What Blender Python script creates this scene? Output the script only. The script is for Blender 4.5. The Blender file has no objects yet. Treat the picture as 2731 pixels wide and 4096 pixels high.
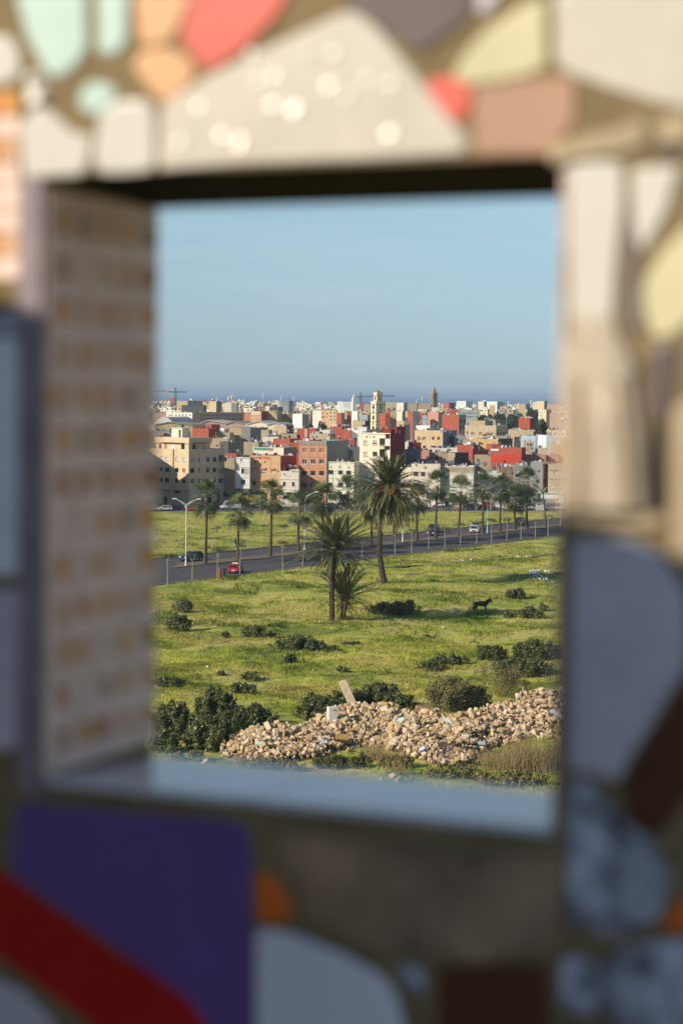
import bpy, bmesh, math, random
import numpy as np
from mathutils import Vector, Matrix
random.seed(7)
RNG = np.random.default_rng(11)
PI = math.pi
SC = bpy.context.scene
COL = SC.collection
R_ = math.radians
# ------------------------------------------------------------------ light
SUN_EL = R_(26.0)
SUN_AZV = Vector((-0.84, -0.54, 0)).normalized()          # horizontal direction towards the sun
SUN_V = Vector((SUN_AZV.x * math.cos(SUN_EL), SUN_AZV.y * math.cos(SUN_EL), math.sin(SUN_EL)))
# ------------------------------------------------------------------ camera
H = 31.0
F = 70.0 / 36.0 * 1024.0
PITCH = math.atan(117.9 / F)
ROLL = R_(0.657)
CAM = Vector((0, 0, H))
CM = Matrix.Rotation(PI / 2 - PITCH, 3, 'X') @ Matrix.Rotation(ROLL, 3, 'Z')
def ray(px, py):
	return CM @ Vector((px - 341.0, 512.0 - py, -F))
def at(px, py, D):
	r = ray(px, py); return CAM + r * (D / r.y)
def ground(px, py, z=0.0):
	r = ray(px, py); return CAM + r * ((z - H) / r.z)
def project(p):
	v = CM.transposed() @ (Vector(p) - CAM)
	return (341.0 + v.x / -v.z * F, 512.0 - v.y / -v.z * F)
def on_plane(px, py, P0, n):
	r = ray(px, py); return CAM + r * ((P0 - CAM).dot(n) / r.dot(n))
# the photograph was measured through enlarged crops: name -> (x0, y0, source pixels per crop pixel)
ZOOM = {'A': (600, 1540, .26786), 'B': (1000, 1540, .26786), 'C': (1400, 1540, .26786), 'D': (1800, 1540, .29337),
		'E': (600, 1700, .26786), 'F': (1000, 1700, .26786), 'G': (1400, 1700, .26786), 'H': (1800, 1700, .29337),
		'3': (0, 0, .8929), '4': (1331, 0, .8929), '5': (0, 1000, .8929), '6': (2131, 500, .7653), '7': (2131, 2000, .8915),
		'8': (0, 2950, 1.4668), 'a': (590, 1900, .38265), 'b': (1150, 1800, .38265), 'c': (1680, 1850, .38265),
		'p': (590, 2350, .5421), 'q': (1400, 2350, .5612), 's': (0, 0, 1.0)}
def zp(z, X, Y):
	a = ZOOM[z]; return ((a[0] + X * a[2]) / 4.0044, (a[1] + Y * a[2]) / 4.0044)
# ------------------------------------------------------------------ object helpers
def setp(o, label=None, cat=None, group=None, kind=None):
	if label: o['label'] = label
	if cat: o['category'] = cat
	if group: o['group'] = group
	if kind: o['kind'] = kind
	return o
def empty(name, loc, rz=0.0, label=None, cat=None, group=None):
	o = bpy.data.objects.new(name, None); COL.objects.link(o)
	o.empty_display_size = .3
	o.location = loc; o.rotation_euler = (0, 0, rz)
	return setp(o, label, cat, group)
def link(name, me, parent=None, loc=None, rz=0.0):
	o = bpy.data.objects.new(name, me); COL.objects.link(o)
	if parent is not None: o.parent = parent
	if loc is not None: o.location = loc
	if rz: o.rotation_euler = (0, 0, rz)
	return o
KIDS = {}
def copy_tree(root, loc, rz=0.0, sc=None, label=None, group=None):
	def cp(o, par):
		c = o.copy(); COL.objects.link(c)
		if par is not None: c.parent = par
		for ch in o.children: cp(ch, c)
		return c
	r = cp(root, None)
	r.location = loc; r.rotation_euler = (0, 0, rz)
	if sc is not None: r.scale = (sc, sc, sc) if not isinstance(sc, tuple) else sc
	if label: r['label'] = label
	if group: r['group'] = group
	return r
class MB:
	def __init__(s): s.v = []; s.f = []; s.m = []
	def face(s, pts, m=0):
		b = len(s.v); s.v += [tuple(p) for p in pts]; s.f.append(tuple(range(b, b + len(pts)))); s.m.append(m)
	def hexa(s, p, m=0):      # p: 8 corners, bottom 4 ccw then top 4 ccw
		b = len(s.v); s.v += [tuple(q) for q in p]
		for q in ((0, 3, 2, 1), (4, 5, 6, 7), (0, 1, 5, 4), (1, 2, 6, 5), (2, 3, 7, 6), (3, 0, 4, 7)):
			s.f.append(tuple(b + i for i in q)); s.m.append(m)
	def box(s, c, d, m=0, rz=0.0, M=None):
		hx, hy, hz = d[0] / 2, d[1] / 2, d[2] / 2
		pts = [Vector((x, y, z)) for z in (-hz, hz) for x, y in ((-hx, -hy), (hx, -hy), (hx, hy), (-hx, hy))]
		if rz: r = Matrix.Rotation(rz, 3, 'Z'); pts = [r @ p for p in pts]
		if M is not None: pts = [M @ p for p in pts]
		s.hexa([p + Vector(c) for p in pts], m)
	def obox(s, O, U, V, u0, u1, v0, v1, z0, z1, m=0):   # box along horizontal unit axes U, V from origin O
		q = [(u0, v0), (u1, v0), (u1, v1), (u0, v1)]
		s.hexa([O + U * a + V * b + Vector((0, 0, z)) for z in (z0, z1) for a, b in q], m)
	def tube(s, pts, rad, n=6, m=0, cap=True):
		pts = [Vector(p) for p in pts]
		if not isinstance(rad, (list, tuple)): rad = [rad] * len(pts)
		b0 = len(s.v)
		for i, p in enumerate(pts):
			t = (pts[min(i + 1, len(pts) - 1)] - pts[max(i - 1, 0)]).normalized()
			a = Vector((0, 0, 1)) if abs(t.z) < .9 else Vector((1, 0, 0))
			u = t.cross(a).normalized(); w = t.cross(u)
			for k in range(n):
				an = 2 * PI * k / n
				s.v.append(tuple(p + (u * math.cos(an) + w * math.sin(an)) * rad[i]))
		for i in range(len(pts) - 1):
			for k in range(n):
				a = b0 + i * n + k; b = b0 + i * n + (k + 1) % n
				s.f.append((a, a + n, b + n, b)); s.m.append(m)
		if cap:
			s.f.append(tuple(b0 + k for k in range(n))); s.m.append(m)
			s.f.append(tuple(b0 + (len(pts) - 1) * n + k for k in reversed(range(n)))); s.m.append(m)
	def lathe(s, c, prof, n=12, m=0):       # prof: (r, z)
		s.tube([Vector(c) + Vector((0, 0, z)) for r, z in prof], [max(r, .001) for r, z in prof], n, m)
	def prism(s, poly, O, U, W, N, t0, t1, m=0, bev=0.0):
		# polygon given in (u, w) of plane axes U, W; thickness along N from t0 (back) to t1 (front)
		cu = sum(p[0] for p in poly) / len(poly); cw = sum(p[1] for p in poly) / len(poly)
		n = len(poly)
		def pt(p, t, k=1.0): return O + U * (cu + (p[0] - cu) * k) + W * (cw + (p[1] - cw) * k) + N * t
		b = len(s.v)
		size = max(max(abs(p[0] - cu), abs(p[1] - cw)) for p in poly)
		k2 = 1 - bev / max(size, 1e-4)
		tb = t1 - (t1 - t0) * .25 if bev else t1
		for p in poly: s.v.append(tuple(pt(p, t0)))
		for p in poly: s.v.append(tuple(pt(p, tb)))
		if bev:
			for p in poly: s.v.append(tuple(pt(p, t1, k2)))
		L = 3 if bev else 2
		for l in range(L - 1):
			for i in range(n):
				j = (i + 1) % n
				s.f.append((b + l * n + i, b + l * n + j, b + (l + 1) * n + j, b + (l + 1) * n + i)); s.m.append(m)
		s.f.append(tuple(b + (L - 1) * n + i for i in range(n))); s.m.append(m)
		s.f.append(tuple(b + i for i in reversed(range(n)))); s.m.append(m)
	def mesh(s, name, mats, smooth=False):
		me = bpy.data.meshes.new(name)
		me.from_pydata(s.v, [], s.f)
		for mt in (mats if isinstance(mats, (list, tuple)) else [mats]): me.materials.append(mt)
		me.polygons.foreach_set('material_index', s.m)
		if smooth: me.polygons.foreach_set('use_smooth', [True] * len(s.f))
		me.update(); return me
	def build(s, name, mats, parent=None, smooth=False, loc=None):
		o = link(name, s.mesh(name, mats, smooth), None, loc)
		if parent is not None:
			o.parent = parent
		return o
def local(parent_loc):     # builds in world coordinates are moved into the parent's frame
	return Vector(parent_loc)
def tri_mesh(name, V, mats, midx=None, quads=False, smooth=False):
	"""V: (n,3|4,3) array of loose faces."""
	V = np.asarray(V, dtype=np.float32); n, k = V.shape[0], V.shape[1]
	me = bpy.data.meshes.new(name)
	me.vertices.add(n * k); me.vertices.foreach_set('co', V.reshape(-1))
	me.loops.add(n * k); me.loops.foreach_set('vertex_index', np.arange(n * k, dtype=np.int32))
	me.polygons.add(n)
	me.polygons.foreach_set('loop_start', np.arange(0, n * k, k, dtype=np.int32))
	me.polygons.foreach_set('loop_total', np.full(n, k, dtype=np.int32))
	for mt in (mats if isinstance(mats, (list, tuple)) else [mats]): me.materials.append(mt)
	if midx is not None: me.polygons.foreach_set('material_index', np.asarray(midx, dtype=np.int32))
	me.update(calc_edges=True); me.validate()
	return me
# ------------------------------------------------------------------ materials
_M = {}
def S(r, g, b):      # sRGB 0-255 -> linear
	f = lambda c: (c / 255 / 12.92) if c / 255 <= .04045 else ((c / 255 + .055) / 1.055) ** 2.4
	return (f(r), f(g), f(b))
def mat(name, col, rough=.8, var=.12, scale=1.5, spec=.3, metal=0.0, bump=0.0, stain=0.0, emit=None, coat=0.0, hue=0.0, transl=0.0, coord='Object', streak=0.0):
	if name in _M: return _M[name]
	m = bpy.data.materials.new(name); m.use_nodes = True
	nt = m.node_tree; N = nt.nodes; L = nt.links
	bs = N['Principled BSDF']
	bs.inputs['Roughness'].default_value = rough
	bs.inputs['Specular IOR Level'].default_value = spec
	bs.inputs['Metallic'].default_value = metal
	if coat: bs.inputs['Coat Weight'].default_value = coat; bs.inputs['Coat Roughness'].default_value = .08
	if var > 0 or stain > 0 or streak > 0:
		tc = N.new('ShaderNodeTexCoord')
		src = tc.outputs[coord]
		if coord == 'World':
			pass
		n1 = N.new('ShaderNodeTexNoise'); n1.inputs['Scale'].default_value = scale; n1.inputs['Detail'].default_value = 6; n1.inputs['Roughness'].default_value = .65
		L.new(src, n1.inputs['Vector'])
		mp = N.new('ShaderNodeMapRange'); mp.inputs[1].default_value = .3; mp.inputs[2].default_value = .7
		mp.inputs[3].default_value = 1 - var * 1.6; mp.inputs[4].default_value = 1 + var
		L.new(n1.outputs['Fac'], mp.inputs[0])
		mul = N.new('ShaderNodeVectorMath'); mul.operation = 'SCALE'
		mul.inputs[0].default_value = col
		L.new(mp.outputs[0], mul.inputs['Scale'])
		out = mul.outputs[0]
		if hue > 0:
			n3 = N.new('ShaderNodeTexNoise'); n3.inputs['Scale'].default_value = scale * .37; L.new(src, n3.inputs['Vector'])
			hs = N.new('ShaderNodeHueSaturation')
			m3 = N.new('ShaderNodeMapRange'); m3.inputs[1].default_value = .3; m3.inputs[2].default_value = .7; m3.inputs[3].default_value = .5 - hue; m3.inputs[4].default_value = .5 + hue
			L.new(n3.outputs['Fac'], m3.inputs[0]); L.new(m3.outputs[0], hs.inputs['Hue']); L.new(out, hs.inputs['Color']); out = hs.outputs[0]
		for amt, sc3 in ((stain, (1.3, 1.3, 1.3)), (streak, (2.2, 2.2, .25))):
			if amt <= 0: continue
			mpg = N.new('ShaderNodeMapping'); mpg.inputs['Scale'].default_value = sc3; L.new(src, mpg.inputs['Vector'])
			n2 = N.new('ShaderNodeTexNoise'); n2.inputs['Scale'].default_value = .8; n2.inputs['Detail'].default_value = 8; n2.inputs['Roughness'].default_value = .7
			L.new(mpg.outputs[0], n2.inputs['Vector'])
			m2 = N.new('ShaderNodeMapRange'); m2.inputs[1].default_value = .5; m2.inputs[2].default_value = .68; m2.inputs[3].default_value = 0; m2.inputs[4].default_value = amt
			L.new(n2.outputs['Fac'], m2.inputs[0])
			mx = N.new('ShaderNodeMix'); mx.data_type = 'RGBA'; L.new(m2.outputs[0], mx.inputs[0]); L.new(out, mx.inputs[6])
			g = sum(col) / 3 * .45; mx.inputs[7].default_value = (g * 1.05, g * .95, g * .8, 1); out = mx.outputs[2]
		L.new(out, bs.inputs['Base Color'])
		if bump > 0:
			bp = N.new('ShaderNodeBump'); bp.inputs['Strength'].default_value = bump; bp.inputs['Distance'].default_value = .05
			L.new(n1.outputs['Fac'], bp.inputs['Height']); L.new(bp.outputs[0], bs.inputs['Normal'])
	else:
		bs.inputs['Base Color'].default_value = (*col, 1)
	if emit: bs.inputs['Emission Color'].default_value = (*emit[:3], 1); bs.inputs['Emission Strength'].default_value = emit[3]
	if transl > 0:
		tr = N.new('ShaderNodeBsdfTranslucent'); mixs = N.new('ShaderNodeMixShader'); mixs.inputs[0].default_value = transl
		if var > 0: L.new(out, tr.inputs['Color'])
		else: tr.inputs['Color'].default_value = (*col, 1)
		L.new(bs.outputs[0], mixs.inputs[1]); L.new(tr.outputs[0], mixs.inputs[2]); L.new(mixs.outputs[0], N['Material Output'].inputs['Surface'])
	_M[name] = m; return m
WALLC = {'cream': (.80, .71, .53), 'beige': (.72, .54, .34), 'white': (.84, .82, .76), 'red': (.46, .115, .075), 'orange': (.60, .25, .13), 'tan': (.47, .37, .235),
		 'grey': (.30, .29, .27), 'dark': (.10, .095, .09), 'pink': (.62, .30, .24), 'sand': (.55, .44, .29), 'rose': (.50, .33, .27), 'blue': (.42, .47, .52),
		 'maroon': (.30, .045, .035), 'ochre': (.60, .42, .16), 'oldw': (.76, .69, .57), 'brown': (.25, .17, .11), 'yellow': (.72, .58, .33), 'peach': (.66, .44, .26)}  # maroon is the red darkened for walls in shade
_wv = random.Random(1)
def wallmat(c, v=None):
	v = _wv.randrange(4) if v is None else v
	k = [1.0, .88, 1.07, .96][v]; h = [(1, 1, 1), (1.02, 1, .93), (1, .98, 1.0), (.96, 1.03, 1.06)][v]
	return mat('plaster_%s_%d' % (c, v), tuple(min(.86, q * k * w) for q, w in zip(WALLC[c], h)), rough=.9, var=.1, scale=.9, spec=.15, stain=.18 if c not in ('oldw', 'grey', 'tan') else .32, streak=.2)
GLASS = mat('window_glass', (.025, .03, .035), rough=.12, var=0, spec=.6)
DARK = mat('dark_opening', (.02, .018, .016), rough=.9, var=0)
WHITE = mat('white_paint', (.78, .77, .73), rough=.5, var=.05)
METAL = mat('galvanised_metal', (.45, .46, .47), rough=.45, var=.08, metal=.6)
# ------------------------------------------------------------------ world, sun, camera, haze
def make_world():
	w = bpy.data.worlds.new("World"); SC.world = w; w.use_nodes = True
	nt = w.node_tree; bg = nt.nodes['Background']
	sky = nt.nodes.new('ShaderNodeTexSky'); sky.sky_type = 'NISHITA'; sky.sun_disc = False
	sky.sun_elevation = SUN_EL
	# rotation 0 puts the sun at +Y; it turns clockwise seen from above
	sky.sun_rotation = math.atan2(SUN_AZV.x, SUN_AZV.y)
	sky.altitude = 60; sky.air_density = 1.0; sky.dust_density = 0.0; sky.ozone_density = 4.0
	# very thin high cloud, a real property of this sky, woven from noise over the sky directions
	tc = nt.nodes.new('ShaderNodeTexCoord')
	mp = nt.nodes.new('ShaderNodeMapping'); mp.inputs['Scale'].default_value = (3.0, 3.0, 26.0); mp.inputs['Rotation'].default_value = (0, R_(3), 0)
	nz = nt.nodes.new('ShaderNodeTexNoise'); nz.inputs['Scale'].default_value = 2.2; nz.inputs['Detail'].default_value = 9; nz.inputs['Roughness'].default_value = .62; nz.inputs['Distortion'].default_value = .4
	nt.links.new(tc.outputs['Generated'], mp.inputs['Vector']); nt.links.new(mp.outputs[0], nz.inputs['Vector'])
	mr = nt.nodes.new('ShaderNodeMapRange'); mr.inputs[1].default_value = .5; mr.inputs[2].default_value = .8; mr.inputs[3].default_value = 0; mr.inputs[4].default_value = .22
	nt.links.new(nz.outputs['Fac'], mr.inputs[0])
	mx = nt.nodes.new('ShaderNodeMix'); mx.data_type = 'RGBA'
	# the air low over the sea is a little dimmer and bluer than the clear-sky model makes it
	sp = nt.nodes.new('ShaderNodeSeparateXYZ'); nt.links.new(tc.outputs['Generated'], sp.inputs[0])
	cr = nt.nodes.new('ShaderNodeValToRGB'); e = cr.color_ramp.elements
	e[0].position = 0.0; e[0].color = (.44, .63, 1.0, 1); e[1].position = .3; e[1].color = (1, 1, 1, 1)
	for p_, c_ in ((.007, (.47, .65, 1.0, 1)), (.05, (.76, .82, .97, 1)), (.09, (1, .98, .97, 1))):
		q = e.new(p_); q.color = c_
	nt.links.new(sp.outputs['Z'], cr.inputs[0])
	tm = nt.nodes.new('ShaderNodeMix'); tm.data_type = 'RGBA'; tm.blend_type = 'MULTIPLY'; tm.inputs[0].default_value = 1
	nt.links.new(sky.outputs[0], tm.inputs[6]); nt.links.new(cr.outputs[0], tm.inputs[7])
	nt.links.new(mr.outputs[0], mx.inputs[0]); nt.links.new(tm.outputs[2], mx.inputs[6]); mx.inputs[7].default_value = (6.2, 7.0, 7.8, 1)
	nt.links.new(mx.outputs[2], bg.inputs['Color'])
	bg.inputs['Strength'].default_value = SKY_STRENGTH
SKY_STRENGTH = .090
make_world()
sd = bpy.data.lights.new('sun', 'SUN'); sd.energy = 4.4; sd.angle = R_(.53); sd.color = (1.0, .90, .75)
so = bpy.data.objects.new('sun', sd); COL.objects.link(so)
so.rotation_euler = SUN_V.to_track_quat('Z', 'Y').to_euler()
cd = bpy.data.cameras.new('camera'); co = bpy.data.objects.new('camera', cd); COL.objects.link(co)
cd.sensor_fit = 'VERTICAL'; cd.sensor_height = 36; cd.sensor_width = 24; cd.lens = 70
cd.clip_start = .05; cd.clip_end = 90000
co.location = CAM; co.rotation_euler = CM.to_euler()
cd.dof.use_dof = True; cd.dof.focus_distance = 420; cd.dof.aperture_fstop = 3.6; cd.dof.aperture_blades = 0
SC.camera = co
SC.view_settings.view_transform = 'Standard'; SC.view_settings.look = 'None'
SC.view_settings.exposure = 0.25; SC.view_settings.gamma = 1.0
SC.cycles.max_bounces = 6; SC.cycles.diffuse_bounces = 3; SC.cycles.glossy_bounces = 2; SC.cycles.transmission_bounces = 2
SC.cycles.volume_bounces = 0; SC.cycles.use_denoising = True; SC.cycles.caustics_reflective = False; SC.cycles.sample_clamp_indirect = 6
# ------------------------------------------------------------------ foreground: mosaic wall with its square opening
TH = R_(22.9)
WU = Vector((math.cos(TH), -math.sin(TH), 0)); WN = Vector((math.sin(TH), math.cos(TH), 0)); WZ = Vector((0, 0, 1))
WO = Vector((-.262, 1.75, H))         # front left edge of the opening, at eye height
HU, ZT, ZB, ZTB, ZBB, TK = .471, .188, -.348, .177, -.362, .204
def wp(px, py):
	p = on_plane(px, py, WO, WN) - WO; return (p.dot(WU), p.z)
def wpz(z, X, Y): return wp(*zp(z, X, Y))
def chaikin(poly, it=2, k=.22):
	for _ in range(it):
		o = []
		for i in range(len(poly)):
			a, b = poly[i], poly[(i + 1) % len(poly)]
			o += [(a[0] * (1 - k) + b[0] * k, a[1] * (1 - k) + b[1] * k), (a[0] * k + b[0] * (1 - k), a[1] * k + b[1] * (1 - k))]
		poly = o
	return poly
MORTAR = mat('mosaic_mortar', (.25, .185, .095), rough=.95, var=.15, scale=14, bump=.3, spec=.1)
MORTAR_SHADE = mat('lintel_shade_mortar', (.018, .013, .010), rough=.95, var=.2, scale=20, spec=.1)  # near-black: shade of the lintel underside put into the colour
def mosaic_wall():
	root = empty('mosaic_wall', WO + Vector((HU / 2, 0, -1.52)), 0, 'thick rooftop wall of broken ceramic tiles framing the square opening', 'mosaic wall')
	base = Vector(root.location)
	mb = MB()
	u0, u1, z0, z1 = -1.3, 1.9, -1.52, 1.25
	def P(u, z, t): return WO + WU * u + WZ * z + WN * t - base
	# front and back rings, outer skin and the reveal of the opening
	for t, (a, b) in ((0, (ZB, ZT)), (TK, (ZBB, ZTB))):
		qs = [((u0, z0), (0, a), (HU, a), (u1, z0)), ((u1, z0), (HU, a), (HU, b), (u1, z1)), ((u1, z1), (HU, b), (0, b), (u0, z1)), ((u0, z1), (0, b), (0, a), (u0, z0))]
		for q in qs:
			pts = [P(x, z, t) for x, z in q]
			mb.face(pts if t == 0 else pts[::-1], 0)
	o = [(u0, z0), (u1, z0), (u1, z1), (u0, z1)]
	for i in range(4):
		a, b = o[i], o[(i + 1) % 4]
		mb.face([P(*a, 0), P(*a, TK), P(*b, TK), P(*b, 0)], 0)
	c0 = [(0, ZB), (HU, ZB), (HU, ZT), (0, ZT)]; c1 = [(0, ZBB), (HU, ZBB), (HU, ZTB), (0, ZTB)]
	for i in range(4):
		j = (i + 1) % 4
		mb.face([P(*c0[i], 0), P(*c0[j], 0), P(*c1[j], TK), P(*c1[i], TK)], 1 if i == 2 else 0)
	mb.build('wall_body', [MORTAR, MORTAR_SHADE], root)
	n = [0]
	def tile(mt, pts, z=None, label=None, th=.006, it=1, name='mosaic_tile', k=.07):
		poly = [wpz(z, *p) for p in pts] if z else pts
		poly = chaikin(poly, it, k)
		b = MB(); b.prism(poly, WO - base, WU, WZ, -WN, -.002, th * .45, 0, bev=.004)
		ob = b.build(name, mt, root)
		if label: ob['label'] = label
		n[0] += 1
		return ob
	cream = mat('cream_glaze', (0.592, 0.528, 0.424), rough=.32, var=.06, scale=18, spec=.5)
	white = mat('white_glaze', (0.656, 0.615, 0.525), rough=.25, var=.04, scale=10, spec=.5)
	aqua = mat('pale_aqua_glaze', (0.527, 0.663, 0.578), rough=.3, var=.05, scale=14)
	peach = mat('peach_glaze', (0.722, 0.408, 0.204), rough=.35, var=.06, scale=14)
	coral = mat('coral_glaze', (0.722, 0.145, 0.102), rough=.35, var=.08, scale=12)
	smoke = mat('smoky_brown_tile', (0.130, 0.095, 0.085), rough=.4, var=.3, scale=8)
	lemon = mat('pale_lemon_glaze', (0.608, 0.544, 0.320), rough=.35, var=.1, scale=9)
	dusty = mat('dusty_pink_tile', (0.448, 0.264, 0.168), rough=.5, var=.06, scale=10)
	marble = mat('grey_white_marble', (.62, .56, .58), rough=.4, var=.16, scale=9, spec=.4)
	marble2 = mat('mottled_marble', (.44, .45, .50), rough=.4, var=.8, scale=34, spec=.4)
	purple = mat('purple_glaze', (.16, .085, .27), rough=.35, var=.08, scale=8, spec=.3)
	redg = mat('deep_red_glaze', (0.500, 0.012, 0.006), rough=.35, var=.08, scale=8, spec=.25)
	orang = mat('orange_glaze', (0.850, 0.170, 0.015), rough=.35, var=.06, scale=8)
	umber = mat('umber_streaked_tile', (.42, .27, .15), rough=.45, var=.5, scale=9, streak=.5)
	brown = mat('dark_brown_glaze', (0.120, 0.045, 0.020), rough=.3, var=.1, scale=8, spec=.2)
	bluew = mat('cool_white_glaze', (.84, .83, .84), rough=.25, var=.05, scale=8, spec=.5)
	buff = mat('buff_stone_tile', (0.484, 0.374, 0.218), rough=.6, var=.12, scale=12, streak=.3)
	# --- sunlit upper band
	tile(aqua, [(75, -30), (390, -30), (395, 215), (340, 300), (265, 350), (215, 330), (120, 150)], '3', 'pale aqua four-sided tile at the top left')
	tile(aqua, [(440, -30), (580, -30), (570, 190), (520, 245), (445, 240)], '3', 'narrow pale aqua tile')
	tile(aqua, [(350, 440), (400, 370), (490, 370), (535, 430), (470, 510), (385, 510)], '3', 'small round aqua chip', it=2, k=.22)
	tile(peach, [(610, -30), (860, -30), (815, 110), (770, 180), (680, 215), (625, 180)], '3', 'upper peach tile')
	tile(peach, [(595, 290), (640, 230), (760, 210), (860, 270), (885, 345), (790, 445), (740, 465), (640, 365)], '3', 'lower peach tile', it=2, k=.18)
	tile(coral, [(865, -40), (1310, -40), (1245, 70), (1090, 225), (955, 320), (880, 270), (812, 175), (830, 90)], '3', 'large coral red tile')
	big = tile(cream, [(725, 475), (960, 330), (1250, 190), (1500, 75), (1590, 45), (1680, 110), (1860, 330), (2095, 625), (2080, 690), (1700, 712), (1100, 735), (740, 762), (715, 740)], '3', 'big glittering cream triangle tile over the opening', it=1)
	tile(white, [(455, 495), (545, 450), (665, 450), (697, 520), (697, 765), (560, 780), (455, 780), (425, 700)], '3', 'arched white tile', it=2, k=.15)
	tile(white, [(95, 560), (190, 460), (255, 520), (330, 595), (415, 605), (405, 720), (370, 785), (110, 800)], '3', 'white tile at the opening corner')
	tile(white, [(-60, 150), (60, 170), (95, 250), (95, 330), (40, 375), (-60, 385)], '3')
	tile(white, [(120, 330), (190, 320), (215, 400), (215, 480), (130, 480)], '3', 'small shining white chip', th=.008)
	tile(smoke, [(55, -40), (635, -40), (640, 60), (560, 130), (395, 240), (60, 40)], '4', 'smoky brown tile')
	tile(marble, [(650, -40), (760, -40), (700, 50), (655, 70)], '4')
	tile(lemon, [(535, 345), (600, 235), (700, 130), (850, 30), (955, -10), (960, 300), (860, 345), (620, 385)], '4', 'pale lemon tile')
	tile(coral, [(425, 360), (520, 345), (622, 370), (628, 470), (570, 550), (500, 505), (440, 430)], '4', 'small coral chip')
	tile(dusty, [(640, 400), (820, 370), (1060, 345), (1090, 380), (1090, 560), (1010, 640), (960, 700), (640, 700)], '4', 'dusty pink square tile', it=1)
	tile(cream, [(1000, -40), (1640, -40), (1640, 500), (1480, 468), (1250, 400), (1045, 325), (1000, 260)], '4', 'large off white tile at the top right', it=1)
	# --- right hand side
	tile(buff, [(965, 660), (1130, 610), (1330, 560), (1400, 520), (1430, 640), (1310, 690), (1060, 715), (985, 740)], '4', th=.012)
	tile(buff, [(1440, 560), (1600, 500), (1620, 640), (1480, 650)], '4', th=.012)
	tile(smoke, [(1420, 665), (1560, 660), (1560, 712), (1440, 712)], '4')
	tile(white, [(185, 215), (330, 190), (470, 205), (475, 420), (440, 700), (415, 1080), (200, 1080), (190, 600)], '6', 'tall white tile on the right pillar', it=1)
	tile(white, [(525, 230), (765, 215), (700, 450), (580, 670), (525, 560)], '6', 'white triangular tile')
	tile(lemon, [(850, 480), (780, 560), (680, 660), (565, 850), (600, 1050), (650, 1125), (745, 1100), (860, 1000)], '6', 'pale lemon oval tile', it=2, k=.2)
	# a fluted, bell shaped plaster relief, like a tassel, under the tall white tile
	tas = mat('tassel_plaster', (.60, .50, .36), rough=.75, var=.3, scale=9, streak=.35, bump=.2); tas2 = mat('tassel_strand', (.30, .21, .13), rough=.8, var=.2, scale=12)
	b = MB(); nfl = 28; rows = [(1000, 318, 118, .35), (1100, 322, 130, .5), (1190, 335, 180, .8), (1270, 345, 205, 1.0), (1340, 350, 185, .85), (1420, 356, 190, .8), (1650, 372, 205, .95), (1850, 384, 212, 1.05), (2010, 390, 214, 1.1)]
	for (Yy, Xc, hw_, pr) in rows:
		uc, zc = wpz('6', Xc, Yy); ue = wpz('6', Xc + hw_, Yy)[0]; R = abs(ue - uc)
		for k in range(nfl + 1):
			a_ = PI * k / nfl; fl = 1 + (.07 * math.cos(a_ * 22) if Yy > 1300 else 0)
			b.v.append(tuple(WO - base + WU * (uc - R * math.cos(a_)) + WZ * zc - WN * (.003 + R * .42 * pr * math.sin(a_) * fl)))
	for l in range(len(rows) - 1):
		for k in range(nfl): b.f.append((l * (nfl + 1) + k, (l + 1) * (nfl + 1) + k, (l + 1) * (nfl + 1) + k + 1, l * (nfl + 1) + k + 1)); b.m.append(1 if l > 3 and (k * 7 + 3) % 11 in (0, 4, 7) else 0)
	b.build('tassel_relief', [tas, tas2], root, smooth=True)['label'] = 'fluted tassel shaped plaster relief on the right pillar'
	gap = mat('painted_shadow_brown', (.20, .155, .12), rough=.6, var=.25, scale=10)  # brown piece laid in for a shadow streak, not a real tile
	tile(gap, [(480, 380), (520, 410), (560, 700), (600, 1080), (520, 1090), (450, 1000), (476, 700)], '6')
	deep = mat('recess_dark_paint', (.045, .032, .025), rough=.7, var=.2, scale=8)  # the recess is only dark colour on a flat tile
	tile(deep, [(612, 1560), (700, 1560), (702, 2018), (612, 2018)], '6', 'flat tile painted dark as a recess beside the tassel relief')
	tile(smoke, [(615, 1180), (700, 1130), (770, 1180), (740, 1420), (705, 1550), (612, 1550), (590, 1400)], '6', it=1)
	tile(buff, [(725, 1500), (880, 1380), (880, 2300), (720, 2300)], '6', it=1)
	tile(buff, [(170, 2035), (700, 2035), (700, 2100), (600, 2115), (400, 2100), (190, 2120)], '6', th=.014)
	tile(marble, [(178, 175), (420, 165), (560, 230), (690, 430), (690, 735), (560, 960), (440, 1150), (385, 1265), (250, 1225), (165, 1215)], '7', 'large grey white marble slab below the pillar', it=1)
	tile(brown, [(720, 760), (560, 1010), (400, 1260), (425, 1470), (560, 1520), (720, 1300)], '7', 'dark brown bar shaped tile', it=1)
	tile(marble2, [(155, 1265), (250, 1270), (370, 1400), (480, 1490), (560, 1570), (620, 1700), (560, 1870), (400, 1970), (155, 1910)], '7', 'mottled grey marble piece')
	tile(orang, [(720, 1740), (640, 1830), (570, 1925), (720, 1940)], '7')
	tile(marble2, [(330, 2030), (560, 1985), (720, 1975), (720, 2500), (480, 2500), (300, 2250)], '7')
	tile(marble2, [(130, 2060), (260, 2050), (330, 2200), (260, 2330), (120, 2260)], '7')
	# --- shaded band under the opening
	tile(purple, [(45, 180), (350, 208), (645, 232), (683, 262), (692, 860), (600, 830), (520, 722), (300, 560), (30, 375)], '8', 'large purple tile under the opening', it=1)
	tile(redg, [(-60, 330), (60, 405), (300, 575), (530, 720), (600, 860), (330, 860), (200, 745), (-60, 560)], '8', 'broad deep red diagonal tile', it=1)
	tile(marble, [(-60, 640), (60, 690), (150, 780), (200, 880), (-60, 880)], '8')
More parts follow.
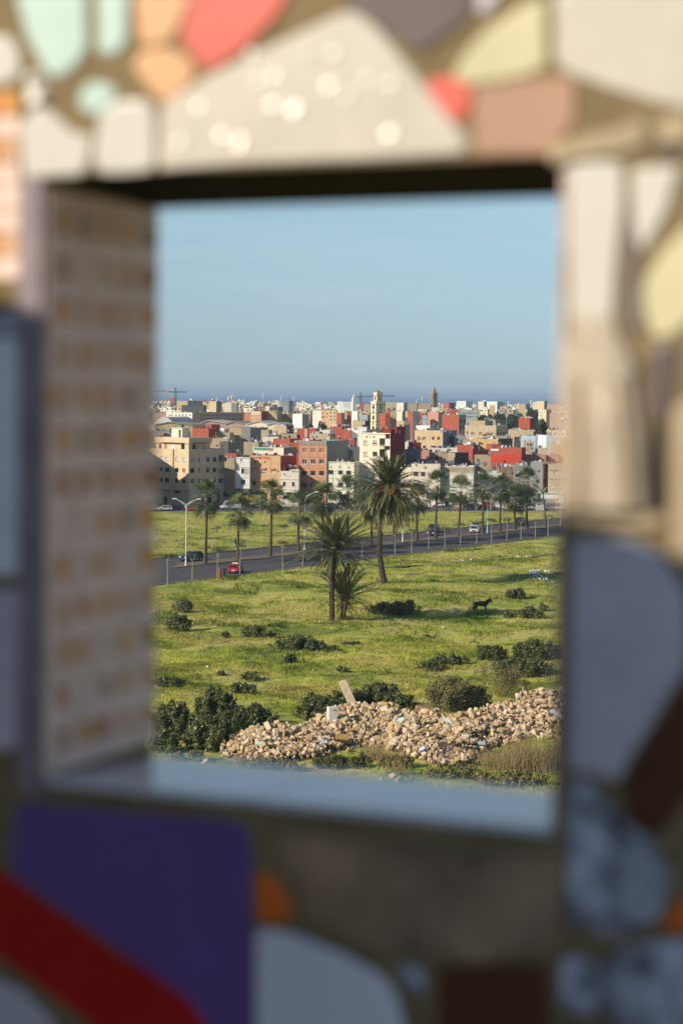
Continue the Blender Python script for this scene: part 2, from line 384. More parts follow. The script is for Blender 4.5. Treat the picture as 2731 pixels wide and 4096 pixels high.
	tile(orang, [(700, 375), (740, 372), (775, 420), (802, 472), (770, 512), (702, 500)], '8', 'small orange chip beside the purple tile')
	tile(umber, [(735, 262), (1100, 292), (1500, 325), (1525, 345), (1525, 575), (1300, 612), (1090, 592), (960, 560), (860, 482), (790, 390)], '8', 'brown grey streaked quarter round tile', it=1)
	tile(bluew, [(700, 525), (780, 532), (930, 590), (1045, 655), (1080, 705), (1120, 860), (700, 860)], '8', 'cool white tile')
	tile(brown, [(1195, 625), (1495, 618), (1510, 860), (1200, 860)], '8')
	tile(marble2, [(1080, 620), (1150, 630), (1160, 700), (1110, 690)], '8')
	# --- left side
	tile(bluew, [(-80, 395), (125, 395), (132, 420), (132, 1440), (110, 1460), (-80, 1460)], '5', 'tall cool white tile left of the opening', it=1)
	tile(marble, [(-80, 1525), (130, 1520), (135, 2150), (60, 2240), (-80, 2240)], '5', it=1)
	tile(marble2, [(-80, 285), (125, 275), (125, 360), (-80, 385)], '5')
	# little square tesserae on the front, left of the opening above the shade line
	tess = MB(); cols = []
	palette = [mat('tessera_%d' % i, c, rough=.6, var=.1, scale=30, spec=.2) for i, c in enumerate([(.90, .66, .53), (.84, .60, .48), (.74, .30, .09), (.76, .36, .10), (.56, .22, .11), (.46, .29, .15), (.72, .42, .24)])]
	z3a = wp(0, 92)[1]; z3b = wp(0, 300)[1]; ua = wp(-60, 200)[0]; ub = wp(21, 200)[0]
	g = .0205; nz = int((z3a - z3b) / g); nu = int((ub - ua) / g)
	for i in range(nz):
		for j in range(nu):
			m = random.choice([2, 3, 6]) if (i % 2 == 0 and (i // 2) % 3 != 2 and j % 5 != 2) else 0
			uu = ub - j * g; zz = z3a - i * g
			tess.prism([(uu - g + .001, zz - g + .001), (uu - .001, zz - g + .001), (uu - .001, zz - .001), (uu - g + .001, zz - .001)], WO - base, WU, WZ, -WN, -.002, .003, m)
	tess.build('front_tesserae', palette, root)
	rim = mat('worn_rim', (.55, .42, .32), rough=.6, var=.15, scale=20)
	b = MB(); zz0, zz1 = ZB - .01, ZT - .004
	b.prism([(-.024, zz0), (-.001, zz0), (-.001, zz1), (-.024, zz1)], WO - base, WU, WZ, -WN, -.002, .004, 0)
	b.build('edge_strip', mat('worn_purple_rim', (.30, .24, .25), rough=.6, var=.15, scale=20), root)['label'] = 'thin worn edge strip left of the opening'
	# --- lining of the left reveal: 2 cm glass squares, every second row and column coloured
	lin = MB(); g = .0192
	rnd = random.Random(5)
	nrow = int((ZT - ZB) / g) + 1
	for i in range(nrow):
		for j in range(int(TK / g)):
			colored = (i % 2 == 1) and (j % 2 == 1)
			m = rnd.choice([2, 3, 3, 5, 4, 6, 3, 5, 6]) if colored and rnd.random() < .85 else rnd.choice([6, 1, 1, 0, 1]) if i % 2 == 1 else rnd.choice([0, 0, 0, 1])
			t0 = j * g + .001; t1 = t0 + g - .0015
			if j == int(TK / g) - 1: t1 = TK
			z1_ = ZT - .012 - i * g; z0_ = z1_ - g + .0015
			if z0_ < ZB - .012: continue
			lin.hexa([P(a, zz, tt) for zz in (z0_, z1_) for a, tt in ((-.001, t0), (.003, t0), (.003, t1), (-.001, t1))], m)
	lin.build('reveal_tesserae', palette, root)['label'] = 'lining of small square glass tiles inside the opening'
	rv = MB()  # unseen lining added to bounce warm light onto the left reveal
	for i in range(nrow):
		for j in range(int(TK / g)):
			t0 = j * g + .001; t1 = t0 + g - .0015; z1_ = ZT - .012 - i * g; z0_ = z1_ - g + .0015
			if z0_ < ZB - .012: continue
			rv.hexa([P(a, zz, tt) for zz in (z0_, z1_) for a, tt in ((HU - .003, t0), (HU + .001, t0), (HU + .001, t1), (HU - .003, t1))], rnd.choice([0, 0, 0, 6, 1, 3]))
	rv.build('reveal_tesserae', palette, root)['label'] = 'small pale tiles added on the hidden right reveal to bounce light'
	# --- sill of pale glazed pieces
	sill = mat('pale_sill_glaze', (0.660, 0.660, 0.660), rough=.22, var=.05, scale=8, spec=.6)
	for k, (a, c) in enumerate(((.0045, .2), (.2015, HU - .002))):
		s = MB()
		def Q(u, t, e): return P(u, ZB + (ZBB - ZB) * (t / TK), t) + WZ * e
		s.hexa([Q(a, -.004, .0), Q(c - .001, -.004, .0), Q(c - .001, TK, .0), Q(a, TK, .0), Q(a, -.004, .006), Q(c - .001, -.004, .006), Q(c - .001, TK, .006), Q(a, TK, .006)], 0)
		s.build('sill_tile', sill, root)
	# flat facets added at the glints, tilted to mirror the sun into the camera
	glint_m = mat('glint_facet_glaze', (.62, .56, .45), rough=.27, var=0, spec=1.0)
	Hv = (SUN_V + Vector((0, -1, 0))).normalized(); Hu = Hv.cross(WZ).normalized(); Hw = Hu.cross(Hv)
	for (X, Y, r) in [(813, 637, 1), (1000, 610, .7), (1085, 630, .75), (1165, 365, .9), (1240, 340, .8), (1230, 470, 1.0), (1325, 490, 1.5), (1480, 385, 1.1), (1500, 240, .9), (1395, 230, .6), (900, 480, .6), (1130, 240, .5),
					  (1650, 360, .8), (1752, 380, .8), (1750, 600, 1.05), (1560, 430, .7), (175, 440, 1.9), (160, 350, .9), (1170, 260, .5), (1080, 660, .6)]:
		u, z = wpz('3', X, Y)
		s = MB(); R = .0040 * r ** .5; c = P(u, z, -.0045 if X > 200 else -.0085); n_ = 12
		Rm = Matrix.Rotation(rnd.uniform(-.5, .5) * R_(9) * (1.6 - min(r, 1.5)), 3, 'Z')
		s.v = [tuple(c + Rm @ (Hu * R * math.cos(2 * PI * k / n_) + Hw * R * math.sin(2 * PI * k / n_))) for k in range(n_)]
		s.v += [tuple(c + WU * R * 1.25 * math.cos(2 * PI * k / n_) * (1 if Hu.dot(WU) > 0 else -1) + WZ * R * 1.25 * math.sin(2 * PI * k / n_) + WN * .003) for k in range(n_)]
		s.f.append(tuple(range(n_))); s.m.append(0)
		for k in range(n_): s.f.append((k, (k + 1) % n_, n_ + (k + 1) % n_, n_ + k)); s.m.append(0)
		s.build('glint_facet', glint_m, root)
	# broken tiles carried on over the rest of the wall, beyond what the opening shows
	ex = MB(); pal = [cream, white, aqua, peach, coral, lemon, marble, purple, redg, bluew, dusty]
	c = .095
	fr = [wp(-12, -12), wp(694, -12), wp(694, 1036), wp(-12, 1036)]
	umin = min(fr[0][0], fr[3][0]); umax = max(fr[1][0], fr[2][0]); zmax = max(fr[0][1], fr[1][1]); zmin = min(fr[2][1], fr[3][1])
	uu = u0 + .02
	while uu < u1 - c:
		zz = z0 + .02
		while zz < z1 - c:
			if uu + c < umin or uu > umax or zz > zmax or zz + c < zmin:
				q = [(uu + rnd.uniform(.004, .03), zz + rnd.uniform(.004, .03)), (uu + c - rnd.uniform(.004, .03), zz + rnd.uniform(.004, .03)),
					 (uu + c - rnd.uniform(.004, .03), zz + c - rnd.uniform(.004, .03)), (uu + rnd.uniform(.004, .03), zz + c - rnd.uniform(.004, .03))]
				ex.prism(q, WO - base, WU, WZ, -WN, -.002, .006, rnd.randrange(len(pal)))
			zz += c
		uu += c
	ex.build('outer_tiles', pal, root)
mosaic_wall()
# an unseen wall added beside the photographer; its level top throws the shade over the lower half of the mosaic
def shade_wall():
	A = on_plane(10, 302, WO, WN); B = on_plane(625, 535, WO, WN)
	L1 = 1.5; L2 = L1 + (A.z - B.z) / SUN_V.z
	Q1 = A + SUN_V * L1; Q2 = B + SUN_V * L2
	d = (Q2 - Q1); d.z = 0; d.normalize()
	nrm = Vector((-d.y, d.x, 0))
	if nrm.dot(Vector((-1, -1, 0))) < 0: nrm = -nrm
	A1 = Q1 - d * .9; A2 = Q2 + d * 1.6
	top = Q1.z; z0 = H - 1.52
	base = (A1 + A2) / 2; base.z = z0
	root = empty('added_shade_wall', base, 0, 'unseen plain wall added to shade the lower mosaic', 'parapet')
	b = MB(); hl = (A2 - A1).length / 2
	b.obox(Vector((0, 0, 0)), d, nrm, -hl, hl, 0, .18, 0, top - z0 - .05, 0)
	b.build('wall_body', mat('shade_wall_plaster', (.66, .64, .63), rough=.9, var=.12, scale=4), root)  # pale colour chosen to bounce light into the shaded tiles
	b = MB(); b.obox(Vector((0, 0, 0)), d, nrm, -hl - .03, hl + .03, 0, .21, top - z0 - .05, top - z0, 0)
	b.build('coping', mat('shade_wall_coping', (.5, .45, .38), rough=.8, var=.1, scale=4), root)
shade_wall()
def terrace():
	z = H - 1.52
	root = empty('lookout_tower', (0, -.6, 0), 0, 'concrete lookout block carrying the mosaic walled terrace', 'tower')
	b = MB(); b.box((0, 0, z - .15), (8.4, 6.6, .3)); b.build('terrace_slab', mat('terrace_concrete', (.42, .39, .34), rough=.9, var=.2, scale=2), root)
	b = MB(); b.box((0, 0, (z - .3) / 2), (7.6, 5.8, z - .3)); b.build('tower_body', wallmat('sand'), root)
terrace()
def haze():
	b = MB(); x = 62000; y0, y1, z0, z1 = -200, 81000, -1.5, 60
	b.hexa([(-x, y0, z0), (x, y0, z0), (x, y1, z0), (-x, y1, z0), (-x, y0, z1), (x, y0, z1), (x, y1, z1), (-x, y1, z1)])
	m = bpy.data.materials.new('thin_haze'); m.use_nodes = True; nt = m.node_tree; nt.nodes.remove(nt.nodes['Principled BSDF'])
	v = nt.nodes.new('ShaderNodeVolumePrincipled'); v.inputs['Color'].default_value = (.66, .84, 1.0, 1); v.inputs['Density'].default_value = 8.0e-5; v.inputs['Anisotropy'].default_value = .1
	nt.links.new(v.outputs[0], nt.nodes['Material Output'].inputs['Volume'])
	setp(b.build('haze', m), kind='stuff')
haze()
# ------------------------------------------------------------------ terrain
def _hash(ix, iy, seed):
	n = (ix.astype(np.int64) * 374761393 + iy.astype(np.int64) * 668265263 + seed * 974711) & 0x7fffffff
	n = ((n ^ (n >> 13)) * 1274126177) & 0x7fffffff
	return ((n ^ (n >> 16)) & 0xffff) / 65535.0
def vnoise(x, y, s, seed=1):
	x = np.asarray(x, float) / s; y = np.asarray(y, float) / s
	ix = np.floor(x); iy = np.floor(y); fx = x - ix; fy = y - iy
	fx = fx * fx * (3 - 2 * fx); fy = fy * fy * (3 - 2 * fy)
	a = _hash(ix, iy, seed); b = _hash(ix + 1, iy, seed); c = _hash(ix, iy + 1, seed); d = _hash(ix + 1, iy + 1, seed)
	return (a * (1 - fx) + b * fx) * (1 - fy) + (c * (1 - fx) + d * fx) * fy
class Line2:      # a straight line on the ground through two picture points
	def __init__(s, p, q):
		a, b = ground(*p), ground(*q); s.a = Vector((a.x, a.y)); s.b = Vector((b.x, b.y)); s.d = (s.b - s.a).normalized(); s.n = Vector((s.d.y, -s.d.x))
		if s.n.y > 0: s.n = -s.n           # n points towards the camera
	def dist(s, x, y): return (np.asarray(x) - s.a.x) * s.n.x + (np.asarray(y) - s.a.y) * s.n.y
	def pt(s, t, off=0.0, z=0.0):
		p = s.a + s.d * t + s.n * off; return Vector((p.x, p.y, z))
LN = Line2((151, 586), (561, 535.5))       # near edge of the avenue
LM1 = Line2((174, 568.5), (545, 528.2))    # median, near kerb
LM2 = Line2((174, 565.0), (545, 525.8))    # median, far kerb
LF = Line2((151, 559.5), (563, 517.9))     # far kerb
LS = Line2((150, 511.8), (560, 511.3))     # near edge of the back street
def sstep(x, a, b):
	t = np.clip((np.asarray(x, float) - a) / (b - a), 0, 1); return t * t * (3 - 2 * t)
def hgt(x, y):
	x = np.asarray(x, float); y = np.asarray(y, float)
	b = (vnoise(x, y * .8, 17, 3) - .5) * 1.0 + (vnoise(x, y, 6.5, 4) - .5) * .5 + (vnoise(x, y, 2.3, 5) - .5) * .26
	b += .75 * np.exp(-((x - 34) / 16) ** 2 - ((LN.dist(x, y) - 10) / 9) ** 2)       # low bank beside the road on the right
	m = sstep(LN.dist(x, y), 1.0, 7) + sstep(-LF.dist(x, y), 1.0, 6) * .7
	m *= sstep(LS.dist(x, y), 1.0, 8) * sstep(y, 60, 140)
	return b * np.clip(m, 0, 1)
def hz(x, y): return float(hgt(np.array([x]), np.array([y]))[0])
def gp(px, py, dz=0.0):          # point of the real terrain seen at a picture position
	p = ground(px, py)
	for _ in range(3): p = ground(px, py, hz(p.x, p.y))
	p.z += dz; return p
def grass_material(name, leafy):
	m = bpy.data.materials.new(name); m.use_nodes = True
	nt = m.node_tree; N = nt.nodes; L = nt.links; bs = N['Principled BSDF']
	bs.inputs['Roughness'].default_value = .85; bs.inputs['Specular IOR Level'].default_value = .1
	geo = N.new('ShaderNodeNewGeometry')
	def noise(scale, det=5, rough=.6, sx=1.0, dist=0.0, off=(0, 0, 0)):
		mp = N.new('ShaderNodeMapping'); mp.inputs['Scale'].default_value = (sx, 1, 1); mp.inputs['Location'].default_value = off
		L.new(geo.outputs['Position'], mp.inputs['Vector'])
		sep = N.new('ShaderNodeSeparateXYZ'); L.new(mp.outputs[0], sep.inputs[0]); cmb = N.new('ShaderNodeCombineXYZ'); L.new(sep.outputs[0], cmb.inputs[0]); L.new(sep.outputs[1], cmb.inputs[1])
		n = N.new('ShaderNodeTexNoise'); n.inputs['Scale'].default_value = scale; n.inputs['Detail'].default_value = det; n.inputs['Roughness'].default_value = rough; n.inputs['Distortion'].default_value = dist
		L.new(cmb.outputs[0], n.inputs['Vector']); return n.outputs['Fac']
	def ramp(src, stops):
		r = N.new('ShaderNodeValToRGB'); e = r.color_ramp.elements
		e[0].position, e[0].color = stops[0][0], (*stops[0][1], 1); e[1].position, e[1].color = stops[-1][0], (*stops[-1][1], 1)
		for p, c in stops[1:-1]:
			q = e.new(p); q.color = (*c, 1)
		L.new(src, r.inputs[0]); return r.outputs[0]
	def mix(fac, a, b, mode='MIX'):
		x = N.new('ShaderNodeMix'); x.data_type = 'RGBA'; x.blend_type = mode
		for k, v in ((0, fac), (6, a), (7, b)):
			if isinstance(v, (int, float)): x.inputs[k].default_value = v
			elif isinstance(v, tuple): x.inputs[k].default_value = (*v, 1)
			else: L.new(v, x.inputs[k])
		return x.outputs[2]
	g = 1.0
	base = ramp(noise(.075, 9, .72), [(.34, (.12, .16, .04)), (.42, (.25, .29, .055)), (.50, (.40, .41, .085)), (.58, (.50, .43, .15)), (.66, (.27, .29, .05)), (.74, (.42, .36, .16))])
	fine = ramp(noise(1.1, 8, .75), [(.32, (.32, .38, .32)), (.48, (1, 1, 1)), (.66, (1.35, 1.25, 1.0))])
	c = mix(1.0, base, fine, 'MULTIPLY')
	# patches of bare earth, mostly towards the streets
	soil = ramp(noise(.09, 8, .7, off=(31, 7, 0)), [(.60, (0, 0, 0)), (.66, (1, 1, 1))])
	if not leafy: c = mix(soil, c, (.34, .24, .14))
	fl = ramp(noise(.16, 4, .6, off=(3, 50, 0)), [(.48, (0, 0, 0)), (.62, (1, 1, 1))])
	fl2 = ramp(noise(5.0, 2, .5), [(.62, (0, 0, 0)), (.66, (1, 1, 1))])
	flm = mix(1.0, fl, fl2, 'MULTIPLY')
	c = mix(flm, c, (.70, .62, .14))
	L.new(c, bs.inputs['Base Color'])
	if leafy:
		oi = N.new('ShaderNodeVertexColor'); oi.layer_name = 'tint'
		c = mix(1.0, c, oi.outputs['Color'], 'MULTIPLY'); L.new(c, bs.inputs['Base Color'])
		tr = N.new('ShaderNodeBsdfTranslucent'); L.new(c, tr.inputs['Color']); ms = N.new('ShaderNodeMixShader'); ms.inputs[0].default_value = .35
		L.new(bs.outputs[0], ms.inputs[1]); L.new(tr.outputs[0], ms.inputs[2]); L.new(ms.outputs[0], N['Material Output'].inputs['Surface'])
	return m
GROUND_M = grass_material('meadow_ground', False); BLADE_M = grass_material('meadow_blades', True)
PATHS = [[(575, 553.5), (520, 558), (480, 561), (440, 563.8), (400, 566.5), (360, 570), (330, 573)], [(575, 573), (545, 575), (500, 576), (450, 573.5), (400, 575)], [(575, 668), (540, 666), (505, 668), (470, 674)], [(150, 544), (220, 537), (300, 531), (380, 527)]]
_PS = []
def near_path(x, y, w):
	if not _PS:
		for pts in PATHS:
			g_ = [gp(*p) for p in pts]
			for a, b in zip(g_, g_[1:]): _PS.append((a.x, a.y, b.x, b.y))
	out = np.zeros(len(x), bool)
	for (ax, ay, bx, by) in _PS:
		dx, dy = bx - ax, by - ay; t = np.clip(((x - ax) * dx + (y - ay) * dy) / (dx * dx + dy * dy), 0, 1)
		out |= (x - ax - t * dx) ** 2 + (y - ay - t * dy) ** 2 < w ** 2
	return out
def make_ground():
	# one sheet: fine cells over the meadows, coarse cells out to the shore
	ys = np.concatenate([np.array([-120, -40, 20, 60, 90]), np.arange(110, 360, .9), np.arange(360, 560, 1.5), np.array([600, 700, 900, 1300, 2000, 3000, 4300.])])
	xs = np.concatenate([np.array([-2600, -900, -400, -200, -120.]), np.arange(-80, 82, .9), np.array([120., 200, 400, 900, 2600])])
	X, Y = np.meshgrid(xs, ys)
	Z = hgt(X, Y)
	Z = np.where((np.abs(X) > 85), 0, Z)
	V = np.stack([X, Y, Z], -1).reshape(-1, 3)
	ny, nx = X.shape
	i = np.arange(ny - 1)[:, None] * nx + np.arange(nx - 1)[None, :]
	Fc = np.stack([i, i + 1, i + 1 + nx, i + nx], -1).reshape(-1, 4)
	me = bpy.data.meshes.new('ground'); n = len(Fc)
	me.vertices.add(len(V)); me.vertices.foreach_set('co', V.astype(np.float32).reshape(-1))
	me.loops.add(n * 4); me.loops.foreach_set('vertex_index', Fc.astype(np.int32).reshape(-1))
	me.polygons.add(n); me.polygons.foreach_set('loop_start', np.arange(0, n * 4, 4, dtype=np.int32)); me.polygons.foreach_set('loop_total', np.full(n, 4, dtype=np.int32))
	me.polygons.foreach_set('use_smooth', [True] * n)
	me.materials.append(GROUND_M); me.update(calc_edges=True)
	setp(link('ground', me), kind='structure')
	ASPH = mat('asphalt', (.095, .088, .085), rough=.85, var=.12, scale=.12, spec=.25, stain=.15)
	ASPH2 = mat('street_asphalt', (.11, .10, .095), rough=.85, var=.15, scale=.15, spec=.25)
	KERB = mat('kerb_stone', (.24, .21, .18), rough=.9, var=.2, scale=1.2)
	DIRT = mat('median_earth', (.21, .15, .09), rough=.95, var=.25, scale=.5)
	PAINT = mat('worn_road_paint', (.30, .29, .27), rough=.8, var=.3, scale=2)
	WALK = mat('pavement_slabs', (.27, .24, .21), rough=.9, var=.15, scale=.6)
	def strip(name, la, lb, oa, ob, z, m, ta=-150, tb=420, n=60):
		b = MB()
		for k in range(n):
			t0 = ta + (tb - ta) * k / n; t1 = ta + (tb - ta) * (k + 1) / n
			b.face([la.pt(t0, oa, z), la.pt(t1, oa, z), lb.pt(t1, ob, z), lb.pt(t0, ob, z)])
		return setp(b.build(name, m), kind='structure')
	strip('avenue', LN, LF, 0, 0, .02, ASPH)
	# the median: raised kerbed strip of earth, rounded off at its left end
	b = MB(); T0, T1 = 0.0, 420
	for (ln, o0, o1) in ((LM1, 0, -.35), (LM2, 0, .35)):
		b.face([ln.pt(T0, o0, .02), ln.pt(T1, o0, .02), ln.pt(T1, o0, .18), ln.pt(T0, o0, .18)], 0)
		b.face([ln.pt(T0, o0, .18), ln.pt(T1, o0, .18), ln.pt(T1, o1, .18), ln.pt(T0, o1, .18)], 0)
	b.face([LM1.pt(T0, 0, .02), LM2.pt(T0, 0, .02), LM2.pt(T0, 0, .18), LM1.pt(T0, 0, .18)], 0)
	b.face([LM1.pt(T0, -.35, .185), LM1.pt(T1, -.35, .185), LM2.pt(T1, .35, .185), LM2.pt(T0, .35, .185)], 1)
	setp(b.build('median', [KERB, DIRT]), kind='structure')
	b = MB()
	for ln, s in ((LF, -1), (LN, 1)):
		b.face([ln.pt(-150, 0, .02), ln.pt(420, 0, .02), ln.pt(420, 0, .16), ln.pt(-150, 0, .16)], 0)
		b.face([ln.pt(-150, 0, .16), ln.pt(420, 0, .16), ln.pt(420, s * .4, .16), ln.pt(-150, s * .4, .16)], 0)
		b.face([ln.pt(-150, s * .4, .16), ln.pt(420, s * .4, .16), ln.pt(420, s * .5, -.3), ln.pt(-150, s * .5, -.3)], 0)
	setp(b.build('avenue_kerb', KERB), kind='structure')
	b = MB()
	wN = float(LM1.dist(LN.a.x, LN.a.y)); wF = -float(LM2.dist(LF.a.x, LF.a.y))
	for ln, s, w in ((LM1, 1, wN), (LM2, -1, wF)):
		for fr in (.33, .66):
			t = -120
			while t < 330:
				o = s * w * fr * .92
				b.face([ln.pt(t, o, .026), ln.pt(t + 3, o, .026), ln.pt(t + 3, o + .14, .026), ln.pt(t, o + .14, .026)]); t += 9
	setp(b.build('lane_markings', PAINT), kind='structure')
	b = MB()      # tarred joints running across the avenue
	strip('back_street', LS, LS, 0, -34, .012, ASPH2, -200, 350, 20)
	strip('pavement', LS, LS, -27, -50, .13, WALK, -200, 350, 20)
	b.face([LS.pt(-200, -26.8, .016), LS.pt(350, -26.8, .016), LS.pt(350, -26.9, .135), LS.pt(-200, -26.9, .135)], 0)
	b.face([LS.pt(-200, 0, .02), LS.pt(350, 0, .02), LS.pt(350, 0, .15), LS.pt(-200, 0, .15)], 0)
	b.face([LS.pt(-200, 0, .15), LS.pt(350, 0, .15), LS.pt(350, .35, .15), LS.pt(-200, .35, .15)], 0)
	b.face([LS.pt(-200, .35, .15), LS.pt(350, .35, .15), LS.pt(350, .45, -.3), LS.pt(-200, .45, -.3)], 0)
	setp(b.build('street_kerb', KERB), kind='structure')
	# trodden foot paths across the meadow
	PATH = mat('trodden_earth', (.30, .22, .12), rough=.95, var=.25, scale=.8)
	b = MB()
	for pts in PATHS:
		prev = None
		for k in range(len(pts) - 1):
			for s in range(10):
				f = s / 10; x = pts[k][0] * (1 - f) + pts[k + 1][0] * f; y = pts[k][1] * (1 - f) + pts[k + 1][1] * f
				p = gp(x, y, .05); w = .75 + .25 * math.sin(x * .31)
				cur = (p, Vector((p.x, p.y + w * 2, hz(p.x, p.y + w * 2) + .05)))
				if prev: b.face([prev[0], cur[0], cur[1], prev[1]])
				prev = cur
	setp(b.build('path', PATH), kind='structure')
	# sea
	SEA = bpy.data.materials.new('sea_water'); SEA.use_nodes = True
	nt = SEA.node_tree; bs = nt.nodes['Principled BSDF']; bs.inputs['Base Color'].default_value = (.12, .24, .40, 1); bs.inputs['Roughness'].default_value = .55; bs.inputs['Specular IOR Level'].default_value = .25
	tc = nt.nodes.new('ShaderNodeTexCoord'); nz = nt.nodes.new('ShaderNodeTexNoise'); nz.inputs['Scale'].default_value = .02; nz.inputs['Detail'].default_value = 5
	mp = nt.nodes.new('ShaderNodeMapping'); mp.inputs['Scale'].default_value = (.02, .1, 1)
	nt.links.new(tc.outputs['Object'], mp.inputs[0]); nt.links.new(mp.outputs[0], nz.inputs['Vector'])
	bp = nt.nodes.new('ShaderNodeBump'); bp.inputs['Strength'].default_value = .3; bp.inputs['Distance'].default_value = 2; nt.links.new(nz.outputs[0], bp.inputs['Height']); nt.links.new(bp.outputs[0], bs.inputs['Normal'])
	b = MB(); xs = [-60000, -6000, -1500, 0, 1500, 6000, 60000]; ysx = [4000, 6000, 12000, 30000, 80000]
	for i in range(len(xs) - 1):
		for j in range(len(ysx) - 1): b.face([(xs[i], ysx[j], .3), (xs[i + 1], ysx[j], .3), (xs[i + 1], ysx[j + 1], .3), (xs[i], ysx[j + 1], .3)])
	setp(b.build('sea', SEA), kind='structure')
make_ground()
# ------------------------------------------------------------------ meadow grass
def tufts(n, ylo, yhi, size, nbl, dens_seed, keep=None, margin=20):
	y = ylo + (yhi - ylo) * np.sqrt(RNG.random(n)) if ylo < 200 else RNG.uniform(ylo, yhi, n)
	half = y * .0985 + 3
	x = RNG.uniform(-1, 1, n) * half + y * .012
	ok = ((LN.dist(x, y) > .6) | (LF.dist(x, y) < -.6)) & (LS.dist(x, y) > 1.0)
	d = vnoise(x, y, 3.0, dens_seed) * .6 + vnoise(x, y, 9.0, dens_seed + 9) * .6
	ok &= d > RNG.uniform(.25, .85, n)
	ok &= ~near_path(x, y - .8, 1.0)
	if keep is not None: ok &= keep(x, y)
	x, y, d = x[ok], y[ok], d[ok]; m = len(x); z = hgt(x, y)
	sz = size * (.5 + 1.3 * RNG.random(m) ** 2 + .8 * (d - .5))
	P = []; T = []
	tint_base = .45 + 1.15 * (.6 * vnoise(x, y, 1.7, 77) + .4 * vnoise(x, y, 11, 78))[:, None] * np.array([1.0, 1.0, .9]) + RNG.uniform(-.12, .12, (m, 1))
	for k in range(nbl):
		a = RNG.uniform(0, 2 * PI, m); r = RNG.uniform(0, .55, m) * sz
		bx = x + np.cos(a) * r; by = y + np.sin(a) * r
		lean = RNG.uniform(.1, .75, m) * sz; hh = sz * RNG.uniform(.45, 1.1, m); w = sz * RNG.uniform(.10, .22, m)
		fa = RNG.uniform(0, PI, m)
		p0 = np.stack([bx - np.cos(fa) * w, by - np.sin(fa) * w, z - .03], -1); p1 = np.stack([bx + np.cos(fa) * w, by + np.sin(fa) * w, z - .03], -1)
		p2 = np.stack([bx + np.cos(a) * lean, by + np.sin(a) * lean, z + hh], -1)
		P.append(np.stack([p0, p1, p2], 1)); T.append(np.clip(tint_base + RNG.uniform(-.1, .1, (m, 1)), .25, 1.8))
	return np.concatenate(P), np.concatenate(T)
def tinted(name, P, T, m, label=None, cat=None, kind='stuff', parent=None):
	me = tri_mesh(name, P, m)
	k = P.shape[1]
	ca = me.color_attributes.new('tint', 'FLOAT_COLOR', 'CORNER')
	c = np.concatenate([np.repeat(T, k, axis=0), np.ones((len(T) * k, 1))], 1)
	ca.data.foreach_set('color', c.astype(np.float32).reshape(-1))
	o = link(name, me, parent)
	return setp(o, label, cat, None, kind)
def make_grass():
	a = tufts(120000, 140, 250, .19, 4, 21)
	b = tufts(100000, 250, 380, .22, 3, 21)
	c = tufts(70000, 360, 540, .26, 3, 21)
	P = np.concatenate([a[0], b[0], c[0]]); T = np.concatenate([a[1], b[1], c[1]])
	tinted('grass', P, T, BLADE_M, 'rough green grass and low weeds over the sunlit meadow', 'grass')
	# taller weeds with pale yellow flower heads, in drifts
	w = tufts(60000, 142, 400, .34, 3, 60, keep=lambda x, y: vnoise(x, y * .6, 5, 91) * .7 + vnoise(x, y, 14, 92) * .3 > .60)
	tinted('weeds', w[0], w[1] * np.array([.50, .62, .55]), BLADE_M, 'taller dark green weeds growing in drifts through the grass', 'weeds')
make_grass()
# ------------------------------------------------------------------ bushes
LEAF_D = mat('bush_leaf', (.12, .135, .042), rough=.4, var=.4, scale=1.5, spec=.5, transl=.2)
LEAF_M = mat('weed_leaf', (.17, .19, .055), rough=.6, var=.3, scale=1.2, transl=.25)
LEAF_F = mat('feathery_leaf', (.17, .20, .06), rough=.7, var=.3, scale=1.0, transl=.3)
DRYG = mat('dry_stalk', (.33, .23, .12), rough=.9, var=.3, scale=1.0)
TWIG = mat('twig_bark', (.17, .12, .075), rough=.9, var=.2, scale=3)
def leaf_cloud(n, cx, cy, cz, rx, ry, rz, ls, flat=.35, lobes=7, rnd=None, bottom=0.0):
	"""Leaf quads scattered in a lumpy volume; returns (n,4,3)."""
	rnd = rnd or RNG
	lc = rnd.normal(0, 1, (lobes, 3)); lc /= np.linalg.norm(lc, axis=1)[:, None]; lc *= rnd.uniform(.25, .72, (lobes, 1))
	lr = rnd.uniform(.28, .55, lobes)
	w = rnd.integers(0, lobes, n)
	d = rnd.normal(0, 1, (n, 3)); d /= np.linalg.norm(d, axis=1)[:, None]
	p = lc[w] + d * (lr[w] * rnd.uniform(.55, 1.02, n) ** .5)[:, None]
	p = p * np.array([rx, ry, rz]) + np.array([cx, cy, cz])
	p[:, 2] = np.where(p[:, 2] < bottom, bottom + rnd.random(n) * rz * .5, p[:, 2])
	nrm = d + rnd.normal(0, .7, (n, 3)); nrm[:, 2] += .35; nrm /= np.linalg.norm(nrm, axis=1)[:, None]
	t = np.cross(nrm, rnd.normal(0, 1, (n, 3))); t /= np.linalg.norm(t, axis=1)[:, None]
	b = np.cross(nrm, t)
	s = ls * rnd.uniform(.55, 1.35, (n, 1))
	return np.stack([p - t * s, p + b * s * flat - t * s * .1, p + t * s, p - b * s * flat - t * s * .1], 1)
